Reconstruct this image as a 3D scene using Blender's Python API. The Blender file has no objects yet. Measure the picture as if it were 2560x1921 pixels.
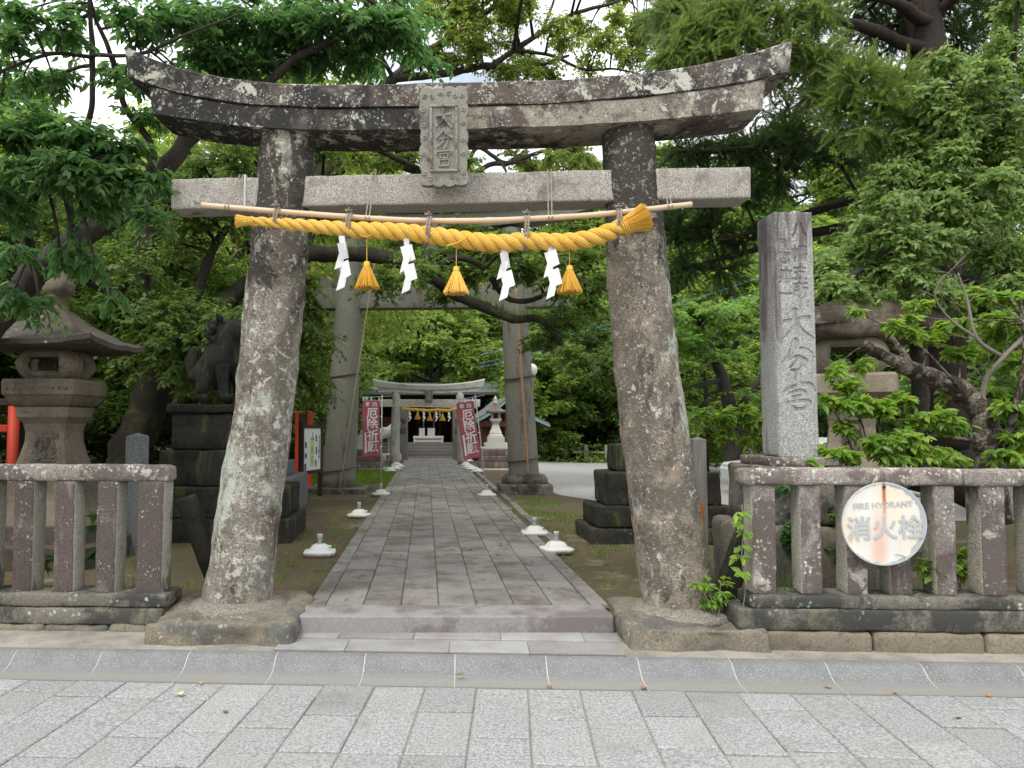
import bpy, bmesh, math, random
import numpy as np
from mathutils import Vector, Matrix, noise as mnoise

# ------------------------------------------------------------------ camera, sky, sun, exposure
scene = bpy.context.scene
COL = scene.collection
cam_data = bpy.data.cameras.new('camera')
cam = bpy.data.objects.new('camera', cam_data); COL.objects.link(cam)
cam_data.sensor_width = 36.0
cam_data.lens = 36.0 * 1919.0 / 2560.0
cam_data.shift_x = 0.084
cam_data.clip_start = 0.05
cam_data.clip_end = 2000
cam.location = (0, 0, 1.62)
cam.rotation_euler = (math.radians(90) + math.atan(108.5 / 1919.0), 0, 0)
scene.camera = cam

SUN_EL, SUN_AZ = 58.0, 215.0          # degrees; azimuth clockwise from +Y (behind the camera, to the left)
world = bpy.data.worlds.new('World'); scene.world = world; world.use_nodes = True
wn = world.node_tree.nodes; wl = world.node_tree.links
bg = wn['Background']; bg.inputs['Strength'].default_value = 0.12
sky = wn.new('ShaderNodeTexSky'); sky.sky_type = 'NISHITA'; sky.sun_disc = False
sky.sun_elevation = math.radians(SUN_EL); sky.sun_rotation = math.radians(SUN_AZ)
sky.air_density = 1.0; sky.dust_density = 2.5; sky.ozone_density = 1.0
wtc = wn.new('ShaderNodeTexCoord'); wmp = wn.new('ShaderNodeMapping'); wmp.inputs['Scale'].default_value = (1.3, 1.3, 3.0)
wns = wn.new('ShaderNodeTexNoise'); wns.inputs['Scale'].default_value = 2.2; wns.inputs['Detail'].default_value = 7; wns.inputs['Roughness'].default_value = 0.6
wrp = wn.new('ShaderNodeValToRGB'); wrp.color_ramp.elements[0].position = 0.24; wrp.color_ramp.elements[1].position = 0.50
wmx = wn.new('ShaderNodeMix'); wmx.data_type = 'RGBA'
wl.new(wtc.outputs['Generated'], wmp.inputs['Vector']); wl.new(wmp.outputs['Vector'], wns.inputs['Vector'])
wl.new(wns.outputs['Fac'], wrp.inputs['Fac']); wl.new(wrp.outputs['Color'], wmx.inputs[0])
wl.new(sky.outputs['Color'], wmx.inputs[6]); wmx.inputs[7].default_value = (9.6, 9.8, 10.1, 1)   # bright cloud cover
wl.new(wmx.outputs[2], bg.inputs['Color'])

sun_data = bpy.data.lights.new('sun', 'SUN'); sun_data.energy = 1.5; sun_data.angle = math.radians(16); sun_data.color = (1.0, 0.95, 0.86)
sun = bpy.data.objects.new('sun', sun_data); COL.objects.link(sun)
_az, _el = math.radians(SUN_AZ), math.radians(SUN_EL)
_d = Vector((math.sin(_az) * math.cos(_el), math.cos(_az) * math.cos(_el), math.sin(_el)))
sun.rotation_euler = _d.to_track_quat('Z', 'Y').to_euler(); sun.location = _d * 40
vs = scene.view_settings
vs.view_transform = 'Standard'; vs.look = 'None'; vs.exposure = 0.7; vs.gamma = 1.0; vs.use_curve_mapping = False
scene.cycles.max_bounces = 8; scene.cycles.diffuse_bounces = 5; scene.cycles.glossy_bounces = 2
scene.cycles.transmission_bounces = 4; scene.cycles.transparent_max_bounces = 6
scene.cycles.caustics_reflective = False; scene.cycles.caustics_refractive = False
scene.cycles.use_denoising = True

# ------------------------------------------------------------------ helpers
R = random.Random(7)
TH = math.radians(-3.0)               # the frontage on the street is turned a little against the path
def FR(u, v, z=0.0):                  # frontage frame -> world
    c, s = math.cos(TH), math.sin(TH)
    return (0.215 + u * c - v * s, 6.0 + u * s + v * c, z)

def thing(name, label, cat, loc=(0, 0, 0), rz=0.0, group=None):
    o = bpy.data.objects.new(name, None); COL.objects.link(o); o.empty_display_size = 0.1
    o.location = loc; o.rotation_euler = (0, 0, rz)
    return tag(o, label, cat, group)
def tag(o, label, cat, group=None):
    o['label'] = label; o['category'] = cat
    if group: o['group'] = group
    return o
def struct(o, kind='structure', label=None):
    o['kind'] = kind
    if label: o['label'] = label
    return o
def mesh_of(name, vf, smooth=False):
    v, f = vf
    me = bpy.data.meshes.new(name); me.from_pydata([tuple(map(float, p)) for p in v], [], [tuple(int(i) for i in q) for q in f]); me.update()
    if smooth:
        me.polygons.foreach_set('use_smooth', [True] * len(me.polygons))
    return me
def put(name, me, mat=None, parent=None, loc=(0, 0, 0), rot=(0, 0, 0), smooth=False, scale=None):
    if isinstance(me, tuple): me = mesh_of(name, me, smooth)
    if mat is not None and len(me.materials) == 0:
        for m in (mat if isinstance(mat, (list, tuple)) else [mat]): me.materials.append(m)
    o = bpy.data.objects.new(name, me); COL.objects.link(o)
    if parent: o.parent = parent
    o.location = loc; o.rotation_euler = rot
    if scale: o.scale = scale
    return o
def copy_tree(o, parent=None):
    kids = list(o.children)
    c = o.copy(); COL.objects.link(c); c.parent = parent
    for ch in kids: copy_tree(ch, c)
    return c
def join(*parts):
    V, F, n = [], [], 0
    for v, f in parts:
        V.extend(v); F.extend([tuple(i + n for i in q) for q in f]); n += len(v)
    return V, F
def xf(vf, loc=(0, 0, 0), rot=(0, 0, 0), sc=(1, 1, 1)):
    from mathutils import Euler
    m = Matrix.Translation(loc) @ Euler(rot).to_matrix().to_4x4() @ Matrix.Diagonal((*sc, 1))
    return [tuple(m @ Vector(p)) for p in vf[0]], vf[1]
def box(x0, x1, y0, y1, z0, z1):
    v = [(x0,y0,z0),(x1,y0,z0),(x1,y1,z0),(x0,y1,z0),(x0,y0,z1),(x1,y0,z1),(x1,y1,z1),(x0,y1,z1)]
    return v, [(0,3,2,1),(4,5,6,7),(0,1,5,4),(1,2,6,5),(2,3,7,6),(3,0,4,7)]
def bbox(x0, x1, y0, y1, z0, z1, b=0.01, seg=1):
    bm = bmesh.new(); v, f = box(x0, x1, y0, y1, z0, z1)
    vs_ = [bm.verts.new(p) for p in v]
    for q in f: bm.faces.new([vs_[i] for i in q])
    bmesh.ops.bevel(bm, geom=list(bm.edges), offset=b, segments=seg, affect='EDGES', profile=0.6)
    bm.verts.index_update()
    out = [tuple(p.co) for p in bm.verts], [tuple(p.index for p in q.verts) for q in bm.faces]
    bm.free(); return out
def fnoise(p, oct=3):
    s, a = 0.0, 1.0
    p = Vector(p)
    for _ in range(oct):
        s += a * mnoise.noise(p); p = p * 2.03 + Vector((3.1, 1.7, 9.2)); a *= 0.5
    return s
def rough_box(x0, x1, y0, y1, z0, z1, r=0.02, step=0.06, amp=0.008, freq=6.0, seed=0, maxn=40, warp=None):
    """box with rounded, worn edges and an uneven hewn surface"""
    c = Vector(((x0+x1)/2, (y0+y1)/2, (z0+z1)/2)); a = Vector(((x1-x0)/2, (y1-y0)/2, (z1-z0)/2))
    r = min(r, min(a) * 0.9)
    V, F, key = [], [], {}
    so = Vector((seed*7.13, seed*3.71, seed*5.37))
    def vert(q):
        k = (round(q[0], 5), round(q[1], 5), round(q[2], 5))
        if k in key: return key[k]
        q = Vector(q)
        inn = Vector([max(-(a[i]-r), min(a[i]-r, q[i])) for i in range(3)])
        d = q - inn; n = d.normalized() if d.length > 1e-9 else Vector((0,0,1))
        p = inn + n * r
        w = p + c + so
        p = p + n * (amp * fnoise(w * freq, 3))
        p = p + c
        if warp: p = Vector(warp(p))
        key[k] = len(V); V.append(tuple(p)); return key[k]
    def knots(h):
        n = max(1, min(maxn, int(math.ceil(2*(h-r)/step))))
        ks = [-h, -h + r*0.35] + [-(h-r) + 2*(h-r)*i/n for i in range(n+1)] + [h - r*0.35, h]
        return ks
    K = [knots(a[i]) for i in range(3)]
    for ax in range(3):
        i1, i2 = (ax+1) % 3, (ax+2) % 3
        for sgn in (-1, 1):
            g = []
            for p1 in K[i1]:
                row = []
                for p2 in K[i2]:
                    q = [0,0,0]; q[ax] = sgn*a[ax]; q[i1] = p1; q[i2] = p2
                    row.append(vert(q))
                g.append(row)
            for i in range(len(g)-1):
                for j in range(len(g[0])-1):
                    q = (g[i][j], g[i+1][j], g[i+1][j+1], g[i][j+1])
                    if sgn < 0: q = q[::-1]
                    q2 = []
                    for t in q:
                        if t not in q2: q2.append(t)
                    if len(q2) >= 3: F.append(tuple(q2))
    return V, F
def lathe(prof, n=32, amp=0.0, freq=5.0, seed=0, cap=True, square=0.0, twist=0.0):
    """prof: list of (r, z) or (rx, ry, cx, cy, z)"""
    V, F = [], []
    for k, p in enumerate(prof):
        if len(p) == 2: rx, ry, cx, cy, z = p[0], p[0], 0, 0, p[1]
        else: rx, ry, cx, cy, z = p
        for i in range(n):
            t = 2*math.pi*i/n + twist
            ct, st = math.cos(t), math.sin(t)
            k2 = 1.0
            if square: k2 = (1-square) + square / max(abs(ct), abs(st))
            d = 1.0
            if amp: d += amp / max(rx, 0.02) * fnoise((ct*rx*freq + seed*5.1, st*ry*freq, z*freq), 3)
            V.append((cx + ct*rx*k2*d, cy + st*ry*k2*d, z))
    for k in range(len(prof)-1):
        for i in range(n):
            j = (i+1) % n
            F.append((k*n+i, k*n+j, (k+1)*n+j, (k+1)*n+i))
    if cap:
        F.append(tuple(range(n-1, -1, -1))); m = (len(prof)-1)*n; F.append(tuple(range(m, m+n)))
    return V, F
def tube(pts, rad, n=8, cap=True, ridge=0.0, amp=0.0, freq=4.0, twist=0.0):
    pts = [Vector(p) for p in pts]; m = len(pts)
    if not isinstance(rad, (list, tuple)): rad = [rad]*m
    V, F = [], []
    t0 = (pts[1]-pts[0]).normalized()
    up = Vector((0,0,1)) if abs(t0.z) < 0.9 else Vector((1,0,0))
    nx = t0.cross(up).normalized()
    for k in range(m):
        t = (pts[min(k+1, m-1)] - pts[max(k-1, 0)]).normalized()
        nx = (nx - t*nx.dot(t)); nx = nx.normalized() if nx.length > 1e-6 else t.orthogonal().normalized()
        ny = t.cross(nx)
        for i in range(n):
            a = 2*math.pi*i/n + twist*k
            r = rad[k]*(1 + (ridge if i % 2 else -ridge))
            p = pts[k] + nx*(math.cos(a)*r) + ny*(math.sin(a)*r)
            if amp: p = p + (p-pts[k]).normalized()*amp*min(1.0, rad[k]/0.12)*fnoise(p*freq, 3)
            V.append(tuple(p))
    for k in range(m-1):
        for i in range(n):
            j = (i+1) % n
            F.append((k*n+i, k*n+j, (k+1)*n+j, (k+1)*n+i))
    if cap: F.append(tuple(range(n-1,-1,-1))); F.append(tuple(range((m-1)*n, m*n)))
    return V, F
def spline(pts, n):
    """Catmull-Rom through the points, any dimension"""
    P = [np.array(p, float) for p in pts]; P = [2*P[0]-P[1]] + P + [2*P[-1]-P[-2]]
    out = []; m = len(P)-3
    for k in range(n):
        s = k/(n-1)*m; i = min(int(s), m-1); t = s-i
        a, b, c, d = P[i], P[i+1], P[i+2], P[i+3]
        out.append(0.5*((2*b)+(c-a)*t+(2*a-5*b+4*c-d)*t*t+(3*b-a-3*c+d)*t**3))
    return out
def prism(poly, y0, y1):
    """polygon in (x, z), extruded from y0 (front) to y1 (back)"""
    n = len(poly)
    V = [(x, y0, z) for x, z in poly] + [(x, y1, z) for x, z in poly]
    F = [tuple(range(n)), tuple(range(2*n-1, n-1, -1))]
    for i in range(n):
        j = (i+1) % n; F.append((i, i+n, j+n, j))
    return V, F
def text_mesh(txt, size=1.0, extrude=0.002, offset=0.0, spacing=1.0, res=3):
    cu = bpy.data.curves.new('txt', 'FONT'); cu.body = txt; cu.size = size; cu.extrude = extrude; cu.offset = offset
    cu.align_x = 'CENTER'; cu.align_y = 'CENTER'; cu.space_character = spacing; cu.resolution_u = res
    o = bpy.data.objects.new('txt', cu); COL.objects.link(o)
    dg = bpy.context.evaluated_depsgraph_get(); dg.update()
    me = bpy.data.meshes.new_from_object(o.evaluated_get(dg))
    bpy.data.objects.remove(o); bpy.data.curves.remove(cu)
    me.materials.clear()
    return me
def text_vf(txt, **k):
    """text standing in the XZ plane, facing -Y"""
    me = text_mesh(txt, **k)
    v = [(p.co.x, -p.co.z, p.co.y) for p in me.vertices]; f = [tuple(q.vertices) for q in me.polygons]
    bpy.data.meshes.remove(me); return v, f
def text_raster(txt, X, Z, cx, cz, size, offset=0.0):
    """soft inside mask of a glyph on the grid X, Z"""
    me = text_mesh(txt, size=size, extrude=0.0, offset=offset); me.calc_loop_triangles()
    co = np.array([p.co[:2] for p in me.vertices]) + np.array([cx, cz]) if len(me.vertices) else np.zeros((0,2))
    M = np.zeros(X.shape, bool)
    for t in me.loop_triangles:
        a, b, c = co[list(t.vertices)]
        d = (b[0]-a[0])*(c[1]-a[1])-(b[1]-a[1])*(c[0]-a[0])
        if abs(d) < 1e-12: continue
        w1 = ((b[0]-X)*(c[1]-Z)-(b[1]-Z)*(c[0]-X))/d; w2 = ((c[0]-X)*(a[1]-Z)-(c[1]-Z)*(a[0]-X))/d
        M |= (w1 >= 0) & (w2 >= 0) & (1-w1-w2 >= 0)
    bpy.data.meshes.remove(me); return M.astype(float)
def stroke_field(X, Z, strokes):
    """signed depth inside brush strokes: strokes = [[(x, z, halfwidth), ...], ...]; >0 inside"""
    best = np.full(X.shape, -1.0)
    for s in strokes:
        pts = spline(s, max(8, len(s)*7)) if len(s) > 2 else [np.array(s[0])*(1-t)+np.array(s[1])*t for t in np.linspace(0, 1, 8)]
        for a, b in zip(pts[:-1], pts[1:]):
            dx, dz = b[0]-a[0], b[1]-a[1]; L2 = dx*dx+dz*dz+1e-12
            t = np.clip(((X-a[0])*dx+(Z-a[1])*dz)/L2, 0, 1)
            w = a[2]+(b[2]-a[2])*t
            d = np.sqrt((X-a[0]-t*dx)**2+(Z-a[1]-t*dz)**2)
            best = np.maximum(best, (w-d)/np.maximum(w, 1e-4)*1.0)
    return best
def grid_vf(X, Y, Z):
    h, w = X.shape
    V = np.stack([X.ravel(), Y.ravel(), Z.ravel()], 1)
    I = np.arange(h*w).reshape(h, w)
    F = np.stack([I[:-1,:-1].ravel(), I[:-1,1:].ravel(), I[1:,1:].ravel(), I[1:,:-1].ravel()], 1)
    return V.tolist(), [tuple(q) for q in F.tolist()]

# ------------------------------------------------------------------ materials
class NT:
    def __init__(s, name):
        s.m = bpy.data.materials.new(name); s.m.use_nodes = True; s.n = s.m.node_tree.nodes; s.l = s.m.node_tree.links
        s.b = s.n['Principled BSDF']; s.out = s.n['Material Output']
        tc = s.n.new('ShaderNodeTexCoord'); oi = s.n.new('ShaderNodeObjectInfo'); s.oi = oi
        ad = s.n.new('ShaderNodeVectorMath'); ad.operation = 'MULTIPLY_ADD'
        cx = s.n.new('ShaderNodeCombineXYZ')
        for i in range(3): s.l.new(oi.outputs['Random'], cx.inputs[i])
        s.l.new(cx.outputs[0], ad.inputs[0]); ad.inputs[1].default_value = (37, 53, 71); s.l.new(tc.outputs['Object'], ad.inputs[2])
        s.vec = ad.outputs[0]; s.obj = tc.outputs['Object']; s.tc = tc
    def mapped(s, scale):
        m = s.n.new('ShaderNodeMapping'); m.inputs['Scale'].default_value = scale; s.l.new(s.vec, m.inputs['Vector']); return m.outputs[0]
    def noise(s, scale, detail=5, rough=0.6, stretch=None, dist=0.0):
        t = s.n.new('ShaderNodeTexNoise'); t.inputs['Scale'].default_value = scale; t.inputs['Detail'].default_value = detail
        t.inputs['Roughness'].default_value = rough; t.inputs['Distortion'].default_value = dist
        s.l.new(s.mapped(stretch) if stretch else s.vec, t.inputs['Vector']); return t.outputs['Fac']
    def voro(s, scale, stretch=None, feature='F1', rnd=1.0):
        t = s.n.new('ShaderNodeTexVoronoi'); t.feature = feature; t.inputs['Scale'].default_value = scale; t.inputs['Randomness'].default_value = rnd
        s.l.new(s.mapped(stretch) if stretch else s.vec, t.inputs['Vector']); return t.outputs['Distance']
    def ramp(s, fac, a, b, inv=False):
        t = s.n.new('ShaderNodeMapRange'); t.inputs[1].default_value = a; t.inputs[2].default_value = b
        t.inputs[3].default_value = 1.0 if inv else 0.0; t.inputs[4].default_value = 0.0 if inv else 1.0
        s.l.new(fac, t.inputs[0]); return t.outputs[0]
    def math(s, op, a, b=None):
        t = s.n.new('ShaderNodeMath'); t.operation = op
        for i, v in enumerate((a, b)):
            if v is None: continue
            if isinstance(v, (int, float)): t.inputs[i].default_value = v
            else: s.l.new(v, t.inputs[i])
        return t.outputs[0]
    def mix(s, fac, a, b):
        t = s.n.new('ShaderNodeMix'); t.data_type = 'RGBA'
        for i, v in ((0, fac), (6, a), (7, b)):
            if isinstance(v, (int, float)): t.inputs[i].default_value = v
            elif isinstance(v, (tuple, list)): t.inputs[i].default_value = (*v[:3], 1)
            else: s.l.new(v, t.inputs[i])
        return t.outputs[2]
    def axis(s, i):
        t = s.n.new('ShaderNodeSeparateXYZ'); s.l.new(s.obj, t.inputs[0]); return t.outputs[i]
    def scale_by(s, col, fac):
        t = s.n.new('ShaderNodeVectorMath'); t.operation = 'SCALE'; s.l.new(col, t.inputs[0])
        if isinstance(fac, (int, float)): t.inputs['Scale'].default_value = fac
        else: s.l.new(fac, t.inputs['Scale'])
        return t.outputs[0]
    def finish(s, col, rough=0.85, bump=None, bstr=0.3, bdist=0.01, spec=0.3):
        if isinstance(col, (tuple, list)): s.b.inputs['Base Color'].default_value = (*col[:3], 1)
        else: s.l.new(col, s.b.inputs['Base Color'])
        if isinstance(rough, (int, float)): s.b.inputs['Roughness'].default_value = rough
        else: s.l.new(rough, s.b.inputs['Roughness'])
        s.b.inputs['Specular IOR Level'].default_value = spec
        if bump is not None:
            t = s.n.new('ShaderNodeBump'); t.inputs['Strength'].default_value = bstr; t.inputs['Distance'].default_value = bdist
            s.l.new(bump, t.inputs['Height']); s.l.new(t.outputs[0], s.b.inputs['Normal'])
        return s.m

def plain(name, col, rough=0.6, var=0.12, nscale=8, spec=0.3, bump=0.0):
    t = NT(name); n = t.noise(nscale, 5)
    c = t.mix(n, tuple(x*(1-var) for x in col), tuple(min(1, x*(1+var)) for x in col))
    return t.finish(c, rough, n if bump else None, bump, 0.005, spec)

def stone(name, base, grain=(0.6, 1.35), gscale=160, layers=(), spots=(), bump=0.5, bscale=30, objvar=0.15, bdist=0.008):
    """weathered stone: speckled base, stain layers (colour, noise scale, start, end, stretch), lichen spots (colour, scale, size, patchiness)"""
    t = NT(name)
    g = t.noise(gscale, 3, 0.7)
    big = t.noise(2.3, 5, 0.6)
    c = t.mix(t.ramp(g, 0.40, 0.60), tuple(x*grain[0] for x in base), tuple(min(0.9, x*grain[1]) for x in base))
    c = t.mix(t.ramp(t.noise(gscale*0.3, 4, 0.75), 0.56, 0.66), c, t.scale_by(c, 0.62))
    c = t.mix(t.ramp(big, 0.35, 0.7), c, t.mix(0.5, c, tuple(x*0.72 for x in base)))
    for L in layers:
        col, sc, a, b = L[:4]; st = L[4] if len(L) > 4 else None
        n = t.noise(sc, 9, 0.72, st, 0.4)
        if len(L) > 5:          # (axis, from, to, weight): more of the stain towards one end of the stone
            ax, z0, z1, wt = L[5]; n = t.math('ADD', n, t.math('MULTIPLY', t.ramp(t.axis(ax), z0, z1), wt))
        f = t.ramp(n, a, b)
        c = t.mix(f, c, t.mix(t.ramp(g, 0.3, 0.7), tuple(x*0.8 for x in col), tuple(min(0.9, x*1.2) for x in col)))
    for (col, sc, size, patch) in spots:
        v = t.voro(sc); w = t.noise(sc*3.1, 4, 0.7)
        d = t.math('ADD', v, t.math('MULTIPLY', t.math('SUBTRACT', w, 0.5), 1.1))
        msk = t.ramp(t.noise(sc*0.16, 4), patch, patch+0.12)
        f = t.math('MULTIPLY', t.ramp(d, size, size+0.06, True), msk)
        c = t.mix(f, c, col)
    ov = t.math('ADD', t.math('MULTIPLY', t.oi.outputs['Random'], 2*objvar), 1-objvar)
    c = t.scale_by(c, ov)
    h = t.math('ADD', t.math('MULTIPLY', t.noise(bscale, 6, 0.7), 1.0), t.math('MULTIPLY', g, 0.35))
    return t.finish(c, 0.9, h, bump, bdist, 0.25)

LICH = (0.50, 0.52, 0.45); LICHG = (0.36, 0.42, 0.36); PURP = (0.115, 0.082, 0.08); BLK = (0.035, 0.033, 0.032)
M = {}
CRUST = (0.47, 0.47, 0.40)
M['lintel'] = stone('lintel_stone', (0.24, 0.22, 0.20), (0.55, 1.4), 100, layers=[((0.105, 0.085, 0.074), 1.3, 0.42, 0.50), ((0.19, 0.165, 0.15), 9, 0.56, 0.60), ((0.055, 0.045, 0.04), 11, 0.58, 0.62), ((0.26, 0.24, 0.21), 3.0, 0.57, 0.64), (BLK, 1.8, 0.51, 0.60, (1, 1, 0.7), (0, 1.0, -2.4, 0.10)), (CRUST, 6, 0.56, 0.59), ((0.38, 0.39, 0.34), 20, 0.58, 0.62), ((0.48, 0.46, 0.33), 5, 0.66, 0.69)],
    spots=[(LICH, 11, 0.20, 0.52), ((0.46, 0.45, 0.36), 42, 0.2, 0.46)], bump=0.9, bscale=24, bdist=0.012)
M['lintel_low'] = stone('lower_lintel_stone', (0.31, 0.28, 0.23), (0.6, 1.35), 100, layers=[((0.11, 0.085, 0.076), 1.5, 0.50, 0.56, None, (0, 1.0, -1.8, 0.17)), ((0.06, 0.05, 0.043), 10, 0.59, 0.63), (BLK, 1.6, 0.50, 0.60, (1, 1, 0.45), (0, 1.0, -2.2, 0.13)), ((0.40, 0.34, 0.25), 3.2, 0.58, 0.64), (CRUST, 7, 0.585, 0.615), ((0.40, 0.40, 0.35), 24, 0.61, 0.65)],
    spots=[(LICH, 13, 0.20, 0.54), (LICHG, 40, 0.22, 0.50)], bump=0.9, bscale=24, bdist=0.012)
M['pillar'] = stone('pillar_stone', (0.255, 0.23, 0.19), (0.5, 1.45), 75, layers=[((0.135, 0.118, 0.095), 2.2, 0.48, 0.53, (1, 1, 0.5)), ((0.27, 0.22, 0.165), 1.6, 0.57, 0.62), (CRUST, 30, 0.60, 0.64), ((0.37, 0.39, 0.335), 1.9, 0.53, 0.575, (1, 1, 0.6)), ((0.46, 0.45, 0.40), 12, 0.545, 0.585), ((0.085, 0.066, 0.05), 3.6, 0.565, 0.605, (1, 1, 0.42)), ((0.052, 0.046, 0.039), 2.6, 0.605, 0.645, (1, 1, 0.5), (2, 2.6, 3.3, 0.19)), ((0.21, 0.195, 0.165), 14, 0.56, 0.60), ((0.42, 0.41, 0.36), 30, 0.60, 0.64)],
    spots=[(LICH, 24, 0.16, 0.52), ((0.36, 0.25, 0.07), 16, 0.10, 0.62)], bump=1.0, bscale=26, objvar=0.04, bdist=0.018)
M['pillar_brown'] = stone('pillar_stone_brown', (0.235, 0.20, 0.155), (0.5, 1.45), 75, layers=[((0.135, 0.118, 0.095), 2.2, 0.48, 0.53, (1, 1, 0.5)), ((0.27, 0.22, 0.165), 1.6, 0.57, 0.62), (CRUST, 30, 0.60, 0.64), ((0.37, 0.39, 0.335), 1.9, 0.575, 0.62, (1, 1, 0.6)), ((0.46, 0.45, 0.40), 12, 0.585, 0.62), ((0.085, 0.066, 0.05), 3.6, 0.565, 0.605, (1, 1, 0.42)), ((0.052, 0.046, 0.039), 2.6, 0.605, 0.645, (1, 1, 0.5), (2, 2.6, 3.3, 0.19)), ((0.21, 0.195, 0.165), 14, 0.56, 0.60), ((0.42, 0.41, 0.36), 30, 0.60, 0.64)],
    spots=[(LICH, 24, 0.16, 0.52), ((0.36, 0.25, 0.07), 16, 0.10, 0.62)], bump=1.0, bscale=26, objvar=0.04, bdist=0.018)
M['granite'] = stone('granite_pale', (0.38, 0.355, 0.315), (0.5, 1.4), 110, layers=[((0.21, 0.19, 0.165), 3.0, 0.58, 0.66), ((0.13, 0.10, 0.095), 1.6, 0.60, 0.65), (BLK, 4, 0.65, 0.69)], bump=0.9, bscale=60, objvar=0.02)
M['plaque'] = stone('plaque_stone', (0.31, 0.30, 0.26), (0.6, 1.25), 150, layers=[((0.15, 0.14, 0.125), 5, 0.53, 0.62), ((0.12, 0.09, 0.085), 4, 0.57, 0.63)], spots=[(LICH, 40, 0.2, 0.56)], bump=0.35, bscale=60, objvar=0.0)
M['monument'] = stone('monument_granite', (0.36, 0.36, 0.345), (0.45, 1.5), 120, layers=[((0.15, 0.128, 0.125), 4, 0.56, 0.66, (1.6, 1.6, 0.22), (2, 0.9, 2.0, 0.13)), (LICHG, 5, 0.62, 0.72)], spots=[((0.50, 0.50, 0.36), 9, 0.2, 0.60)], bump=0.5, bscale=60, objvar=0.0)
M['fence_front'] = stone('fence_purple', (0.098, 0.077, 0.071), (0.6, 1.4), 110, layers=[((0.20, 0.175, 0.16), 2.6, 0.55, 0.64, (1, 1, 0.35)), ((0.065, 0.062, 0.07), 3, 0.6, 0.68, (1, 1, 0.3)), ((0.40, 0.40, 0.36), 14, 0.64, 0.67)], spots=[(LICH, 45, 0.2, 0.53), (LICH, 16, 0.12, 0.58)], bump=0.8, bscale=40)
M['fence_side'] = stone('fence_side', (0.36, 0.34, 0.285), (0.55, 1.3), 100, layers=[((0.13, 0.12, 0.10), 4, 0.56, 0.62, (1, 1, 0.4)), ((0.48, 0.46, 0.39), 8, 0.60, 0.66)], bump=0.8, bscale=40)
M['fence_pale'] = stone('fence_pale', (0.25, 0.22, 0.20), (0.6, 1.35), 100, layers=[((0.115, 0.092, 0.084), 2.4, 0.45, 0.52, (1, 1, 0.45)), ((0.37, 0.345, 0.31), 6, 0.57, 0.62), ((0.42, 0.41, 0.36), 20, 0.62, 0.66)], spots=[(LICH, 26, 0.2, 0.50)], bump=0.8, bscale=40)
M['rail'] = stone('rail_stone', (0.27, 0.24, 0.215), (0.5, 1.45), 110, layers=[((0.13, 0.104, 0.095), 2.2, 0.47, 0.54), ((0.44, 0.42, 0.36), 6, 0.575, 0.63), (CRUST, 18, 0.60, 0.64)], spots=[(LICH, 20, 0.2, 0.46), ((0.42, 0.42, 0.28), 34, 0.2, 0.52)], bump=0.9, bscale=30)
M['basebeam'] = stone('mossy_base_stone', (0.175, 0.16, 0.13), (0.7, 1.25), 90, layers=[((0.055, 0.054, 0.048), 2.5, 0.46, 0.56), ((0.16, 0.15, 0.085), 5, 0.58, 0.7)], spots=[(LICHG, 22, 0.24, 0.53)], bump=0.7, bscale=25)
M['sandstone'] = stone('sandstone', (0.23, 0.195, 0.145), (0.8, 1.2), 90, layers=[((0.12, 0.095, 0.065), 4, 0.55, 0.68)], bump=0.8, bscale=25)
M['rock'] = stone('foundation_rock', (0.19, 0.165, 0.125), (0.75, 1.25), 70, layers=[((0.10, 0.10, 0.09), 3, 0.50, 0.60), ((0.26, 0.23, 0.14), 5, 0.60, 0.68)], spots=[(LICHG, 18, 0.22, 0.55)], bump=0.8, bscale=18)
M['mortar'] = stone('mortar', (0.27, 0.25, 0.21), (0.6, 1.4), 70, layers=[((0.17, 0.16, 0.13), 4, 0.52, 0.66)], bump=1.0, bscale=70)
M['lantern'] = stone('lantern_sandstone', (0.20, 0.165, 0.12), (0.7, 1.2), 110, layers=[((0.11, 0.095, 0.072), 2.5, 0.48, 0.60, (1, 1, 0.6)), ((0.07, 0.066, 0.05), 5, 0.60, 0.66), ((0.25, 0.24, 0.20), 9, 0.63, 0.67)], bump=0.4, bscale=40)
M['lantern_roof'] = stone('lantern_roof_stone', (0.09, 0.073, 0.06), (0.75, 1.25), 80, layers=[((0.06, 0.055, 0.045), 3, 0.5, 0.62), ((0.11, 0.115, 0.05), 4, 0.60, 0.70)], spots=[(LICHG, 18, 0.22, 0.55)], bump=0.8, bscale=22)
M['darkstone'] = stone('shade_darkened_stone', (0.033, 0.031, 0.024), (0.7, 1.3), 80, layers=[((0.016, 0.016, 0.014), 3, 0.46, 0.56), ((0.07, 0.075, 0.03), 4, 0.54, 0.64, (1, 1, 0.3)), ((0.13, 0.14, 0.12), 7, 0.64, 0.68)], bump=0.7, bscale=20)  # base colour lowered to carry tree shade over statue and pedestals; moss, lichen layered
M['concrete'] = stone('torii_concrete', (0.19, 0.185, 0.155), (0.75, 1.2), 60, layers=[((0.095, 0.075, 0.07), 1.6, 0.56, 0.64, (1, 1, 0.2)), ((0.15, 0.165, 0.12), 2, 0.52, 0.62), ((0.05, 0.05, 0.045), 9, 0.66, 0.70)], bump=0.35, bscale=25)
M['far_granite'] = stone('far_torii_granite', (0.46, 0.45, 0.41), (0.8, 1.15), 60, layers=[((0.25, 0.24, 0.21), 2, 0.5, 0.66)], bump=0.3)
M['white_stone'] = stone('white_granite', (0.55, 0.54, 0.51), (0.85, 1.1), 80, layers=[((0.33, 0.31, 0.28), 3, 0.56, 0.7)], bump=0.3)
M['red_block'] = stone('reddish_block', (0.17, 0.125, 0.115), (0.8, 1.2), 40, layers=[((0.28, 0.26, 0.23), 2.5, 0.56, 0.68)], bump=0.5)
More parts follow.
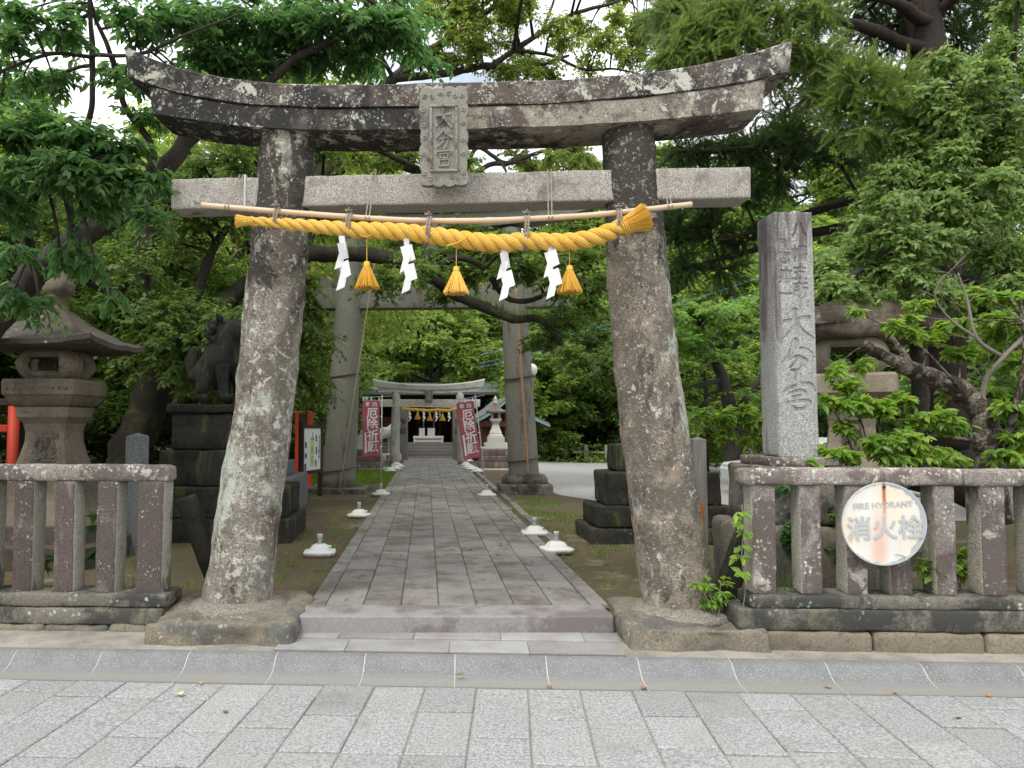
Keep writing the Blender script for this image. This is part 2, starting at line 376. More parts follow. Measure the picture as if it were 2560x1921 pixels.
M['dark_granite'] = stone('blue_granite', (0.17, 0.185, 0.18), (0.5, 1.5), 60, bump=0.4)
M['bark'] = stone('bark', (0.062, 0.052, 0.043), (0.6, 1.3), 45, layers=[((0.03, 0.027, 0.024), 6, 0.45, 0.6, (1, 1, 0.3)), ((0.11, 0.11, 0.095), 4, 0.62, 0.70)], bump=1.0, bscale=20, objvar=0.1)
M['bark_moss'] = stone('mossy_bark', (0.030, 0.025, 0.019), (0.6, 1.3), 45, layers=[((0.05, 0.06, 0.016), 2.5, 0.50, 0.6), ((0.02, 0.018, 0.015), 5, 0.5, 0.65)], bump=1.0, bscale=20)
M['bark_cedar'] = stone('cedar_bark', (0.036, 0.025, 0.02), (0.7, 1.3), 30, layers=[((0.018, 0.017, 0.014), 8, 0.45, 0.6, (1, 1, 0.12))], bump=1.0, bscale=12)
M['bark_dead'] = stone('dead_wood', (0.21, 0.175, 0.145), (0.4, 1.5), 50, layers=[((0.035, 0.028, 0.024), 9, 0.46, 0.54), ((0.075, 0.08, 0.022), 5, 0.58, 0.63), ((0.20, 0.09, 0.06), 3, 0.62, 0.66), ((0.36, 0.33, 0.30), 8, 0.64, 0.68)], bump=1.2, bscale=16)
M['twig'] = plain('twig_grey', (0.19, 0.17, 0.145), 0.9, 0.25, 30)

def leafmat(name, c0, c1, c2, trans=0.42, rough=0.45, yellow=0.0):
    t = NT(name)
    geo = t.n.new('ShaderNodeNewGeometry'); rp = t.n.new('ShaderNodeValToRGB'); e = rp.color_ramp.elements
    e[0].position = 0.0; e[0].color = (*c0, 1); e[1].position = 1.0; e[1].color = (*c2, 1); k = e.new(0.55); k.color = (*c1, 1)
    if yellow:
        e[-1].position = 1-yellow*1.5; k = e.new(1.0); k.color = (0.30, 0.20, 0.03, 1)
    t.l.new(geo.outputs['Random Per Island'], rp.inputs[0])
    col = t.mix(t.ramp(t.noise(0.9, 3), 0.35, 0.7), rp.outputs[0], t.scale_by(rp.outputs[0], 0.78))
    col = t.scale_by(col, t.math('ADD', t.math('MULTIPLY', t.oi.outputs['Random'], 0.3), 0.85))
    t.l.new(col, t.b.inputs['Base Color']); t.b.inputs['Roughness'].default_value = rough; t.b.inputs['Specular IOR Level'].default_value = 0.35
    tr = t.n.new('ShaderNodeBsdfTranslucent'); hs = t.n.new('ShaderNodeHueSaturation'); hs.inputs['Hue'].default_value = 0.485; hs.inputs['Saturation'].default_value = 1.1; hs.inputs['Value'].default_value = 1.9
    t.l.new(col, hs.inputs['Color']); t.l.new(hs.outputs[0], tr.inputs['Color'])
    mx = t.n.new('ShaderNodeMixShader'); mx.inputs[0].default_value = trans
    t.l.new(t.b.outputs[0], mx.inputs[1]); t.l.new(tr.outputs[0], mx.inputs[2]); t.l.new(mx.outputs[0], t.out.inputs['Surface'])
    return t.m
M['leaf_cherry'] = leafmat('leaf_cherry', (0.055, 0.135, 0.048), (0.085, 0.185, 0.060), (0.14, 0.25, 0.075), 0.58)
M['leaf_shoot'] = leafmat('leaf_young_cherry', (0.13, 0.26, 0.05), (0.21, 0.36, 0.06), (0.33, 0.46, 0.085), 0.48, 0.35, 0.012)
M['leaf_camphor'] = leafmat('leaf_camphor', (0.075, 0.145, 0.035), (0.12, 0.205, 0.048), (0.21, 0.29, 0.075), 0.52, 0.35)
M['leaf_dark'] = leafmat('leaf_dark', (0.055, 0.115, 0.03), (0.09, 0.165, 0.04), (0.16, 0.235, 0.06), 0.5, 0.4)
M['leaf_light'] = leafmat('leaf_light', (0.13, 0.225, 0.062), (0.20, 0.31, 0.085), (0.31, 0.42, 0.125), 0.46, 0.30)
M['leaf_airy'] = leafmat('leaf_airy', (0.13, 0.205, 0.048), (0.19, 0.265, 0.062), (0.29, 0.35, 0.09), 0.55, 0.4)
M['leaf_cedar_bright'] = leafmat('leaf_cedar_bright', (0.095, 0.165, 0.045), (0.165, 0.25, 0.065), (0.26, 0.345, 0.095), 0.35, 0.6)
M['leaf_cedar'] = leafmat('leaf_cedar', (0.03, 0.075, 0.025), (0.06, 0.12, 0.035), (0.125, 0.195, 0.052), 0.32, 0.6)
M['leaf_forest'] = leafmat('leaf_forest', (0.10, 0.18, 0.042), (0.16, 0.25, 0.055), (0.27, 0.36, 0.08), 0.5, 0.5)
M['leaf_maple'] = leafmat('leaf_maple', (0.08, 0.17, 0.045), (0.13, 0.24, 0.058), (0.22, 0.33, 0.075), 0.52, 0.5)
M['weed'] = leafmat('leaf_weed', (0.08, 0.16, 0.03), (0.13, 0.23, 0.04), (0.21, 0.32, 0.06), 0.45, 0.5)
# ------------------------------------------------------------------ the setting
def sstep(a, b, x):
    t = max(0.0, min(1.0, (x-a)/(b-a))); return t*t*(3-2*t)
def ground_z(x, y):
    z = -0.06 + 0.265*sstep(-0.15, 0.02, (y-6.0) + 0.0524*(x-0.215))
    z -= 0.17*sstep(3.2, 7.0, x)*sstep(9.0, 14.0, y)
    hill = sstep(44, 120, y + 0.15*abs(x))
    z += 26*hill + (3.0*fnoise((x*0.03, y*0.03, 0), 3) if hill > 0 else 0)*hill
    z += 5*sstep(16, 60, -x)*sstep(8, 20, y)
    return z
gx = sorted(set([-220,-160,-110,-80,-60,-45,-35,-28,-22,-18,-15,-13] + [round(-12+0.5*i, 2) for i in range(56)] + [17,20,24,28,34,42,55,70,90,120,170,220]))
gy = sorted(set([-150,-80,-40,-20,-8,0,3,5.3] + [round(5.5+0.05*i, 2) for i in range(20)] + [6.5+0.5*i for i in range(63)] + [38+2*i for i in range(10)] + [60,65,70,76,84,92,100,110,120,140,170,220,300]))
GV = [(x, y, ground_z(x, y) + (0.018*fnoise((x*0.9, y*0.9, 4), 3) if 6.3 < y < 40 and -13 < x < 16 and not (x > 2.2 and y > 12.4) else 0)) for y in gy for x in gx]
nx_ = len(gx)
GF = [(j*nx_+i, j*nx_+i+1, (j+1)*nx_+i+1, (j+1)*nx_+i) for j in range(len(gy)-1) for i in range(nx_-1)]
t = NT('ground_dirt')
n1 = t.noise(0.55, 6, 0.65); n2 = t.noise(14, 6, 0.7); n3 = t.noise(70, 4, 0.7); n4 = t.noise(1.3, 6, 0.7)
c = t.mix(t.ramp(n2, 0.3, 0.7), (0.095, 0.068, 0.043), (0.155, 0.118, 0.078))
c = t.mix(t.ramp(n3, 0.35, 0.75), t.scale_by(c, 0.8), c)
c = t.mix(t.math('MULTIPLY', t.ramp(n1, 0.44, 0.58), t.ramp(n2, 0.35, 0.55)), c, (0.10, 0.098, 0.05))
c = t.mix(t.ramp(n4, 0.56, 0.66), c, (0.20, 0.17, 0.125))
c = t.mix(t.ramp(t.voro(26), 0.10, 0.16, True), c, (0.16, 0.09, 0.045))
M['dirt'] = t.finish(c, 0.95, t.math('ADD', n2, t.math('MULTIPLY', n3, 0.5)), 0.7, 0.02, 0.15)
ground = struct(put('ground', (GV, GF), M['dirt'], smooth=True))

# gravel car park on the right
t = NT('lot_gravel'); n2 = t.noise(3, 6, 0.7); n3 = t.noise(60, 4, 0.7)
c = t.mix(t.ramp(n3, 0.3, 0.7), (0.25, 0.245, 0.235), (0.37, 0.365, 0.35)); c = t.mix(t.ramp(n2, 0.55, 0.72), c, (0.30, 0.26, 0.20))
M['lot'] = t.finish(c, 0.95, n3, 0.5, 0.01, 0.15)
LV, LF = [], []
lx = [0.0]*0
ys = [13.0 + 0.76*i for i in range(29)]
for k, y in enumerate(ys):
    xl = 2.75 + 1.2*sstep(16.5, 13, y) + 0.35*fnoise((y*0.4, 2, 0), 2) + (1.4*sstep(26, 34, y))
    xr = 27
    for i in range(30):
        x = xl + (xr-xl)*i/29.0
        yy = y + (0.25*fnoise((x*0.5, 9, 0), 2) if k in (0, len(ys)-1) else 0)
        LV.append((x, yy, ground_z(x, yy) + 0.009))
for k in range(len(ys)-1):
    for i in range(29): LF.append((k*30+i, k*30+i+1, (k+1)*30+i+1, (k+1)*30+i))
struct(put('car_park', (LV, LF), M['lot'], smooth=True))

# ---- street of granite slabs
t = NT('street_bed'); n2 = t.noise(20, 5, 0.7)
M['bed'] = t.finish(t.mix(n2, (0.19, 0.175, 0.145), (0.30, 0.28, 0.24)), 0.95, n2, 0.5, 0.01)
street = struct(put('street', ([(-90, -70, -0.010), (90, -70, -0.010), (90, 2, -0.010), (-90, 2, -0.010), FR(90, -1.0, -0.010), FR(-90, -1.0, -0.010)], [(0, 1, 2, 3), (3, 2, 4, 5)]), M['bed']))
t = NT('street_slab'); pit = t.noise(75, 3, 0.55); n2 = t.noise(3.0, 6, 0.65); g = t.noise(240, 2, 0.7); pv = t.noise(34, 4, 0.75)
c = t.mix(t.ramp(g, 0.35, 0.65), (0.28, 0.287, 0.287), (0.40, 0.407, 0.403))
c = t.mix(t.ramp(pit, 0.42, 0.56), t.scale_by(c, 0.66), t.scale_by(c, 1.10))
c = t.mix(t.ramp(pv, 0.52, 0.64), c, t.scale_by(c, 0.74))
st_ = t.noise(1.1, 6, 0.7)
c = t.mix(t.ramp(st_, 0.55, 0.72), c, t.mix(0.5, c, (0.15, 0.14, 0.125)))
c = t.mix(t.ramp(n2, 0.48, 0.72), c, t.mix(0.55, c, (0.30, 0.285, 0.25)))
c = t.scale_by(c, t.math('ADD', t.math('MULTIPLY', t.oi.outputs['Random'], 0.18), 0.87))
M['slab'] = t.finish(c, 0.8, t.math('ADD', pit, t.math('MULTIPLY', pv, 0.8)), 0.75, 0.006, 0.3)
CU = Vector((math.cos(TH), math.sin(TH), 0)); CV = Vector((math.sin(math.radians(6.5)), math.cos(math.radians(6.5)), 0))
def skew_slab(w, l, h=0.05, b=0.006):
    v, f = bbox(-w/2, w/2, -l/2, l/2, -h, 0, b)
    return [tuple(CU*p[0] + CV*p[1] + Vector((0, 0, p[2]))) for p in v], f
SW = 0.318
slab_me = {L: mesh_of('paving_stone', skew_slab(SW-0.007, L-0.017)) for L in (0.42, 0.50, 0.58, 0.66)}
for m_ in slab_me.values(): m_.materials.append(M['slab'])
half_me = {}
kx, ky, _ = FR(0, -1.105)
for ci in range(-19, 20):
    d = 0.0; first = True
    while d < 2.55:
        L = R.choice((0.42, 0.42, 0.50, 0.58))
        if first: L0 = R.choice((0.2, 0.28, 0.42, 0.5)); first = False
        else: L0 = L
        if L0 in slab_me: me = slab_me[L0]
        else:
            if L0 not in half_me: half_me[L0] = mesh_of('paving_stone', skew_slab(SW-0.007, L0-0.017)); half_me[L0].materials.append(M['slab'])
            me = half_me[L0]
        p = Vector((kx, ky, 0)) + CU*(ci*SW) - CV*(d + L0/2)
        put('paving_stone', me, None, street, (p.x, p.y, R.uniform(-0.004, 0.003)), (R.uniform(-0.006, 0.006), R.uniform(-0.008, 0.008), R.uniform(-0.006, 0.006)))
        d += L0

# ---- kerb with gutter
t = NT('kerb_aggregate'); g = t.noise(170, 2, 0.6); n2 = t.noise(4, 5, 0.65)
c = t.mix(t.ramp(n2, 0.35, 0.7), (0.145, 0.150, 0.150), (0.20, 0.206, 0.205))
c = t.mix(t.ramp(t.voro(95), 0.16, 0.24, True), c, (0.46, 0.46, 0.44))
gut = t.math('ADD', t.axis(1), t.math('MULTIPLY', t.math('SUBTRACT', n2, 0.5), 0.10))
c = t.mix(t.ramp(gut, -0.10, -0.20), c, t.mix(t.ramp(t.voro(80), 0.16, 0.24, True), (0.235, 0.23, 0.212), (0.36, 0.355, 0.335)))
M['kerb'] = t.finish(c, 0.8, g, 0.5, 0.006, 0.3)
M['joint'] = plain('white_mortar', (0.44, 0.43, 0.40), 0.95, 0.4, 30)
KP = [(-0.30, -0.06), (-0.30, 0.0), (-0.25, 0.0), (-0.19, 0.002), (-0.14, 0.008), (-0.10, 0.022), (-0.065, 0.046), (-0.035, 0.074), (-0.012, 0.090), (0.012, 0.097), (0.055, 0.099), (0.055, -0.06)]
def kerb_piece(l, grow=0.0):
    n = len(KP); V = []
    for x in (-l/2, l/2):
        for i, (y, z) in enumerate(KP): V.append((x, y + (grow if i in (0, n-1) else 0), z - (0.002 if grow else 0)))
    F = [(i, i+n, (i+1) % n + n, (i+1) % n) for i in range(n)] + [tuple(range(n-1, -1, -1)), tuple(range(n, 2*n))]
    return V, F
kerb = struct(put('kerb', ([FR(-40, -1.08, -0.03), FR(40, -1.08, -0.03), FR(40, -0.76, -0.03), FR(-40, -0.76, -0.03)], [(0, 1, 2, 3)]), M['bed']))
kme = mesh_of('kerb_stone', kerb_piece(0.593)); kme.materials.append(M['kerb'])
jme = mesh_of('mortar_joint', kerb_piece(0.007, 0.004)); jme.materials.append(M['joint'])
for k in range(-9, 10):
    p = FR(k*0.60 + 0.02 - 0.3, -0.80); put('kerb_stone', kme, None, kerb, p, (0, 0, TH))
    p = FR(k*0.60 + 0.02, -0.80); put('mortar_joint', jme, None, kerb, p, (0, 0, TH))

# ---- pale concrete strip between kerb and frontage
t = NT('strip_concrete'); n2 = t.noise(2.2, 6, 0.7); n3 = t.noise(40, 5, 0.7)
c = t.mix(t.ramp(n2, 0.42, 0.62), (0.33, 0.305, 0.265), (0.20, 0.185, 0.16)); c = t.mix(t.ramp(n3, 0.55, 0.75), c, (0.17, 0.15, 0.12))
M['strip'] = t.finish(c, 0.9, n3, 0.5, 0.01)
SV = []; us = [-9+0.25*i for i in range(73)]
for u in us:
    w = 0.005*fnoise((u*1.5, 0, 0), 2)
    SV += [FR(u, -0.748, 0.0), FR(u, -0.748, 0.094), FR(u, -0.45, 0.104+w), FR(u, -0.2, 0.112+w), FR(u, 0.15, 0.118+w)]
SF = [(5*i+k, 5*i+5+k, 5*i+6+k, 5*i+1+k) for i in range(len(us)-1) for k in range(4)]
struct(put('pavement_strip', (SV, SF), M['strip'], smooth=False))

# ---- landing and step in front of the gate
t = NT('landing_granite'); g = t.noise(200, 2, 0.7); n2 = t.noise(2.5, 6, 0.65); yy = t.axis(1)
c = t.mix(t.ramp(g, 0.35, 0.65), (0.23, 0.227, 0.222), (0.37, 0.365, 0.357)); c = t.mix(t.ramp(n2, 0.42, 0.66), c, t.mix(0.7, c, (0.19, 0.17, 0.165)))
c = t.scale_by(c, t.math('ADD', t.math('MULTIPLY', t.oi.outputs['Random'], 0.30), 0.80))
M['landing'] = t.finish(c, 0.85, g, 0.4, 0.004)
t = NT('step_granite'); g = t.noise(200, 2, 0.7); n2 = t.noise(2.5, 7, 0.7)
c = t.mix(t.ramp(g, 0.35, 0.65), (0.19, 0.178, 0.172), (0.32, 0.305, 0.295)); c = t.mix(t.ramp(n2, 0.46, 0.58), c, t.mix(0.7, c, (0.12, 0.095, 0.095)))
c = t.mix(t.ramp(t.noise(30, 5, 0.75), 0.60, 0.68), c, t.scale_by(c, 0.6))
M['step'] = t.finish(c, 0.85, g, 0.4, 0.004)
landing = struct(put('landing', ([FR(-1.22, -0.74, 0.104), FR(1.16, -0.74, 0.104), FR(1.2, -0.2, 0.119), FR(-1.2, -0.2, 0.119)], [(0, 1, 2, 3)]), M['bed']))
for (v0, v1, cuts) in ((-0.738, -0.47, (-1.215, -0.73, -0.02, 0.52, 1.15)), (-0.464, -0.24, (-1.2, -0.82, -0.28, 0.34, 0.93, 1.18))):
    for a, b in zip(cuts[:-1], cuts[1:]):
        put('landing_slab', bbox(a-(a+b)/2+0.002, (b-a)/2-0.002, v0-(v0+v1)/2+0.002, (v1-v0)/2-0.002, -0.03, 0.0, 0.003), M['landing'], landing, FR((a+b)/2, (v0+v1)/2, (0.1145 if v0 < -0.6 else 0.1235)+R.uniform(-0.001, 0.001)), (0, 0, TH))
struct(put('entrance_step', rough_box(-0.985, 1.375, 5.70, 6.06, 0.02, 0.243, 0.012, 0.06, 0.002, 8, 3), M['step']))

# ---- stone path
t = NT('path_slab'); g = t.noise(190, 2, 0.7); n2 = t.noise(2.0, 7, 0.7); n3 = t.noise(26, 5, 0.75)
c = t.mix(t.ramp(g, 0.35, 0.65), (0.165, 0.155, 0.143), (0.275, 0.26, 0.24))
c = t.mix(t.ramp(n2, 0.45, 0.60), c, t.mix(0.7, c, (0.085, 0.07, 0.055)))
c = t.mix(t.ramp(n3, 0.58, 0.68), c, (0.105, 0.08, 0.055))
c = t.scale_by(c, t.math('ADD', t.math('MULTIPLY', t.oi.outputs['Random'], 0.18), 0.90))
M['path'] = t.finish(c, 0.85, t.math('ADD', g, n3), 0.4, 0.005, 0.25)
PX0, PX1, PW = -0.92, 1.42, 0.294
t = NT('path_joint'); n2 = t.noise(9, 5, 0.7)
M['pjoint'] = t.finish(t.mix(t.ramp(n2, 0.4, 0.6), (0.11, 0.088, 0.063), (0.09, 0.10, 0.045)), 0.95)
path = struct(put('path', ([(PX0, 6.0, 0.231), (PX1, 6.0, 0.231), (PX1, 35.2, 0.231), (PX0, 35.2, 0.231)], [(0, 1, 2, 3)]), M['pjoint']))
cols = [(PX0, PX0+0.135)] + [(PX0+0.141+i*PW, PX0+0.141+(i+1)*PW-0.006) for i in range(7)] + [(PX1-0.135, PX1)]
far_parts = []; pcache = {}
for ci, (xa, xb) in enumerate(cols):
    y = 6.068 if ci else 6.07
    y += 0
    first = True
    while y < 35:
        L = R.choice((0.5, 0.6, 0.75, 0.9)); 
        if first: L = R.choice((0.45, 0.6, 0.9)); first = False
        w = round(xb-xa, 3)
        if y < 17.5:
            k = (w, L)
            if k not in pcache: pcache[k] = mesh_of('paving_stone', bbox(-w/2, w/2, -L/2+0.004, L/2-0.004, -0.04, 0, 0.006)); pcache[k].materials.append(M['path'])
            put('paving_stone', pcache[k], None, path, ((xa+xb)/2, y+L/2, 0.243+R.uniform(-0.004, 0.004)), (R.uniform(-0.003, 0.003), R.uniform(-0.006, 0.006), 0))
        else:
            far_parts.append(bbox(xa, xb, y+0.006, min(y+L, 35.15)-0.006, 0.2, 0.243+R.uniform(-0.004, 0.004), 0.005))
        y += L
struct(put('far_paving', join(*far_parts), M['path'], path), 'stuff', 'far rows of stone paving running to the shrine steps')
edging = struct(put('path_edging', ([(1.53, 9.3, 0.205), (1.65, 9.3, 0.205), (1.65, 27, 0.205), (1.53, 27, 0.205)], [(0, 1, 2, 3)]), M['pjoint']))
eme = mesh_of('edging_stone', bbox(-0.06, 0.06, -0.49, 0.49, -0.1, 0, 0.012)); eme.materials.append(M['path'])
for k in range(17): put('edging_stone', eme, None, edging, (1.59+R.uniform(-0.01, 0.01), 9.8+k*1.0, 0.238), (0, 0, R.uniform(-0.01, 0.01)))
# ------------------------------------------------------------------ front gate
T1 = thing('torii_gate', 'weathered stone torii gate with lichen covered curved lintel in the foreground', 'torii gate', FR(0, 0), TH)
def pillar_mesh(keys, seed):
    prof = []
    zs = np.linspace(keys[0][0], keys[-1][0], 130)
    kz = [k[0] for k in keys]
    for z in zs:
        u = np.interp(z, kz, [k[1] for k in keys]); r = np.interp(z, kz, [k[2] for k in keys])
        u += 0.008*fnoise((seed, z*1.3, 0), 2)
        prof.append((r, r*0.97, u, 0.0, float(z)))
    return lathe(prof, 72, 0.015, 4.2, seed)
put('pillar', pillar_mesh([(0.16, -1.69, 0.29), (0.30, -1.685, 0.272), (0.8, -1.635, 0.252), (1.2, -1.58, 0.25), (1.78, -1.50, 0.232), (2.4, -1.445, 0.237), (2.97, -1.40, 0.233), (3.5, -1.355, 0.226), (4.03, -1.32, 0.220)], 1), M['pillar'], T1, smooth=True)
put('pillar', pillar_mesh([(0.16, 1.715, 0.29), (0.30, 1.70, 0.272), (0.8, 1.645, 0.262), (1.3, 1.575, 0.252), (1.78, 1.52, 0.252), (2.4, 1.468, 0.236), (2.97, 1.43, 0.227), (3.5, 1.40, 0.212), (4.03, 1.375, 0.203)], 2), M['pillar_brown'], T1, smooth=True)
put('tie_beam', rough_box(-2.235, 2.275, -0.13, 0.13, 3.355, 3.60, 0.018, 0.06, 0.006, 6, 5, 80, lambda p: (p[0], p[1], p[2]+0.004*p[0])), M['granite'], T1, smooth=True)
def ktop(u): return 4.265 + (0.375*(abs(u)/2.60)**4.0 if u < 0 else 0.27*(u/2.56)**3.2)
def ksplit(u): return 4.085 + (0.315*(abs(u)/2.60)**3.8 if u < 0 else 0.21*(u/2.56)**2.8)
def kbot(u): return 3.905 + (0.20*(abs(u)/2.45)**3.0 if u < 0 else 0.115*(u/2.4)**2.6)
def beam(u0, u1, topf, botf, d, seed, n=110, slant=0.0, ridge=0.0, seam=False):
    V, F = [], []
    ring = [(-d, 0, 1), (-d, 0.12, 1), (-d, 0.4, 1), (-d, 0.7, 1), (-d, 0.93, 1), (-d+0.015, 1.0, 0), (-d*0.5, 1.0, 2), (0, 1.0, 3), (d*0.5, 1.0, 2), (d, 0.98, 1), (d, 0.5, 1), (d, 0.02, 1), (d*0.4, 0, 1), (-d*0.4, 0, 1)]
    m = len(ring)
    for k in range(n+1):
        s = k/n
        for (y, h, tp) in ring:
            u = u0+(u1-u0)*s
            u += (h-0.5)*slant*((s-0.5)*2)**9
            z = botf(u)+(topf(u)-botf(u))*h + (ridge*(tp-1) if tp > 1 else 0)
            q = Vector((u, y, z))
            w = 0.012*fnoise((u*2.2+seed, y*3, z*3), 3)
            end = 1.0 if 0 < k < n else 0.9
            V.append((u, y*end*(1+w*1.2), z+w*0.7))
    for k in range(n):
        for i in range(m):
            j = (i+1) % m; F.append((k*m+i, (k+1)*m+i, (k+1)*m+j, k*m+j))
    F.append(tuple(range(m))); F.append(tuple(range(n*m+m-1, n*m-1, -1)))
    return V, F
def flat_mesh(name, vf):
    me = mesh_of(name, vf); return me
put('top_lintel', beam(-2.575, 2.55, ktop, ksplit, 0.252, 11, slant=0.03, ridge=0.012), M['lintel'], T1)
put('lower_lintel', beam(-2.375, 2.35, lambda u: ksplit(u)-0.003, kbot, 0.24, 21, slant=0.03), M['lintel_low'], T1)
# foundation rocks and mortar collars
def rock(u0, u1, v0, v1, z0, z1, seed, amp=0.05):
    return rough_box(u0, u1, v0, v1, z0, z1, 0.035, 0.035, amp, 3.1, seed, 60)
put('base_stone', rock(-2.17, -1.13, -0.62, 0.36, 0.02, 0.245, 3), M['rock'], T1, smooth=True)
put('base_stone', rock(1.22, 2.14, -0.60, 0.40, 0.02, 0.25, 9), M['rock'], T1, smooth=True)
for u in (-1.69, 1.72):
    put('mortar_collar', lathe([(0.40, 0.40, u, -0.03, 0.215), (0.36, 0.36, u, -0.03, 0.262), (0.31, 0.31, u, -0.01, 0.285), (0.275, 0.275, u, 0, 0.30)], 40, 0.03, 5, u), M['mortar'], T1, smooth=True)

# plaque with raised characters, leaning forward
pl = put('plaque', None or prism([(0, 0), (1, 0), (1, 1)], 0, 1), M['plaque'], T1)
def scallop(w, h, n_side, n_end, a):
    P = []
    for side in range(4):
        L, n = ((w, n_end), (h, n_side))[side % 2]
        for i in range(n*10):
            s = i/(n*10.0); b = abs(math.sin(math.pi*n*s))**0.6*a*(0.6+0.8*abs(math.sin(2.1*int(n*s)+side)))
            if side == 0: p = (-w/2+w*s, -h/2-b)
            elif side == 1: p = (w/2+b, -h/2+h*s)
            elif side == 2: p = (w/2-w*s, h/2+b)
            else: p = (-w/2-b, h/2-h*s)
            P.append(p)
    return P
def dome_prism(poly, y0, y1, inset=0.006, lip=0.012):
    n = len(poly); V = []
    for (k, y) in ((1.0, y1), (1.0, y0+lip*0.5), (1-inset*2.5, y0)):
        V += [(x*k, y, z*k) for x, z in poly]
    F = []
    for r_ in range(2):
        for i in range(n):
            j = (i+1) % n; F.append((r_*n+i, r_*n+n+i, r_*n+n+j, r_*n+j))
    F.append(tuple(range(2*n, 3*n))); F.append(tuple(range(n-1, -1, -1)))
    return V, F
bpy.data.objects.remove(pl)
pl = put('plaque', dome_prism(scallop(0.335, 0.70, 7, 4, 0.013), -0.045, 0.045), M['plaque'], T1, (-0.062, -0.335, 3.795), (math.radians(9), 0, 0))
# curls round the border
curls = []
for (x, z) in [(-0.155, 0.30), (-0.10, 0.295), (-0.03, 0.31), (0.04, 0.31), (0.10, 0.295), (0.155, 0.30), (-0.165, 0.20), (0.165, 0.20), (-0.165, 0.09), (0.165, 0.10), (-0.16, 0.0), (0.165, -0.02), (-0.165, -0.12), (0.165, -0.12), (-0.12, -0.30), (-0.165, -0.26), (0.12, -0.30), (0.165, -0.26), (-0.07, -0.295), (0.07, -0.295)]:
    x *= 0.90
    pts = [(x + (0.020-0.0021*k)*math.cos(k*0.8+x*20), -0.047, z+(0.020-0.0021*k)*math.sin(k*0.8+x*20)) for k in range(9)]
    put('border_curl', tube(pts, 0.006, 6), M['plaque'], pl, smooth=True)
fx, fz, fw = 0.105, 0.245, 0.020
fr = []
for a in ((-fx, fx, fz-fw, fz), (-fx, fx, -fz, -fz+fw), (-fx, -fx+fw, -fz+fw, fz-fw), (fx-fw, fx, -fz+fw, fz-fw)):
    fr.append(bbox(a[0], a[1], -0.064, -0.04, a[2], a[3], 0.007, 2))
put('inner_frame', join(*fr), M['plaque'], pl, (0.0, 0, -0.012), smooth=True)
DAI = [[(-0.36, 0.12, 0.05), (0.0, 0.17, 0.055), (0.36, 0.24, 0.075)], [(-0.02, 0.50, 0.07), (-0.03, 0.2, 0.06), (-0.12, -0.15, 0.055), (-0.45, -0.50, 0.02)], [(0.02, 0.12, 0.05), (0.15, -0.18, 0.06), (0.45, -0.47, 0.085)]]
BUN = [[(-0.05, 0.50, 0.06), (-0.2, 0.25, 0.055), (-0.46, -0.02, 0.02)], [(0.0, 0.46, 0.05), (0.18, 0.22, 0.06), (0.48, 0.02, 0.075)], [(-0.24, -0.04, 0.05), (0.24, 0.02, 0.05), (0.20, -0.25, 0.055), (0.10, -0.50, 0.05), (-0.02, -0.42, 0.03)], [(-0.02, 0.0, 0.05), (-0.10, -0.25, 0.05), (-0.40, -0.52, 0.02)]]
GU = [[(0.0, 0.55, 0.06), (0.02, 0.44, 0.05)], [(-0.40, 0.34, 0.05), (-0.42, 0.18, 0.035)], [(-0.38, 0.34, 0.045), (0.40, 0.38, 0.05), (0.34, 0.20, 0.03)], [(-0.22, 0.22, 0.045), (-0.20, -0.02, 0.04)], [(-0.22, 0.21, 0.04), (0.22, 0.23, 0.045), (0.19, -0.02, 0.04)], [(-0.20, -0.01, 0.04), (0.20, 0.0, 0.04)], [(-0.02, 0.0, 0.035), (-0.05, -0.12, 0.035)], [(-0.28, -0.12, 0.045), (-0.25, -0.48, 0.045)], [(-0.28, -0.13, 0.04), (0.28, -0.11, 0.045), (0.24, -0.48, 0.045)], [(-0.25, -0.46, 0.045), (0.25, -0.45, 0.045)]]
def place(strokes, cx, cz, s, sx=1.0, w=1.0):
    return [[(cx+x*s*sx, cz+z*s, h*s*w) for (x, z, h) in st] for st in strokes]
gxv = np.linspace(-0.086, 0.086, 96); gzv = np.linspace(-0.225, 0.225, 250); GX, GZ = np.meshgrid(gxv, gzv)
fld = np.maximum(np.maximum(stroke_field(GX, GZ, place(DAI, 0, 0.145, 0.13, 1, 1.25)), stroke_field(GX, GZ, place(BUN, 0, 0.0, 0.13, 1, 1.2))), stroke_field(GX, GZ, place(GU, 0, -0.142, 0.13, 1.0, 1.05)))
hgt = np.clip(fld*3.0, 0, 1)**0.7*0.016
put('raised_writing', grid_vf(GX, -0.048-hgt, GZ), M['plaque'], pl, (0, 0, -0.012), smooth=True)['label'] = 'three raised characters running down the plaque'
# a pale tape round the beam
put('white_tape', bbox(-1.645, -1.63, -0.139, 0.139, 3.345, 3.612, 0.002), plain('tape', (0.6, 0.6, 0.58), 0.6), T1)

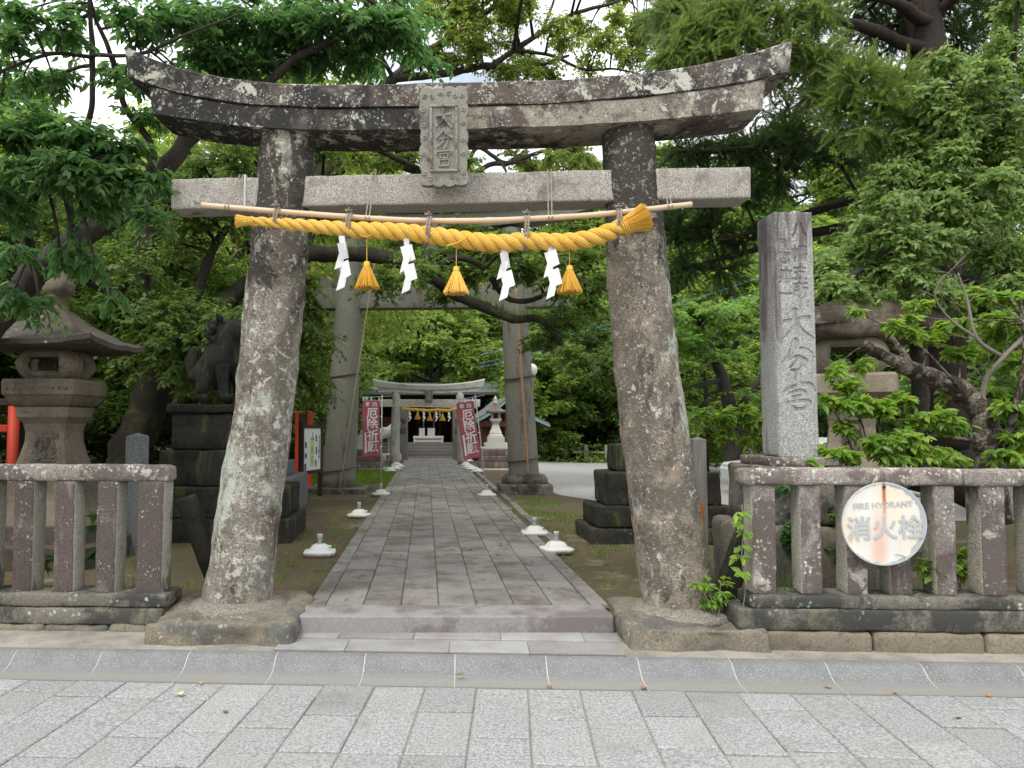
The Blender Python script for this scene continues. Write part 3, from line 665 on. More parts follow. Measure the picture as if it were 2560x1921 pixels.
# ------------------------------------------------------------------ bamboo pole, rope, tassels and papers in front of it
t = NT('bamboo'); nb = t.noise(3, 4, 0.6, (1.0, 8, 8)); M['bamboo'] = t.finish(t.mix(nb, (0.46, 0.34, 0.23), (0.64, 0.51, 0.38)), 0.45, None, 0, 0, 0.4)
VB = -0.40
bpts = spline([(-1.885, VB, 3.292), (-1.2, VB, 3.225), (-0.5, VB, 3.165), (0.0, VB, 3.145), (0.5, VB, 3.15), (1.1, VB, 3.18), (1.745, VB, 3.243)], 140)
brad = []
for i, p in enumerate(bpts):
    k = (p[0]+1.885) % 0.268; brad.append(0.0215 + (0.0022 if k < 0.03 else 0) - 0.0012*(p[0]+1.9)/3.6)
pole = tag(put('bamboo_pole', tube(bpts, brad, 14), M['bamboo'], None, FR(0, 0), (0, 0, TH), True), 'long pale bamboo pole hung across the front gate above the yellow rope', 'bamboo pole')
def bamz(u): return float(np.interp(u, [p[0] for p in bpts], [p[2] for p in bpts]))

M['cord'] = plain('cord_twine', (0.27, 0.235, 0.195), 0.95, 0.45, 160)
def twine(pts, r=0.0045, n=40):
    """two-ply twisted cord"""
    P = spline(pts, n); out = []
    for ph in (0, math.pi):
        q = []
        for i, p in enumerate(P):
            a = i*1.1+ph; q.append((p[0]+math.cos(a)*r*0.6, p[1]+math.sin(a)*r*0.6, p[2]))
        out.append(tube(q, r*0.75, 5))
    return join(*out)
for k, (ut, ub, where) in enumerate(((-1.67, -1.86+0.12, 'outside the left pillar'), (-0.615, -0.41, 'first inside the left pillar'), (0.745, 0.765, 'between the plaque and the right pillar'), (1.62, 1.60, 'just outside the right pillar'))):
    ub = (-1.69, -0.63, 0.72, 1.585)[k]; zb = bamz(ub); pc = []
    for d in (-0.012, 0.014):
        pc.append(twine([(ut+d+0.04*(k == 0), 0.14, 3.50), (ut+d, 0.12, 3.62), (ut+d, -0.10, 3.615), (ut+d, -0.145, 3.59), (ut*0.5+ub*0.5+d, -0.26, 3.42), (ub+d, VB+0.01, zb+0.032), (ub+d, VB-0.026, zb), (ub+d, VB, zb-0.026), (ub+d, VB+0.026, zb)], n=70))
    tag(put('hanging_cord', join(*pc), M['cord'], None, FR(0, 0), (0, 0, TH), True), 'doubled grey cord holding the bamboo pole, ' + where, 'cord', 'cords holding the bamboo pole')

VR = -0.43
RK = [(-1.50, 3.158, 0.030), (-1.31, 3.140, 0.036), (-1.0, 3.108, 0.046), (-0.765, 3.084, 0.053), (-0.45, 3.066, 0.058), (-0.176, 3.034, 0.060), (0.10, 2.992, 0.060), (0.34, 2.965, 0.060), (0.54, 2.978, 0.060), (0.80, 2.968, 0.059), (1.0, 2.992, 0.058), (1.13, 3.035, 0.057), (1.225, 3.072, 0.055)]
rp = spline([(u, VR, z, r) for u, z, r in RK], 260)
rope = thing('shimenawa_rope', 'thick twisted golden yellow rope hanging from the bamboo pole', 'rope', FR(0, 0), TH)
t = NT('yellow_rope'); n1 = t.noise(110, 5, 0.75); n2 = t.noise(5, 6, 0.7)
c = t.mix(t.ramp(n1, 0.3, 0.7), (0.50, 0.25, 0.018), (0.83, 0.54, 0.10)); c = t.mix(t.ramp(n2, 0.42, 0.66), c, t.mix(0.5, c, (0.70, 0.46, 0.14)))
M['yellow'] = t.finish(c, 0.6, n1, 0.3, 0.003, 0.25)
arc = [0.0]
for a, b in zip(rp[:-1], rp[1:]): arc.append(arc[-1]+float(np.linalg.norm(b[:3]-a[:3])))
for s in range(3):
    pts, rr = [], []
    for i, p in enumerate(rp):
        tt = Vector(rp[min(i+1, 259)][:3]-rp[max(i-1, 0)][:3]).normalized(); ny = Vector((0, 1, 0)); nz = tt.cross(ny).normalized()
        ang = 2*math.pi*arc[i]/0.285 + s*2*math.pi/3
        o_ = float(p[3])*0.60
        pts.append(tuple(Vector(p[:3]) + ny*(math.cos(ang)*o_) + nz*(math.sin(ang)*o_))); rr.append(float(p[3])*0.525)
    put('strand', tube(pts, rr, 26, True, 0.055, twist=0.10), M['yellow'], rope, smooth=False)
def tuft(origin, axis, r0, r1, length, n, seed, thick=0.003, waist=None):
    rr = random.Random(seed); ax = Vector(axis).normalized(); e1 = ax.orthogonal().normalized(); e2 = ax.cross(e1); out = []
    for i in range(n):
        a = rr.uniform(0, 2*math.pi); q = math.sqrt(rr.random()); L = length*rr.uniform(0.9, 1.03)
        d = e1*math.cos(a)+e2*math.sin(a)
        w = r0*1.02 if waist is None else waist
        pts = [Vector(origin)+d*r0*q, Vector(origin)+ax*L*0.45+d*w*q*1.02, Vector(origin)+ax*L+d*r1*(q+rr.uniform(-0.05, 0.08))]
        out.append(tube([tuple(p) for p in pts], [thick, thick, thick*0.7], 3, False))
    return join(*out)
put('small_tuft', tuft((-1.48, VR, 3.156), (-1, 0, 0.02), 0.030, 0.048, 0.13, 320, 1, 0.003, 0.032), M['yellow'], rope)
put('large_tuft', tuft((1.215, VR, 3.066), (1, 0, 0.42), 0.058, 0.100, 0.215, 800, 2, 0.0035, 0.066), M['yellow'], rope)
put('binding', tube([(-1.485-0.004*a, VR+0.034*math.cos(a), 3.155+0.034*math.sin(a)) for a in np.linspace(0, 12.6, 28)], 0.004, 5), M['yellow'], rope)
put('binding', tube([(1.222+0.0022*a-0.027*math.sin(a), VR+0.064*math.cos(a), 3.069+0.001*a+0.064*math.sin(a)) for a in np.linspace(0, 18.8, 48)], 0.005, 5), M['yellow'], rope)
put('loose_end', tube(spline([(0.10, VR-0.06, 3.01), (0.085, VR-0.075, 2.98), (0.03, VR-0.07, 2.955), (-0.04, VR-0.075, 2.935)], 12), 0.0045, 6), M['yellow'], rope)
fz = []
rf = random.Random(9)
for i in range(420):
    k = rf.randrange(4, 255); a = rf.uniform(0, 6.28); r_ = float(rp[k][3])*1.10; c_ = Vector(rp[k][:3]); n_ = Vector((0, math.cos(a), math.sin(a))); s0 = c_+n_*r_*0.96
    d_ = Vector((rf.uniform(-1, 1), 0, 0))*0.03+n_*rf.uniform(0.004, 0.014)+Vector((0, 0, -0.006))
    fz.append(tube([tuple(s0), tuple(s0+d_*0.6), tuple(s0+d_+Vector((0, 0, -0.004)))], [0.0011, 0.0010, 0.0006], 3, False))
put('stray_fibres', join(*fz), M['yellow'], rope)['kind'] = 'stuff'
for k, u in enumerate((-1.31, -0.765, -0.176, 0.54, 1.205)):
    zr = float(np.interp(u, [p[0] for p in rp], [p[2] for p in rp])); r_ = float(np.interp(u, [p[0] for p in rp], [p[3] for p in rp])); zb = bamz(u)
    top, bot = zb+0.026, zr-r_*1.22; mid = (top+bot)/2; hh = (top-bot)/2; pc = []
    for d in (-0.010, 0.010):
        pc.append(twine([(u+d+0.02*math.cos(a)*0.5, VR+0.012-max(0.034, r_*1.28)*math.sin(a), mid+hh*math.cos(a)) for a in np.linspace(0, 2*math.pi, 11)], 0.0065, 60))
    for j in range(5):
        a = j*1.3; pc.append(twine([(u, VR-0.01, top), (u+0.028*math.cos(a), VR-0.02-0.012*math.sin(a*2), top+0.012+0.016*math.sin(a)), (u+0.012*math.cos(a+1), VR-0.03, top+0.006)], 0.0045, 14))
    put('tie', join(*pc), M['cord'], rope, smooth=True)

def tassel_mesh(seed):
    head = lathe([(0.006, 0.0), (0.020, -0.004), (0.0235, -0.015), (0.023, -0.028), (0.026, -0.030), (0.026, -0.036), (0.0235, -0.038), (0.0255, -0.041), (0.0255, -0.047), (0.024, -0.05)], 20)
    return head, tuft((0, 0, -0.045), (0, 0, -1), 0.026, 0.092, 0.160, 420, seed, 0.0035, 0.056)
TU = ((-0.63, 'left one, next to the leftmost paper streamer', 3.005, 0.105), (0.03, 'middle one, hanging lowest below the plaque', 2.945, 0.085), (0.853, 'right one, close to the right pillar', 2.945, 0.085))
for k, (u, where, zt, dl) in enumerate(TU):
    zr = float(np.interp(u, [p[0] for p in rp], [p[2] for p in rp]))
    zh = (2.845, 2.80, 2.798)[k]
    ts = thing('tassel', 'golden yellow tassel on the rope, ' + where, 'tassel', tuple(Vector(FR(u, VR, zh))), TH+k, 'yellow tassels on the front rope')
    h_, s_ = tassel_mesh(40+k)
    put('head', h_, M['yellow'], ts, smooth=True); put('fringe', s_, M['yellow'], ts)
    put('thread', join(tube([(0, 0, -0.01), (0, 0, zr-zh-0.04)], 0.003, 6), tube([(0.065*math.sin(a)*0.9, 0.07*math.cos(a)*math.cos(TH+k)+0.0, zr-zh+0.066*math.cos(a)) for a in np.linspace(0, 6.28, 14)], 0.003, 5)), M['yellow'], ts)
t = NT('paper'); M['paper'] = t.finish((0.86, 0.86, 0.87), 0.7); tr = t.n.new('ShaderNodeBsdfTranslucent'); tr.inputs[0].default_value = (0.8, 0.8, 0.8, 1); mx = t.n.new('ShaderNodeMixShader'); mx.inputs[0].default_value = 0.25
t.l.new(t.b.outputs[0], mx.inputs[1]); t.l.new(tr.outputs[0], mx.inputs[2]); t.l.new(mx.outputs[0], t.out.inputs[0])
def shide(turns, s=1.0):
    """folded zigzag paper; turns = yaw of each panel"""
    V, F = [], []
    def sheet(p, th=0.0012):
        c_ = Vector((0, 0, 0)); pts = [Vector(q) for q in p]; nrm = (pts[1]-pts[0]).cross(pts[3]-pts[0]).normalized()
        k = len(V)
        for q in pts: V.append(tuple(q+nrm*th))
        for q in pts: V.append(tuple(q-nrm*th))
        F.extend([(k, k+1, k+2, k+3), (k+7, k+6, k+5, k+4)] + [(k+i, k+4+i, k+4+(i+1) % 4, k+(i+1) % 4) for i in range(4)])
    w = 0.068*s; x0 = 0.0; z = 0.0
    # hanger strip
    a = turns[0]; sheet([(-0.020*s, 0, 0), (0.022*s, 0.004, 0), (0.034*s*math.cos(a), 0.02*math.sin(a), -0.10*s), (-0.008*s, 0.02*math.sin(a), -0.105*s)])
    z = -0.075*s
    for k, a in enumerate(turns[1:]):
        ca, sa = math.cos(a), math.sin(a); dirn = 1 if k % 2 == 0 else -1
        L = (0.105 if k < len(turns)-2 else 0.12)*s; ox = 0.012*dirn*s + 0.016*k*s*0.5; y = -0.004*k
        sl = 0.020*dirn*s
        def P(x, zz): return (ox + x*ca, y + x*sa, zz)
        sheet([P(-w/2-sl, z+0.01*s), P(w/2-sl*0.3, z+0.034*s), P(w/2+sl, z-L+0.03*s), P(-w/2+sl*0.6, z-L)])
        z -= 0.068*s
    return V, F
SH = ((-0.815, 3.03, (0.5, 0.9, 0.5, -0.5, 0.35), 'leftmost of the four'), (-0.337, 3.005, (0.9, 0.2, -0.4, 0.3, 0.4), 'second from the left'), (0.372, 2.945, (1.1, 0.8, 0.2, -0.2, 0.15), 'third from the left'), (0.71, 2.955, (0.7, -0.3, 0.2, -0.1, 0.2), 'rightmost of the four'))
for u, z, tn, where in SH:
    tag(put('paper_streamer', shide(tn, 1.04), M['paper'], None, FR(u, VR-0.03, z), (0, 0, TH)), 'white folded zigzag paper streamer on the yellow rope, ' + where, 'paper streamer', 'paper streamers on the front rope')
# ------------------------------------------------------------------ stone fences on the street
def post_mesh(name, w, d, h, seed, taper=0.0):
    vf = rough_box(-w/2, w/2, -d/2, d/2, 0, h, 0.016, 0.045, 0.004, 9, seed)
    me = mesh_of(name, vf, True); return me
def two_tone(me, front, side):
    me.materials.append(front); me.materials.append(side)
    for p in me.polygons: p.material_index = 0 if p.normal.y < -0.6 or p.normal.z > 0.7 else 1
def rail_vf(x0, x1, y0, y1, z0, z1, seed):
    return rough_box(x0, x1, y0, y1, z0, z1, 0.028, 0.05, 0.007, 7, seed, 70, lambda p: (p[0], p[1], p[2]-max(0.0, (p[2]-(z0+z1)/2))*0.25*max(0.0, (p[1]-(y0+y1)/2)/((y1-y0)/2))))
LF_ = thing('stone_fence', 'low stone fence with purple brown posts left of the gate', 'fence', (-1.96, 5.97, 0), TH)
put('top_rail', rail_vf(-3.6, 0.0, -0.10, 0.11, 1.205, 1.335, 4), M['rail'], LF_, smooth=True)
for k, x in enumerate((-0.135, -0.475, -0.80, -1.125, -1.45, -1.775, -2.1, -2.425, -2.75, -3.075, -3.4)):
    w = 0.20 if k == 0 else 0.158
    me = post_mesh('post', w, 0.20 if k == 0 else 0.19, 0.85, 31+k); two_tone(me, M['fence_front'], M['fence_side'])
    put('post', me, None, LF_, (x, 0.0, 0.36), (0, R.uniform(-0.01, 0.01), R.uniform(-0.03, 0.03)))
put('base_beam', rough_box(-3.7, 0.03, -0.15, 0.17, 0.268, 0.37, 0.02, 0.06, 0.008, 5, 6, 70), M['basebeam'], LF_, smooth=True)
put('base_beam', rough_box(-3.7, 0.0, -0.17, 0.17, 0.145, 0.268, 0.02, 0.06, 0.008, 5, 7, 70), M['basebeam'], LF_, smooth=True)
xx = 0.02
for k in range(7):
    L = (0.42, 0.5, 0.62, 0.45, 0.7, 0.5, 0.5)[k]
    put('foundation_stone', rough_box(xx-L+0.012, xx, -0.21+R.uniform(-0.02, 0.02), 0.15, 0.07, 0.142, 0.03, 0.05, 0.02, 5, 60+k), M['rock'], LF_, smooth=True); xx -= L
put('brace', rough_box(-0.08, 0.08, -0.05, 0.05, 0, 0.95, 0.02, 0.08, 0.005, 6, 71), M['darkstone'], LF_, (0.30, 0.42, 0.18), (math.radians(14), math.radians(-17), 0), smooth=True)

RF_ = thing('stone_fence', 'low pale stone fence with round sign hung on it right of the gate', 'fence', (2.25, 5.50, 0), TH)
put('top_rail', rail_vf(-0.02, 1.47, -0.10, 0.12, 1.215, 1.335, 14), M['rail'], RF_, smooth=True)
put('top_rail', rail_vf(1.476, 3.8, -0.097, 0.12, 1.213, 1.332, 15), M['rail'], RF_, smooth=True)
for k, x in enumerate((0.115, 0.44, 0.745, 1.045, 1.345, 1.665, 1.985, 2.30, 2.61, 2.92, 3.23, 3.54)):
    w = 0.165 if k in (0, 5) else 0.142
    me = post_mesh('post', w, 0.175, 0.76, 131+k); two_tone(me, M['fence_pale'], M['fence_side'])
    put('post', me, None, RF_, (x, 0.01, 0.458), (0, R.uniform(-0.01, 0.01), R.uniform(-0.03, 0.03)))
put('base_beam', rough_box(0.0, 3.8, -0.135, 0.17, 0.375, 0.462, 0.02, 0.06, 0.008, 5, 16, 70), M['basebeam'], RF_, smooth=True)
put('base_beam', rough_box(-0.1, 3.8, -0.155, 0.17, 0.232, 0.375, 0.02, 0.06, 0.010, 5, 17, 70), M['basebeam'], RF_, smooth=True)
xx = -0.06
for k in range(6):
    L = (0.85, 0.74, 0.6, 0.8, 0.6, 0.6)[k]
    put('foundation_stone', rough_box(xx+0.012, xx+L, -0.17+R.uniform(-0.015, 0.015), 0.15, 0.07, 0.228, 0.03, 0.05, 0.014, 5, 160+k), M['sandstone'], RF_, smooth=True); xx += L
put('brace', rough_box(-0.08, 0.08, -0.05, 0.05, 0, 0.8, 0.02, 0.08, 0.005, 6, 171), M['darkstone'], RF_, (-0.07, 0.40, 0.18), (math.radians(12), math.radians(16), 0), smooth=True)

# ------------------------------------------------------------------ round fire hydrant sign
SG = thing('fire_hydrant_sign', 'faded round metal fire hydrant sign hanging on the right fence', 'sign', (3.125, 5.285, 0.962), TH)
SG.rotation_euler = (math.radians(2), 0, TH)
t = NT('sign_enamel'); SP = t.n.new('ShaderNodeSeparateXYZ'); t.l.new(t.obj, SP.inputs[0])
ex = t.noise(14, 6, 0.7); n2 = t.noise(5, 5, 0.6, (1, 1, 0.25)); n3 = t.noise(90, 3, 0.8)
r2 = t.math('ADD', t.math('MULTIPLY', SP.outputs[0], SP.outputs[0]), t.math('MULTIPLY', SP.outputs[2], SP.outputs[2]))
edge = t.math('ADD', t.math('SQRT', r2), t.math('ADD', t.math('MULTIPLY', SP.outputs[0], 0.06), t.math('MULTIPLY', t.math('SUBTRACT', ex, 0.5), 0.10)))
paint = t.ramp(edge, 0.262, 0.268, True)
c = t.mix(t.ramp(n2, 0.40, 0.60), (0.66, 0.67, 0.665), (0.70, 0.61, 0.47))
c = t.mix(t.math('MULTIPLY', t.ramp(t.math('ABSOLUTE', t.math('ADD', SP.outputs[0], 0.035)), 0.02, 0.07, True), t.ramp(SP.outputs[2], 0.15, -0.02)), c, (0.68, 0.47, 0.38))
streak = t.math('MULTIPLY', t.ramp(t.math('ABSOLUTE', t.math('ADD', SP.outputs[0], t.math('MULTIPLY', t.math('SUBTRACT', ex, 0.5), 0.02))), 0.006, 0.018, True), t.ramp(SP.outputs[2], 0.02, 0.14))
c = t.mix(streak, c, (0.42, 0.13, 0.04))
c = t.mix(paint, (0.36, 0.39, 0.40), c); c = t.mix(t.ramp(n3, 0.66, 0.74), c, t.scale_by(c, 0.8))
M['sign'] = t.finish(c, 0.55, None, 0, 0, 0.4)
M['sign_grey'] = plain('sign_grey', (0.42, 0.445, 0.45), 0.55, 0.1, 20)
dv = lathe([(0.280, 0.010), (0.2805, 0.0), (0.279, -0.006), (0.274, -0.008), (0.268, -0.005), (0.262, -0.004), (0.18, -0.009), (0.09, -0.012), (0.004, -0.013)], 72)
put('disc', ([(x, z, y) for x, y, z in dv[0]], [q[::-1] for q in dv[1]]), M['sign'], SG, smooth=True)
rim = tube([(0.2785*math.cos(a), -0.003, 0.2785*math.sin(a)) for a in np.linspace(0, 2*math.pi, 73)], 0.0055, 8, False)
put('rim', rim, M['sign_grey'], SG, smooth=True)
put('english_lettering', text_vf('FIRE HYDRANT', size=0.058, extrude=0.0008, offset=0.0006), M['sign_grey'], SG, (-0.01, -0.0125, 0.128), (0, math.radians(-3), 0))['label'] = 'grey FIRE HYDRANT lettering'
put('japanese_lettering', text_vf('消火栓', size=0.170, extrude=0.0008, offset=0.0022), M['sign_grey'], SG, (0.0, -0.0155, -0.035), (0, math.radians(-2), 0))['label'] = 'large grey Japanese lettering'
put('hook_wire', join(tube([(0.0, -0.012, 0.245), (0.0, -0.016, 0.262), (0.0, -0.004, 0.292), (0.0, -0.012, 0.34), (0.0, 0.05, 0.385)], 0.002, 6), tube(spline([(0.065, -0.012, -0.205), (0.09, -0.018, -0.208), (0.12, -0.016, -0.215), (0.135, 0.0, -0.235)], 10), 0.002, 5)), plain('wire', (0.09, 0.07, 0.055), 0.6), SG)
hv = lathe([(0.0095, -0.001), (0.0095, 0.002)], 14)
put('bolt_hole', ([(x, -0.0135+z, y+0.252) for x, y, z in hv[0]], hv[1]), plain('hole', (0.02, 0.015, 0.012), 0.9), SG)
# ------------------------------------------------------------------ inscribed monument
MO = thing('stone_monument', 'tall square granite pillar carved with a vertical inscription behind the right fence', 'monument', (3.005, 6.40, 0), math.radians(1))
H0, H1 = 1.385, 3.385
gx_ = np.linspace(-0.165, 0.165, 120); gz_ = np.linspace(0.0, 2.0, 640); GX, GZ = np.meshgrid(gx_, gz_)
Zr = lambda z: z   # local height above the pillar foot
strokes = place(DAI, 0.0, 1.065, 0.245, 1.12, 1.35) + place([[(-0.05, 0.52, 0.11), (-0.15, 0.2, 0.09), (-0.42, -0.15, 0.04)], [(0.10, 0.3, 0.05), (0.30, 0.22, 0.07), (0.46, 0.02, 0.03)], [(-0.28, -0.06, 0.04), (0.0, 0.05, 0.05), (0.22, -0.12, 0.08), (0.05, -0.38, 0.07), (-0.20, -0.36, 0.03)], [(0.02, 0.0, 0.05), (-0.12, -0.2, 0.05), (-0.26, -0.3, 0.02)], [(0.0, -0.5, 0.09), (0.05, -0.54, 0.05)]], 0.005, 0.795, 0.26, 1.12, 1.15)
strokes += place([[(0.0, 0.52, 0.10), (0.02, 0.40, 0.07)], [(-0.38, 0.10, 0.05), (-0.1, 0.24, 0.06), (0.30, 0.30, 0.07), (0.46, 0.10, 0.03)], [(-0.24, 0.04, 0.05), (0.05, 0.12, 0.06), (0.16, 0.0, 0.05), (-0.16, -0.08, 0.05)], [(0.0, -0.08, 0.05), (-0.06, -0.16, 0.05)], [(-0.30, -0.28, 0.06), (0.0, -0.20, 0.05), (0.28, -0.24, 0.07), (0.20, -0.42, 0.05)], [(-0.26, -0.32, 0.05), (-0.06, -0.46, 0.06), (0.22, -0.40, 0.04)]], 0.005, 0.50, 0.265, 1.12, 1.15)
fld = np.clip(stroke_field(GX, GZ, strokes)*1.6, 0, 1)**0.6
fld2 = np.zeros_like(fld)
for ch, xx_, zz_, sz in (('八', 0.045, 1.84, 0.13), ('幡', 0.045, 1.64, 0.14), ('五', 0.04, 1.48, 0.13), ('所', 0.045, 1.345, 0.13), ('別', -0.075, 1.72, 0.10), ('宮', -0.08, 1.61, 0.11), ('第', -0.082, 1.455, 0.12), ('一', -0.08, 1.31, 0.11)):
    fld2 = np.maximum(fld2, text_raster(ch, GX, GZ, xx_, zz_, sz, 0.0035))
for _ in range(1):
    fld2 = (fld2 + np.roll(fld2, 1, 0) + np.roll(fld2, -1, 0) + np.roll(fld2, 1, 1) + np.roll(fld2, -1, 1))/5
grv = np.zeros_like(fld)
for gxx in (-0.132, 0.132): grv = np.maximum(grv, np.clip(1-np.abs(GX-gxx)/0.007, 0, 1))
rnd = np.array([[0.0035*fnoise((x*9, z*9, 3), 3) for x in gx_[::5]] for z in gz_[::10]])
rnd = np.repeat(np.repeat(rnd, 10, 0), 5, 1)[:GX.shape[0], :GX.shape[1]]
ker = np.ones(9)/9
rnd = np.apply_along_axis(lambda a: np.convolve(np.pad(a, 4, 'edge'), ker, 'valid'), 0, rnd)
rnd = np.apply_along_axis(lambda a: np.convolve(np.pad(a, 2, 'edge'), np.ones(5)/5, 'valid'), 1, rnd)
Yf = -0.2 + 0.030*fld + 0.020*fld2 + 0.006*grv + rnd
GXt = GX*(1.0-0.012*GZ); 
edge = np.minimum(np.minimum(0.165-np.abs(GX), 2.0-GZ), 0.02)/0.02
Yf = Yf + 0.016*(1-np.clip(edge, 0, 1))**2
put('carved_face', grid_vf(GXt, Yf, GZ), M['monument'], MO, (0, 0, H0), smooth=True)['label'] = 'front face carved with a Japanese inscription in cursive characters'
put('shaft', rough_box(-0.1655, 0.1655, -0.189, 0.11, 0.0, 2.0, 0.02, 0.05, 0.006, 8, 8, 44, lambda p: (p[0]*(1-0.012*p[2]), p[1], p[2])), M['monument'], MO, (0, 0, H0), smooth=True)
put('base_slab', rough_box(-0.26, 0.28, -0.28, 0.34, 1.31, 1.385, 0.015, 0.08, 0.006, 6, 9), M['rail'], MO, smooth=True)
put('base_block', rough_box(-0.34, 0.38, -0.34, 0.42, 0.85, 1.31, 0.03, 0.08, 0.012, 4, 10), M['basebeam'], MO, smooth=True)
put('base_block', rough_box(-0.46, 0.5, -0.42, 0.5, 0.15, 0.85, 0.05, 0.1, 0.03, 3, 11), M['rock'], MO, smooth=True)

# ------------------------------------------------------------------ lanterns flanking the gate
def pyramid_roof(half, ze, zt, lip=0.05, curve=1.5, seed=0, n=20, top=0.12, upturn=0.04, amp=0.012):
    """square roof with swept-up corners"""
    V, F = [], []
    rings = [(half*0.45, ze-0.02, 0), (half*0.9, ze-0.015, 0.5), (half, ze, 1.0), (half, ze+lip, 1.0)] + [(half + (top-half)*s, ze+lip+(zt-ze-lip)*(s**curve), (1-s)**2) for s in (0.12, 0.3, 0.5, 0.7, 0.88, 1.0)]
    m = 4*n
    for (h, z, up) in rings:
        for side in range(4):
            for i in range(n):
                s = -1+2*i/n
                x, y = ((s, -1), (1, s), (-s, 1), (-1, -s))[side]
                c_ = abs(s)**3
                p = Vector((x*h, y*h, z+upturn*up*c_))
                p += Vector((0, 0, amp*fnoise(p*5+Vector((seed, 0, 0)), 2))); V.append(tuple(p))
    for k in range(len(rings)-1):
        for i in range(m):
            j = (i+1) % m; F.append((k*m+i, k*m+j, (k+1)*m+j, (k+1)*m+i))
    F.append(tuple(range(m-1, -1, -1))); F.append(tuple(range((len(rings)-1)*m, len(rings)*m)))
    return V, F
def sq_loft(secs, seed=0, amp=0.006, n=8, r=0.12):
    """square lathe with softened corners: secs = [(half, z)]"""
    V, F = [], []; m = 4*n
    for (h, z) in secs:
        for side in range(4):
            for i in range(n):
                s = -1+2*i/n; x, y = ((s, -1), (1, s), (-s, 1), (-1, -s))[side]
                k = 1-r*0.5*abs(s)**6
                p = Vector((x*h*k, y*h*k, z)); p += Vector((x, y, 0))*amp*fnoise(p*6+Vector((seed, 0, 0)), 2); V.append(tuple(p))
    for k in range(len(secs)-1):
        for i in range(m):
            j = (i+1) % m; F.append((k*m+i, k*m+j, (k+1)*m+j, (k+1)*m+i))
    F.append(tuple(range(m-1, -1, -1))); F.append(tuple(range((len(secs)-1)*m, len(secs)*m)))
    return V, F
def firebox(parent, mat, z0, z1, half, win):
    """barrel-sided light chamber with a real window through it"""
    zc = (z0+z1)/2; hh = (z1-z0)/2; b = 0.35
    def barrel(zs): return 1.0 + b*(1-((zs-zc)/hh)**2)
    N = 9; zz = [z0+(z1-z0)*i/(N-1) for i in range(N)]
    ang = []; n = 48
    V, F = [], []
    for z in zz:
        for i in range(n):
            a = 2*math.pi*i/n - math.pi/4
            ct, st = math.cos(a), math.sin(a); q = 1/max(abs(ct), abs(st)); q = min(q, 1.18)
            h = half*barrel(z)/1.30; V.append((ct*h*q, st*h*q, z))
    skip = set()
    for k in range(N-1):
        for i in range(n):
            zm = (zz[k]+zz[k+1])/2; a = 2*math.pi*(i+0.5)/n - math.pi/4
            hit = False
            for face in range(4):
                d = (a - (-math.pi/2 + face*math.pi/2) + math.pi) % (2*math.pi) - math.pi
                if abs(d) < (0.46 if face % 2 == 0 else 0.30) and abs(zm-zc) < hh*0.66: hit = True
            if not hit: j = (i+1) % n; F.append((k*n+i, k*n+j, (k+1)*n+j, (k+1)*n+i))
    me = mesh_of('light_chamber', (V, F), True)
    bm = bmesh.new(); bm.from_mesh(me)
    bmesh.ops.solidify(bm, geom=list(bm.faces), thickness=0.07); bm.to_mesh(me); bm.free(); me.update()
    me.polygons.foreach_set('use_smooth', [False]*len(me.polygons))
    return put('light_chamber', me, mat, parent)
def carve_text(parent, txt, x, y, z, size, step, mat, rot=0):
    for i, ch in enumerate(txt):
        put('carved_character', text_vf(ch, size=size, extrude=0.003, offset=0.004), mat, parent, (x, y, z-i*step), (rot, 0, 0))
M['inscr'] = plain('inscription_dark', (0.10, 0.085, 0.065), 0.9, 0.3, 30)
LL = thing('stone_lantern', 'large sandstone lantern with pointed finial behind the left fence', 'stone lantern', (-4.06, 8.42, 0), math.radians(-2))
put('finial', lathe([(0.13, 2.86), (0.10, 2.93), (0.085, 3.02), (0.10, 3.07), (0.15, 3.10), (0.165, 3.15), (0.15, 3.22), (0.10, 3.29), (0.05, 3.34), (0.015, 3.38)], 24, 0.006, 6, 3), M['lantern'], LL, smooth=True)
put('roof', pyramid_roof(0.70, 2.47, 2.90, 0.055, 1.55, 1, upturn=0.05), M['lantern_roof'], LL, smooth=False)
firebox(LL, M['lantern'], 2.135, 2.46, 0.33, 0.4)
put('platform', sq_loft([(0.30, 1.84), (0.33, 1.86), (0.36, 1.90), (0.39, 1.95), (0.41, 1.97), (0.412, 2.10), (0.40, 2.13)], 2), M['lantern'], LL)
pc = []
for k in range(5):
    x = -0.28+0.14*k; pc.append(tube(spline([(x-0.05, -0.414, 2.02), (x-0.02, -0.416, 2.05), (x+0.02, -0.416, 2.02), (x+0.05, -0.414, 2.045)], 8), 0.007, 5))
put('carved_scrolls', join(*pc), M['lantern'], LL)
put('neck', sq_loft([(0.30, 1.73), (0.305, 1.835), (0.29, 1.84)], 3), M['lantern'], LL)
put('shaft', sq_loft([(0.55, 0.62), (0.47, 0.75), (0.385, 0.95), (0.315, 1.15), (0.262, 1.32), (0.228, 1.47), (0.222, 1.57), (0.245, 1.66), (0.30, 1.728)], 4), M['lantern'], LL)
for i, (ch, zz, yy, rt) in enumerate((('献', 1.46, -0.242, -0.16), ('燈', 1.22, -0.302, -0.34))):
    put('carved_character', text_vf(ch, size=0.28, extrude=0.006, offset=0.006), M['inscr'], LL, (0.02, yy, zz), (rt, 0, 0))
put('pedestal', sq_loft([(0.75, 0.15), (0.75, 0.42), (0.68, 0.45), (0.66, 0.62)], 5, 0.02), M['lantern_roof'], LL)

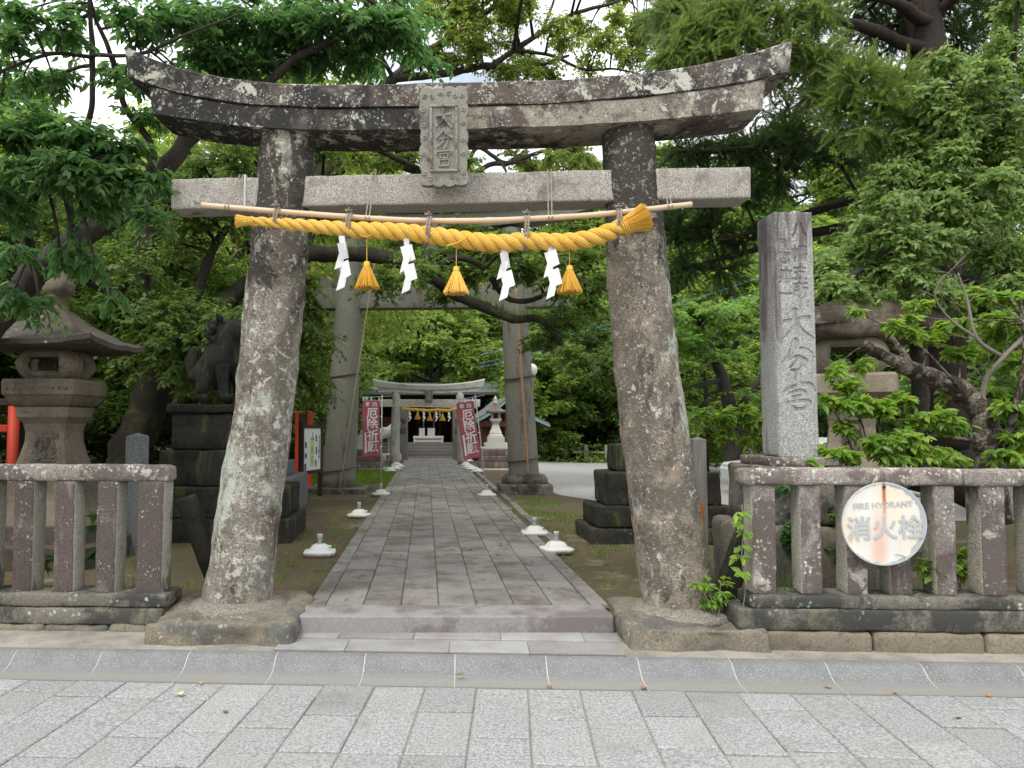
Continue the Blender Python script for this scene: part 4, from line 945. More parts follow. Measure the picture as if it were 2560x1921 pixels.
M['lantern_pale'] = stone('lantern_pale', (0.30, 0.26, 0.195), (0.75, 1.2), 110, layers=[((0.19, 0.165, 0.125), 2.5, 0.50, 0.62, (1, 1, 0.6)), ((0.34, 0.33, 0.28), 7, 0.60, 0.66)], bump=0.5, bscale=40)
M['cap_stone'] = stone('cap_stone', (0.26, 0.215, 0.18), (0.65, 1.3), 80, layers=[((0.13, 0.105, 0.088), 3, 0.50, 0.58), ((0.14, 0.14, 0.05), 4, 0.60, 0.66), ((0.36, 0.35, 0.31), 9, 0.62, 0.65)], bump=0.9, bscale=22)
RL = thing('stone_lantern', 'rustic stone lantern with a rough boulder cap behind the leafy shoots on the right', 'stone lantern', (4.62, 8.35, 0), math.radians(-28))
cap = rough_box(-0.56, 0.86, -0.50, 0.50, 2.56, 2.96, 0.13, 0.05, 0.05, 2.2, 12, 40, lambda p: (p[0], p[1], p[2] - (0.17*min(1.0, abs(p[0]+0.05)/0.8)**1.6 if p[2] > 2.72 else -0.12*max(0, abs(p[0]-0.1)-0.2))))
put('boulder_cap', cap, M['cap_stone'], RL, (0, 0, 0), (0, 0, math.radians(24)), smooth=True)
firebox(RL, M['lantern_pale'], 2.19, 2.57, 0.36, 0.4)
put('platform', sq_loft([(0.28, 1.86), (0.34, 1.90), (0.40, 1.955), (0.435, 1.985), (0.435, 2.16), (0.42, 2.188)], 7), M['lantern_pale'], RL)
put('shaft', sq_loft([(0.50, 0.65), (0.40, 0.9), (0.30, 1.2), (0.24, 1.45), (0.22, 1.62), (0.235, 1.75), (0.26, 1.858)], 8), M['lantern_pale'], RL)
put('carved_character', text_vf('献', size=0.22, extrude=0.006, offset=0.004), M['inscr'], RL, (0.0, -0.262, 1.48), (-0.13, 0, 0))
put('pedestal', sq_loft([(0.6, 0.1), (0.6, 0.4), (0.52, 0.44), (0.51, 0.65)], 9, 0.02), M['lantern_roof'], RL)

# ------------------------------------------------------------------ guardian dog on its stepped pedestal (left), second pedestal (right)
PD = thing('statue_pedestal', 'dark stepped stone pedestal carrying the guardian dog behind the left pillar', 'pedestal', (-2.66, 10.1, 0), 0)
for k, (h, z0, z1) in enumerate(((1.0, 0.12, 0.50), (0.92, 0.50, 0.88), (0.70, 0.88, 1.34), (0.57, 1.34, 1.80), (0.63, 1.80, 1.92))):
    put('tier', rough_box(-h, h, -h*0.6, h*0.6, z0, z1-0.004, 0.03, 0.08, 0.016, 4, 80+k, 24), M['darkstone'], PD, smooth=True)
def skin_body(name, bones, mat, parent=None, loc=(0, 0, 0), rz=0.0, sub=2, scale=1.0):
    """bones: {key: (pos, radius or (rx, ry), parent_key)} grown into one skin"""
    keys = list(bones); idx = {k: i for i, k in enumerate(keys)}
    me = bpy.data.meshes.new(name)
    me.from_pydata([tuple(Vector(bones[k][0])*scale) for k in keys], [(idx[bones[k][2]], idx[k]) for k in keys if bones[k][2]], [])
    o = bpy.data.objects.new(name, me); COL.objects.link(o)
    sk = o.modifiers.new('skin', 'SKIN'); me.skin_vertices if me.skin_vertices else None
    for i, k in enumerate(keys):
        r_ = bones[k][1]; r_ = (r_, r_) if not isinstance(r_, tuple) else r_
        me.skin_vertices[0].data[i].radius = (r_[0]*scale, r_[1]*scale)
        me.skin_vertices[0].data[i].use_root = (bones[k][2] is None)
    sb = o.modifiers.new('sub', 'SUBSURF'); sb.levels = sub; sb.render_levels = sub
    dg = bpy.context.evaluated_depsgraph_get(); dg.update()
    m2 = bpy.data.meshes.new_from_object(o.evaluated_get(dg)); m2.name = name
    bpy.data.objects.remove(o); bpy.data.meshes.remove(me)
    m2.materials.clear(); m2.polygons.foreach_set('use_smooth', [True]*len(m2.polygons))
    return put(name, m2, mat, parent, loc, (0, 0, rz))
dog_b = {'hip': ((-0.22, 0, 0.26), (0.22, 0.20), None), 'mid': ((-0.06, 0, 0.46), (0.20, 0.19), 'hip'), 'chest': ((0.12, 0, 0.62), (0.21, 0.20), 'mid'), 'neck': ((0.16, 0, 0.80), 0.17, 'chest'), 'head': ((0.20, 0, 0.95), (0.19, 0.18), 'neck'), 'muz': ((0.38, 0, 0.92), 0.12, 'head'), 'nose': ((0.45, 0, 0.90), 0.08, 'muz'), 'crown': ((0.12, 0, 1.08), 0.13, 'head'),
    'shl': ((0.18, 0.14, 0.50), 0.10, 'chest'), 'ell': ((0.22, 0.15, 0.28), 0.075, 'shl'), 'fl': ((0.24, 0.15, 0.08), 0.07, 'ell'), 'pl': ((0.33, 0.15, 0.05), 0.065, 'fl'),
    'shr': ((0.18, -0.14, 0.50), 0.10, 'chest'), 'elr': ((0.22, -0.15, 0.28), 0.075, 'shr'), 'fr': ((0.24, -0.15, 0.08), 0.07, 'elr'), 'pr': ((0.33, -0.15, 0.05), 0.065, 'fr'),
    'kl': ((0.0, 0.22, 0.26), 0.11, 'hip'), 'hl': ((-0.12, 0.24, 0.09), 0.08, 'kl'), 'ftl': ((0.08, 0.24, 0.06), 0.065, 'hl'),
    'kr': ((0.0, -0.22, 0.26), 0.11, 'hip'), 'hr': ((-0.12, -0.24, 0.09), 0.08, 'kr'), 'ftr': ((0.08, -0.24, 0.06), 0.065, 'hr'),
    't1': ((-0.38, 0, 0.36), 0.09, 'hip'), 't2': ((-0.42, 0, 0.58), 0.12, 't1'), 't3': ((-0.34, 0, 0.78), 0.06, 't2')}
KO = thing('guardian_dog', 'dark weathered stone guardian dog sitting on its pedestal behind the left pillar', 'statue', (-2.74, 10.05, 1.925), math.radians(-25))
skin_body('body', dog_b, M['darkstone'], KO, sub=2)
mane = []
for i in range(26):
    a = i*2.4; x, y, z = 0.08-0.1*R.random(), 0.17*math.cos(a), 0.92+0.17*math.sin(a)
    mane.append(xf(lathe([(0.012, -0.05), (0.05, -0.02), (0.055, 0.02), (0.03, 0.045), (0.006, 0.05)], 8), (x, y, z), (a, 0.5, 0)))
for s in (-1, 1): mane.append(xf(lathe([(0.05, 0), (0.045, 0.05), (0.01, 0.11)], 8), (0.16, 0.13*s, 1.08), (-0.7*s, -0.2, 0)))
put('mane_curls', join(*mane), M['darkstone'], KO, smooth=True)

PR = thing('statue_pedestal', 'dark stepped stone pedestal half hidden by the right pillar', 'pedestal', (2.92, 9.85, 0), 0)
for k, (h, z0, z1) in enumerate(((0.93, 0.12, 0.40), (0.84, 0.40, 0.66), (0.70, 0.66, 1.07), (0.54, 1.07, 1.415))):
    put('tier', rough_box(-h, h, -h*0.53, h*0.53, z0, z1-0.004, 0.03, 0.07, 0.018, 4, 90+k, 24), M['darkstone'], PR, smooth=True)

# granite marker post, grey wooden post, memorial stone, notice board, red posts
mk = lathe([(0.125, 0.1), (0.125, 1.52), (0.0, 1.56)], 4, twist=math.pi/4)
tag(put('marker_post', mk, M['dark_granite'], None, (-3.28, 8.75, 0), (0, 0, math.radians(-14))), 'short square grey granite marker post beside the left stone lantern', 'marker post')
MD = thing('memorial_stone', 'stacked grey granite memorial stone half hidden behind the left pillar', 'memorial', (-2.66, 13.35, 0), 0)
put('base', rough_box(-0.8, 0.45, -1.1, 1.1, 0.12, 0.80, 0.03, 0.1, 0.02, 3, 95, 24), M['dark_granite'], MD, smooth=True)
put('plinth', bbox(-0.6, 0.30, -0.5, 0.5, 0.80, 1.05, 0.012), plain('polished_granite', (0.10, 0.12, 0.15), 0.4, 0.3, 60), MD)
put('tablet', bbox(-0.62, 0.19, -0.11, 0.11, 1.05, 2.05, 0.02), M['concrete'], MD, (0, 0.05, 0), (math.radians(-3), 0, 0))
put('stepping_block', rough_box(-0.5, 0.50, -1.75, -1.3, 0.12, 0.32, 0.02, 0.1, 0.01, 4, 96), M['rock'], MD, smooth=True)

NB = thing('notice_board', 'wooden framed shrine map notice board beside the left pillar', 'notice board', (-2.31, 15.5, 0), math.radians(76))
M['darkwood'] = stone('dark_wood', (0.055, 0.036, 0.026), (0.7, 1.3), 30, layers=[((0.03, 0.022, 0.018), 10, 0.45, 0.65, (1, 1, 0.1))], bump=0.4)
for x in (-0.50, 0.50): put('post', bbox(x-0.045, x+0.045, -0.045, 0.045, 0.12, 1.74, 0.006), M['darkwood'], NB)
for z_ in (1.60, 0.69): put('frame_rail', bbox(-0.455, 0.455, -0.03, 0.03, z_, z_+0.075, 0.004), M['darkwood'], NB)
put('panel', bbox(-0.455, 0.455, -0.018, 0.018, 0.76, 1.60, 0.002), plain('panel_white', (0.66, 0.68, 0.68), 0.5, 0.05), NB)
pm = []
gm = plain('map_green', (0.22, 0.38, 0.14), 0.6, 0.5, 9); ym = plain('map_yellow', (0.55, 0.52, 0.24), 0.6, 0.3, 9); km = plain('map_photo', (0.06, 0.07, 0.06), 0.6, 0.6, 12)
put('map_drawing', join(bbox(-0.09, 0.11, -0.0205, -0.017, 0.84, 1.36, 0.001)), ym, NB)
for q_ in (bbox(-0.05, 0.07, -0.0215, -0.018, 1.10, 1.22, 0.001), bbox(-0.07, 0.10, -0.0215, -0.018, 1.36, 1.42, 0.001), bbox(0.0, 0.05, -0.0215, -0.018, 1.42, 1.52, 0.001), bbox(-0.03, 0.03, -0.0225, -0.018, 0.9, 1.05, 0.001)): put('map_drawing', q_, gm, NB)
for (x, z, w, h) in ((-0.32, 1.27, 0.09, 0.12), (-0.32, 1.06, 0.09, 0.10), (-0.34, 0.84, 0.09, 0.13), (0.22, 1.40, 0.07, 0.14), (0.23, 1.15, 0.07, 0.16), (0.20, 0.90, 0.07, 0.12)):
    put('photo', bbox(x-w/2, x+w/2, -0.0205, -0.017, z-h/2, z+h/2, 0.001), km, NB)
put('caption_column', text_vf('大\n分\n宮\n案\n内', size=0.10, extrude=0.001, offset=0.001), km, NB, (0.38, -0.0195, 1.22))
WP = thing('wooden_post', 'square weathered grey wooden post behind the right pillar', 'post', (2.355, 6.68, 0), math.radians(-3))
t = NT('grey_wood'); nw = t.noise(9, 7, 0.7, (6, 6, 0.35)); nw2 = t.noise(3, 3)
M['greywood'] = t.finish(t.mix(t.ramp(nw, 0.35, 0.7), (0.16, 0.145, 0.125), (0.30, 0.28, 0.25)), 0.9, nw, 0.5, 0.004)
put('shaft', lathe([(0.082, 0.1), (0.082, 1.515), (0.0, 1.54)], 4, twist=math.pi/4), M['greywood'], WP)
put('orange_strip', bbox(-0.005, 0.028, -0.062, -0.0575, 0.12, 0.97, 0.001), plain('orange_strip', (0.42, 0.13, 0.045), 0.7, 0.25, 6), WP)
M['vermilion'] = plain('vermilion', (0.42, 0.045, 0.02), 0.55, 0.15, 3)
RT = thing('red_torii', 'small vermilion red shrine gate glimpsed at the left edge behind the stone lantern', 'torii gate', (-6.17, 11.5, 0), math.radians(-12))
put('pillar', lathe([(0.085, 0.1), (0.08, 1.94)], 20), M['vermilion'], RT, (0.0, 0, 0), smooth=True)
put('pillar', lathe([(0.085, 0.1), (0.08, 1.94)], 20), M['vermilion'], RT, (-1.6, 0, 0), smooth=True)
put('crossbeam', bbox(-1.85, -0.075, -0.05, 0.05, 1.55, 1.66, 0.01), M['vermilion'], RT)
put('lintel', bbox(-2.0, 0.10, -0.08, 0.08, 1.94, 2.05, 0.015), M['darkwood'], RT)
RS = thing('red_signboard', 'tall dark signboard with vermilion posts behind the notice board', 'signboard', (-2.86, 18.0, 0), math.radians(-8))
for x in (-0.15, 0.15): put('post', bbox(x-0.045, x+0.045, -0.06, 0.06, 0.12, 2.0, 0.01), M['vermilion'], RS)
put('panel', bbox(-0.10, 0.10, -0.03, 0.03, 1.2, 1.95, 0.004), M['darkwood'], RS)
# ------------------------------------------------------------------ second torii (concrete, tall, half covered by branches)
T2 = thing('torii_gate', 'tall grey concrete torii gate in the middle of the path with branches over its lintel', 'torii gate', (0.12, 16.9, 0), math.radians(-3))
def col2(x0, r0, x1, r1, z1, seed):
    return lathe([(r0+(r1-r0)*s, r0+(r1-r0)*s, x0+(x1-x0)*s, 0, 0.3+(z1-0.3)*s) for s in np.linspace(0, 1, 26)], 36, 0.006, 4, seed)
put('pillar', col2(-2.05, 0.365, -1.76, 0.28, 6.0, 1), M['concrete'], T2, smooth=True)
put('pillar', col2(2.03, 0.335, 1.74, 0.26, 6.0, 2), M['concrete'], T2, smooth=True)
put('tie_beam', rough_box(-3.05, 3.05, -0.17, 0.17, 4.24, 4.70, 0.02, 0.2, 0.004, 3, 3), M['concrete'], T2, smooth=True)
for x, s in ((-1.82, -1), (-1.82, 1), (1.80, -1), (1.80, 1)):
    a, b = x+s*0.25, x+s*0.62
    put('wedge', prism([(min(a, b), 4.70), (max(a, b), 4.70), (max(a, b)+0.05*(s > 0), 4.98 if s > 0 else 4.90), (min(a, b)-0.05*(s < 0), 4.90 if s > 0 else 4.98)], -0.1, 0.1), M['concrete'], T2)
put('strut', bbox(-0.16, 0.16, -0.14, 0.14, 4.705, 5.9, 0.01), M['concrete'], T2)
def k2(u): return 6.0+0.5*(abs(u)/3.9)**2.6
put('lower_lintel', beam(-3.5, 3.5, lambda u: k2(u)+0.32, k2, 0.28, 31, 60), M['concrete'], T2)
put('top_lintel', beam(-3.9, 3.9, lambda u: k2(u)+0.66, lambda u: k2(u)+0.323, 0.36, 32, 60, slant=0.1, ridge=0.03), M['concrete'], T2)
put('plinth', rough_box(-2.72, -1.40, -0.66, 0.66, 0.12, 0.32, 0.02, 0.1, 0.008, 4, 33), M['basebeam'], T2, smooth=True)
put('plinth', rough_box(1.45, 2.58, -0.62, 0.62, 0.10, 0.42, 0.03, 0.08, 0.012, 4, 34), M['basebeam'], T2, smooth=True)
put('round_plinth', lathe([(0.50, 0.50, 2.03, 0, 0.40), (0.50, 0.50, 2.03, 0, 0.52), (0.44, 0.44, 2.03, 0, 0.60), (0.36, 0.36, 2.03, 0, 0.62)], 28, 0.012, 5, 3, square=0.3), M['basebeam'], T2, smooth=True)
M['straw'] = plain('straw_rope', (0.10, 0.075, 0.05), 0.95, 0.3, 40)
M['obam'] = plain('old_bamboo', (0.36, 0.20, 0.095), 0.6, 0.25, 6); M['gbam'] = plain('grey_bamboo', (0.30, 0.25, 0.17), 0.6, 0.25, 6)
def bpole(p0, p1, r, n=40):
    pts = [Vector(p0).lerp(Vector(p1), i/(n-1)) for i in range(n)]
    return tube([tuple(p) for p in pts], [r*(1.0 if i % 4 else 1.16) for i in range(n)], 8)
o = tag(put('bamboo_pole', bpole((-1.83, 16.38, 0.32), (-1.10, 16.35, 5.2), 0.014), M['gbam'], None, smooth=True), 'thin grey bamboo pole leaning against the left pillar of the concrete gate', 'bamboo pole')
o = tag(put('bamboo_pole', bpole((2.17, 16.36, 0.6), (1.93, 16.36, 4.6), 0.022), M['obam'], None, smooth=True), 'orange brown bamboo pole tied upright to the right pillar of the concrete gate', 'bamboo pole')
for (cx, cy, rr, z, lab) in ((-1.93, 17.0, 0.375, 0.72, 'straw rope round the foot of the left concrete pillar'), (-1.80, 17.0, 0.34, 2.78, 'straw rope high round the left concrete pillar'), (2.12, 16.79, 0.355, 0.95, 'straw rope round the foot of the right concrete pillar'), (2.02, 16.79, 0.325, 2.72, 'straw rope high round the right concrete pillar')):
    tag(put('straw_rope', tube([(cx+rr*math.cos(a), cy+rr*math.sin(a), z+0.06*math.sin(a*1.0+1)) for a in np.linspace(0, 2*math.pi, 30)], 0.018, 6), M['straw'], None, smooth=True), lab, 'rope', 'straw ropes on the concrete gate')

# ------------------------------------------------------------------ third torii with its own rope
T3 = thing('torii_gate', 'pale granite torii gate far down the path in front of the shrine hall', 'torii gate', (0.11, 28.6, 0), 0)
for s, x0, x1 in ((-1, -1.27, -1.225), (1, 1.25, 1.15)):
    put('pillar', lathe([(0.185-0.035*k, 0.185-0.035*k, x0+(x1-x0)*k, 0, 0.2+2.72*k) for k in np.linspace(0, 1, 12)], 28, 0.004, 5, s), M['far_granite'], T3, smooth=True)
put('tie_beam', rough_box(-1.9, 1.9, -0.1, 0.1, 2.38, 2.66, 0.015, 0.2, 0.004, 3, 41), M['far_granite'], T3, smooth=True)
def k3(u): return 2.885+0.13*(abs(u)/2.0)**2.2
put('lower_lintel', beam(-1.86, 1.86, lambda u: k3(u)+0.125, k3, 0.14, 42, 50), M['far_granite'], T3)
put('top_lintel', beam(-2.07, 2.05, lambda u: k3(u)+0.30+0.06*(abs(u)/2.0)**2.2, lambda u: k3(u)+0.127, 0.18, 43, 50, slant=0.06, ridge=0.02), M['far_granite'], T3)
pq = put('plaque', bbox(-0.14, 0.14, -0.04, 0.04, -0.22, 0.22, 0.01), M['concrete'], T3, (0.0, -0.20, 2.80), (math.radians(6), 0, 0))
put('raised_writing', text_vf('大\n分\n宮', size=0.15, extrude=0.008, offset=0.003), M['far_granite'], pq, (0, -0.042, 0.0), scale=(1, 1, 0.8))
tag(put('bamboo_pole', bpole((-1.95, 28.32, 2.42), (1.9, 28.32, 2.34), 0.016), M['bamboo'], None, smooth=True), 'thin bamboo pole hung across the far granite gate', 'bamboo pole')
fr_ = thing('shimenawa_rope', 'small golden rope hung below the beam of the far granite gate', 'rope', (0.11, 28.28, 0), 0)
RZ = [(-0.98, 2.31), (-0.6, 2.28), (-0.25, 2.26), (0.0, 2.235), (0.3, 2.265), (0.6, 2.24), (0.95, 2.28), (1.06, 2.30)]
q = spline([(u, 0, z) for u, z in RZ], 90)
for s in range(2):
    put('strand', tube([(p[0], 0.026*math.cos(i*0.55+s*math.pi), p[2]+0.026*math.sin(i*0.55+s*math.pi)) for i, p in enumerate(q)], 0.036, 8), M['yellow'], fr_, smooth=True)
h_, s_ = tassel_mesh(77)
hm = mesh_of('head', xf(h_, (0, 0, 0), (0, 0, 0), (1.25, 1.25, 1.25)), True); fm = mesh_of('fringe', xf(s_, (0, 0, 0), (0, 0, 0), (1.25, 1.25, 1.25)))
hm.materials.append(M['yellow']); fm.materials.append(M['yellow'])
for x, z, wh in ((-0.42, 2.17, 'left'), (0.03, 2.12, 'middle'), (0.50, 2.12, 'right')):
    ts = thing('tassel', wh + ' small yellow tassel on the far granite gate', 'tassel', (0.11+x, 28.27, z), 0, 'yellow tassels on the far rope')
    put('head', hm, None, ts); put('fringe', fm, None, ts); put('thread', tube([(0, 0, 0), (0, 0, 0.1)], 0.005, 5), M['yellow'], ts)
sm = mesh_of('paper_streamer', shide((0.5, 0.3, -0.2, 0.2, -0.1), 1.0)); sm.materials.append(M['paper'])
for x, wh in ((-0.72, 'first'), (-0.20, 'second'), (0.26, 'third'), (0.73, 'fourth')):
    tag(put('paper_streamer', sm, None, None, (0.11+x, 28.25, 2.23), (0, 0, R.uniform(-0.2, 0.2))), wh + ' from left of the small paper streamers on the far granite gate', 'paper streamer', 'paper streamers on the far rope')

# ------------------------------------------------------------------ banners and water-filled flag stands
t = NT('white_plastic'); nd = t.noise(9, 7, 0.75); M['wplastic'] = t.finish(t.mix(t.ramp(t.math('ADD', nd, t.ramp(t.axis(2), 0.06, 0.0)), 0.62, 1.1), (0.60, 0.60, 0.565), (0.22, 0.20, 0.16)), 0.6)
M['gplastic'] = plain('grey_collar', (0.42, 0.44, 0.45), 0.5)
base_vf = sq_loft([(0.175, 0.0), (0.185, 0.008), (0.185, 0.05), (0.178, 0.058), (0.125, 0.066), (0.115, 0.085), (0.095, 0.112), (0.065, 0.132), (0.035, 0.138)], 1, 0.001, 8, 0.35)
base_me = mesh_of('base', base_vf, True); base_me.materials.append(M['wplastic'])
col_me = mesh_of('socket', lathe([(0.022, 0.13), (0.024, 0.19), (0.024, 0.20), (0.033, 0.202), (0.034, 0.245), (0.030, 0.252)], 16), True); col_me.materials.append(M['gplastic'])
cap_me = mesh_of('filler_cap', lathe([(0.024, 0.085), (0.024, 0.105), (0.018, 0.11)], 12), True); cap_me.materials.append(M['wplastic'])
def stand(x, y, label, rz, s=1.0, collar=True):
    st = thing('flag_stand', label, 'flag stand', (x, y, 0.212), rz, 'white plastic flag stands along the path'); s *= 0.93; st.scale = (s, s, s)
    put('base', base_me, None, st)
    if collar: put('socket', col_me, None, st)
    put('filler_cap', cap_me, None, st, (0.11, 0.06, 0))
    return st
for x, y, lab in ((-1.17, 8.55, 'empty white flag stand nearest on the left of the path'), (-1.05, 12.15, 'empty white flag stand left of the path, second from the front'), (1.42, 10.12, 'empty white flag stand right of the path, the farther of the near pair'), (1.475, 8.76, 'empty white flag stand nearest on the right of the path')):
    stand(x, y, lab, R.uniform(-0.2, 0.2))
for k, (px, y) in enumerate(((-1.16, 24.4), (-1.05, 25.6), (-0.98, 27.0), (-1.10, 28.0), (-1.22, 29.5))):
    stand(px+0.02, y, 'white flag stand in the far left cluster, %s from the front' % ('first', 'second', 'third', 'fourth', 'fifth')[k], R.uniform(-0.5, 0.5), 1.15, False)
for k, (px, y) in enumerate(((1.58, 24.0), (1.50, 25.4), (1.48, 26.6), (1.46, 28.2), (1.72, 31.5))):
    stand(px, y, 'white flag stand in the far right cluster, %s from the front' % ('first', 'second', 'third', 'fourth', 'fifth')[k], R.uniform(-0.5, 0.5), 1.15, False)
t = NT('banner_red'); nb = t.noise(2.5, 4); M['banner'] = t.finish(t.mix(nb, (0.30, 0.075, 0.092), (0.39, 0.115, 0.13)), 0.8)
M['bwhite'] = plain('banner_white', (0.70, 0.66, 0.66), 0.8, 0.06)
def banner(x, y, tilt, label, flip):
    b = thing('banner', label, 'banner', (x, y, 0.212), 0, 'red banners beside the path')
    put('base', base_me, None, b); put('socket', col_me, None, b)
    hld = put('pole', join(tube([(0, 0, 0.2), (0.002, 0, 1.2), (0.0, 0, 2.08)], 0.013, 8), tube([(-0.42, 0, 2.02), (0.20, 0, 2.06)], 0.007, 6)), M['gplastic'], b, smooth=True)
    hld.rotation_euler = (0, tilt, 0)
    cl = put('pole_clip', join(*[bbox(-0.03, 0.016, -0.016, 0.016, z, z+0.025, 0.003) for z in (1.0, 1.3, 1.62, 1.95)]), M['bwhite'], hld)
    cl['kind'] = 'stuff'
    W_, H_ = 0.36, 1.17; nx, nz = 13, 40; V, F = [], []
    def warp(u, w):
        d = 0.10*(1-w)*0.6
        return (-0.035 - W_*(1-u) + 0.012*math.sin(w*5+1) + (1-w)*0.13*(1-u)*0 , 0.018*math.sin(u*5+w*4)*(1.1-w) + 0.01*math.sin(w*9), 0.80+H_*w + 0.03*(u-0.5)*(1-w))
    for j in range(nz):
        for i in range(nx):
            V.append(warp(i/(nx-1), j/(nz-1)))
    for j in range(nz-1):
        for i in range(nx-1): F.append((j*nx+i, j*nx+i+1, (j+1)*nx+i+1, (j+1)*nx+i))
    me = mesh_of('cloth', (V, F), True); bm = bmesh.new(); bm.from_mesh(me); bmesh.ops.solidify(bm, geom=list(bm.faces), thickness=0.002); bm.to_mesh(me); bm.free()
    clo = put('cloth', me, M['banner'], hld)
    def glyph(ch, cx, cw, size, off):
        v, f = text_vf(ch, size=size, extrude=0.0009, offset=off)
        out = []
        for p in v:
            q_ = warp(cx+p[0]/W_, cw+p[2]/H_); out.append((q_[0], q_[1]-0.006+p[1], q_[2]))
        return out, f
    for i, ch in enumerate('厄除祈願'): put('banner_character', glyph(ch, 0.58, 0.755-0.195*i, 0.24, 0.005), M['bwhite'], clo)
    for ch, cx in (('奉', 0.30), ('納', 0.70)): put('banner_character', glyph(ch, cx, 0.92, 0.105, 0.002), M['bwhite'], clo)
    V2 = [warp(0.11+0.11*i, 0.07+0.36*j/9) for j in range(10) for i in range(2)]; V2 = [(a, b_-0.005, c_) for a, b_, c_ in V2]
    put('white_strip', (V2, [(2*j, 2*j+1, 2*j+3, 2*j+2) for j in range(9)]), M['bwhite'], clo)
    put('loop', join(*[bbox(-0.04-W_*u-0.012, -0.04-W_*u+0.012, -0.006, 0.006, 1.955, 2.04, 0.002) for u in (0.05, 0.5, 0.95)]), M['bwhite'], hld)['kind'] = 'stuff'
    return b
banner(-0.93, 15.9, math.radians(0.5), 'dark red cloth banner with white characters on the left of the path', 0)
banner(1.24, 15.7, math.radians(-6.5), 'dark red cloth banner with white characters leaning on the right of the path', 0)

# ------------------------------------------------------------------ far lanterns on block plinths
def far_lantern(x, y, label, rz):
    L = thing('stone_lantern', label, 'stone lantern', (x, y, 0.15), rz, 'white lanterns on block plinths')
    z = 0.0
    put('kerb_slab', bbox(-0.78, 0.78, -0.78, 0.78, 0.0, 0.10, 0.01), M['white_stone'], L)
    z = 0.10
    for k, h in enumerate((0.60, 0.56, 0.52)):
        n = (5, 4, 4)[k]
        put('plinth_core', box(-h+0.03, h-0.03, -h+0.03, h-0.03, z, z+0.21), M['mortar'], L)
        for side in range(4):
            for i in range(n):
                a, b_ = -h+2*h*i/n+0.006, -h+2*h*(i+1)/n-0.006
                put('block', rough_box(a, b_, -h, -h+0.1, z+0.005, z+0.205, 0.02, 0.1, 0.01, 5, i+k*7+side), M['red_block'], L, (0, 0, 0), (0, 0, side*math.pi/2), smooth=True)
        z += 0.21
    put('cap_slab', bbox(-0.50, 0.50, -0.50, 0.50, z, z+0.07, 0.01), M['white_stone'], L); z += 0.07
    put('step', bbox(-0.38, 0.38, -0.38, 0.38, z, z+0.15, 0.012), M['white_stone'], L); z += 0.15
    put('step', bbox(-0.28, 0.28, -0.28, 0.28, z, z+0.20, 0.012), M['white_stone'], L); z += 0.20
    put('shaft', sq_loft([(0.24, z), (0.24, z+0.05), (0.20, z+0.09), (0.205, z+0.13), (0.14, z+0.28), (0.11, z+0.42), (0.12, z+0.5), (0.19, z+0.55), (0.20, z+0.62)], 3, 0.002), M['white_stone'], L); z += 0.62
    for sx in (-1, 1):
        for sy in (-1, 1): put('corner_post', bbox(sx*0.12-0.03, sx*0.12+0.03, sy*0.12-0.03, sy*0.12+0.03, z, z+0.20, 0.004), M['white_stone'], L)
    z += 0.20
    put('roof', pyramid_roof(0.31, z, z+0.27, 0.04, 1.5, 2, 8, 0.07, 0.05, 0.004), M['red_block'], L); z += 0.26
    put('finial', lathe([(0.06, z), (0.05, z+0.05), (0.085, z+0.08), (0.06, z+0.13), (0.045, z+0.15), (0.07, z+0.19), (0.045, z+0.25), (0.01, z+0.32)], 16), M['white_stone'], L, smooth=True)
far_lantern(2.38, 26.3, 'white stone lantern on a red block plinth right of the far granite gate', 0)
far_lantern(-2.05, 26.3, 'white stone lantern on a red block plinth mostly hidden behind the left banner', 0)

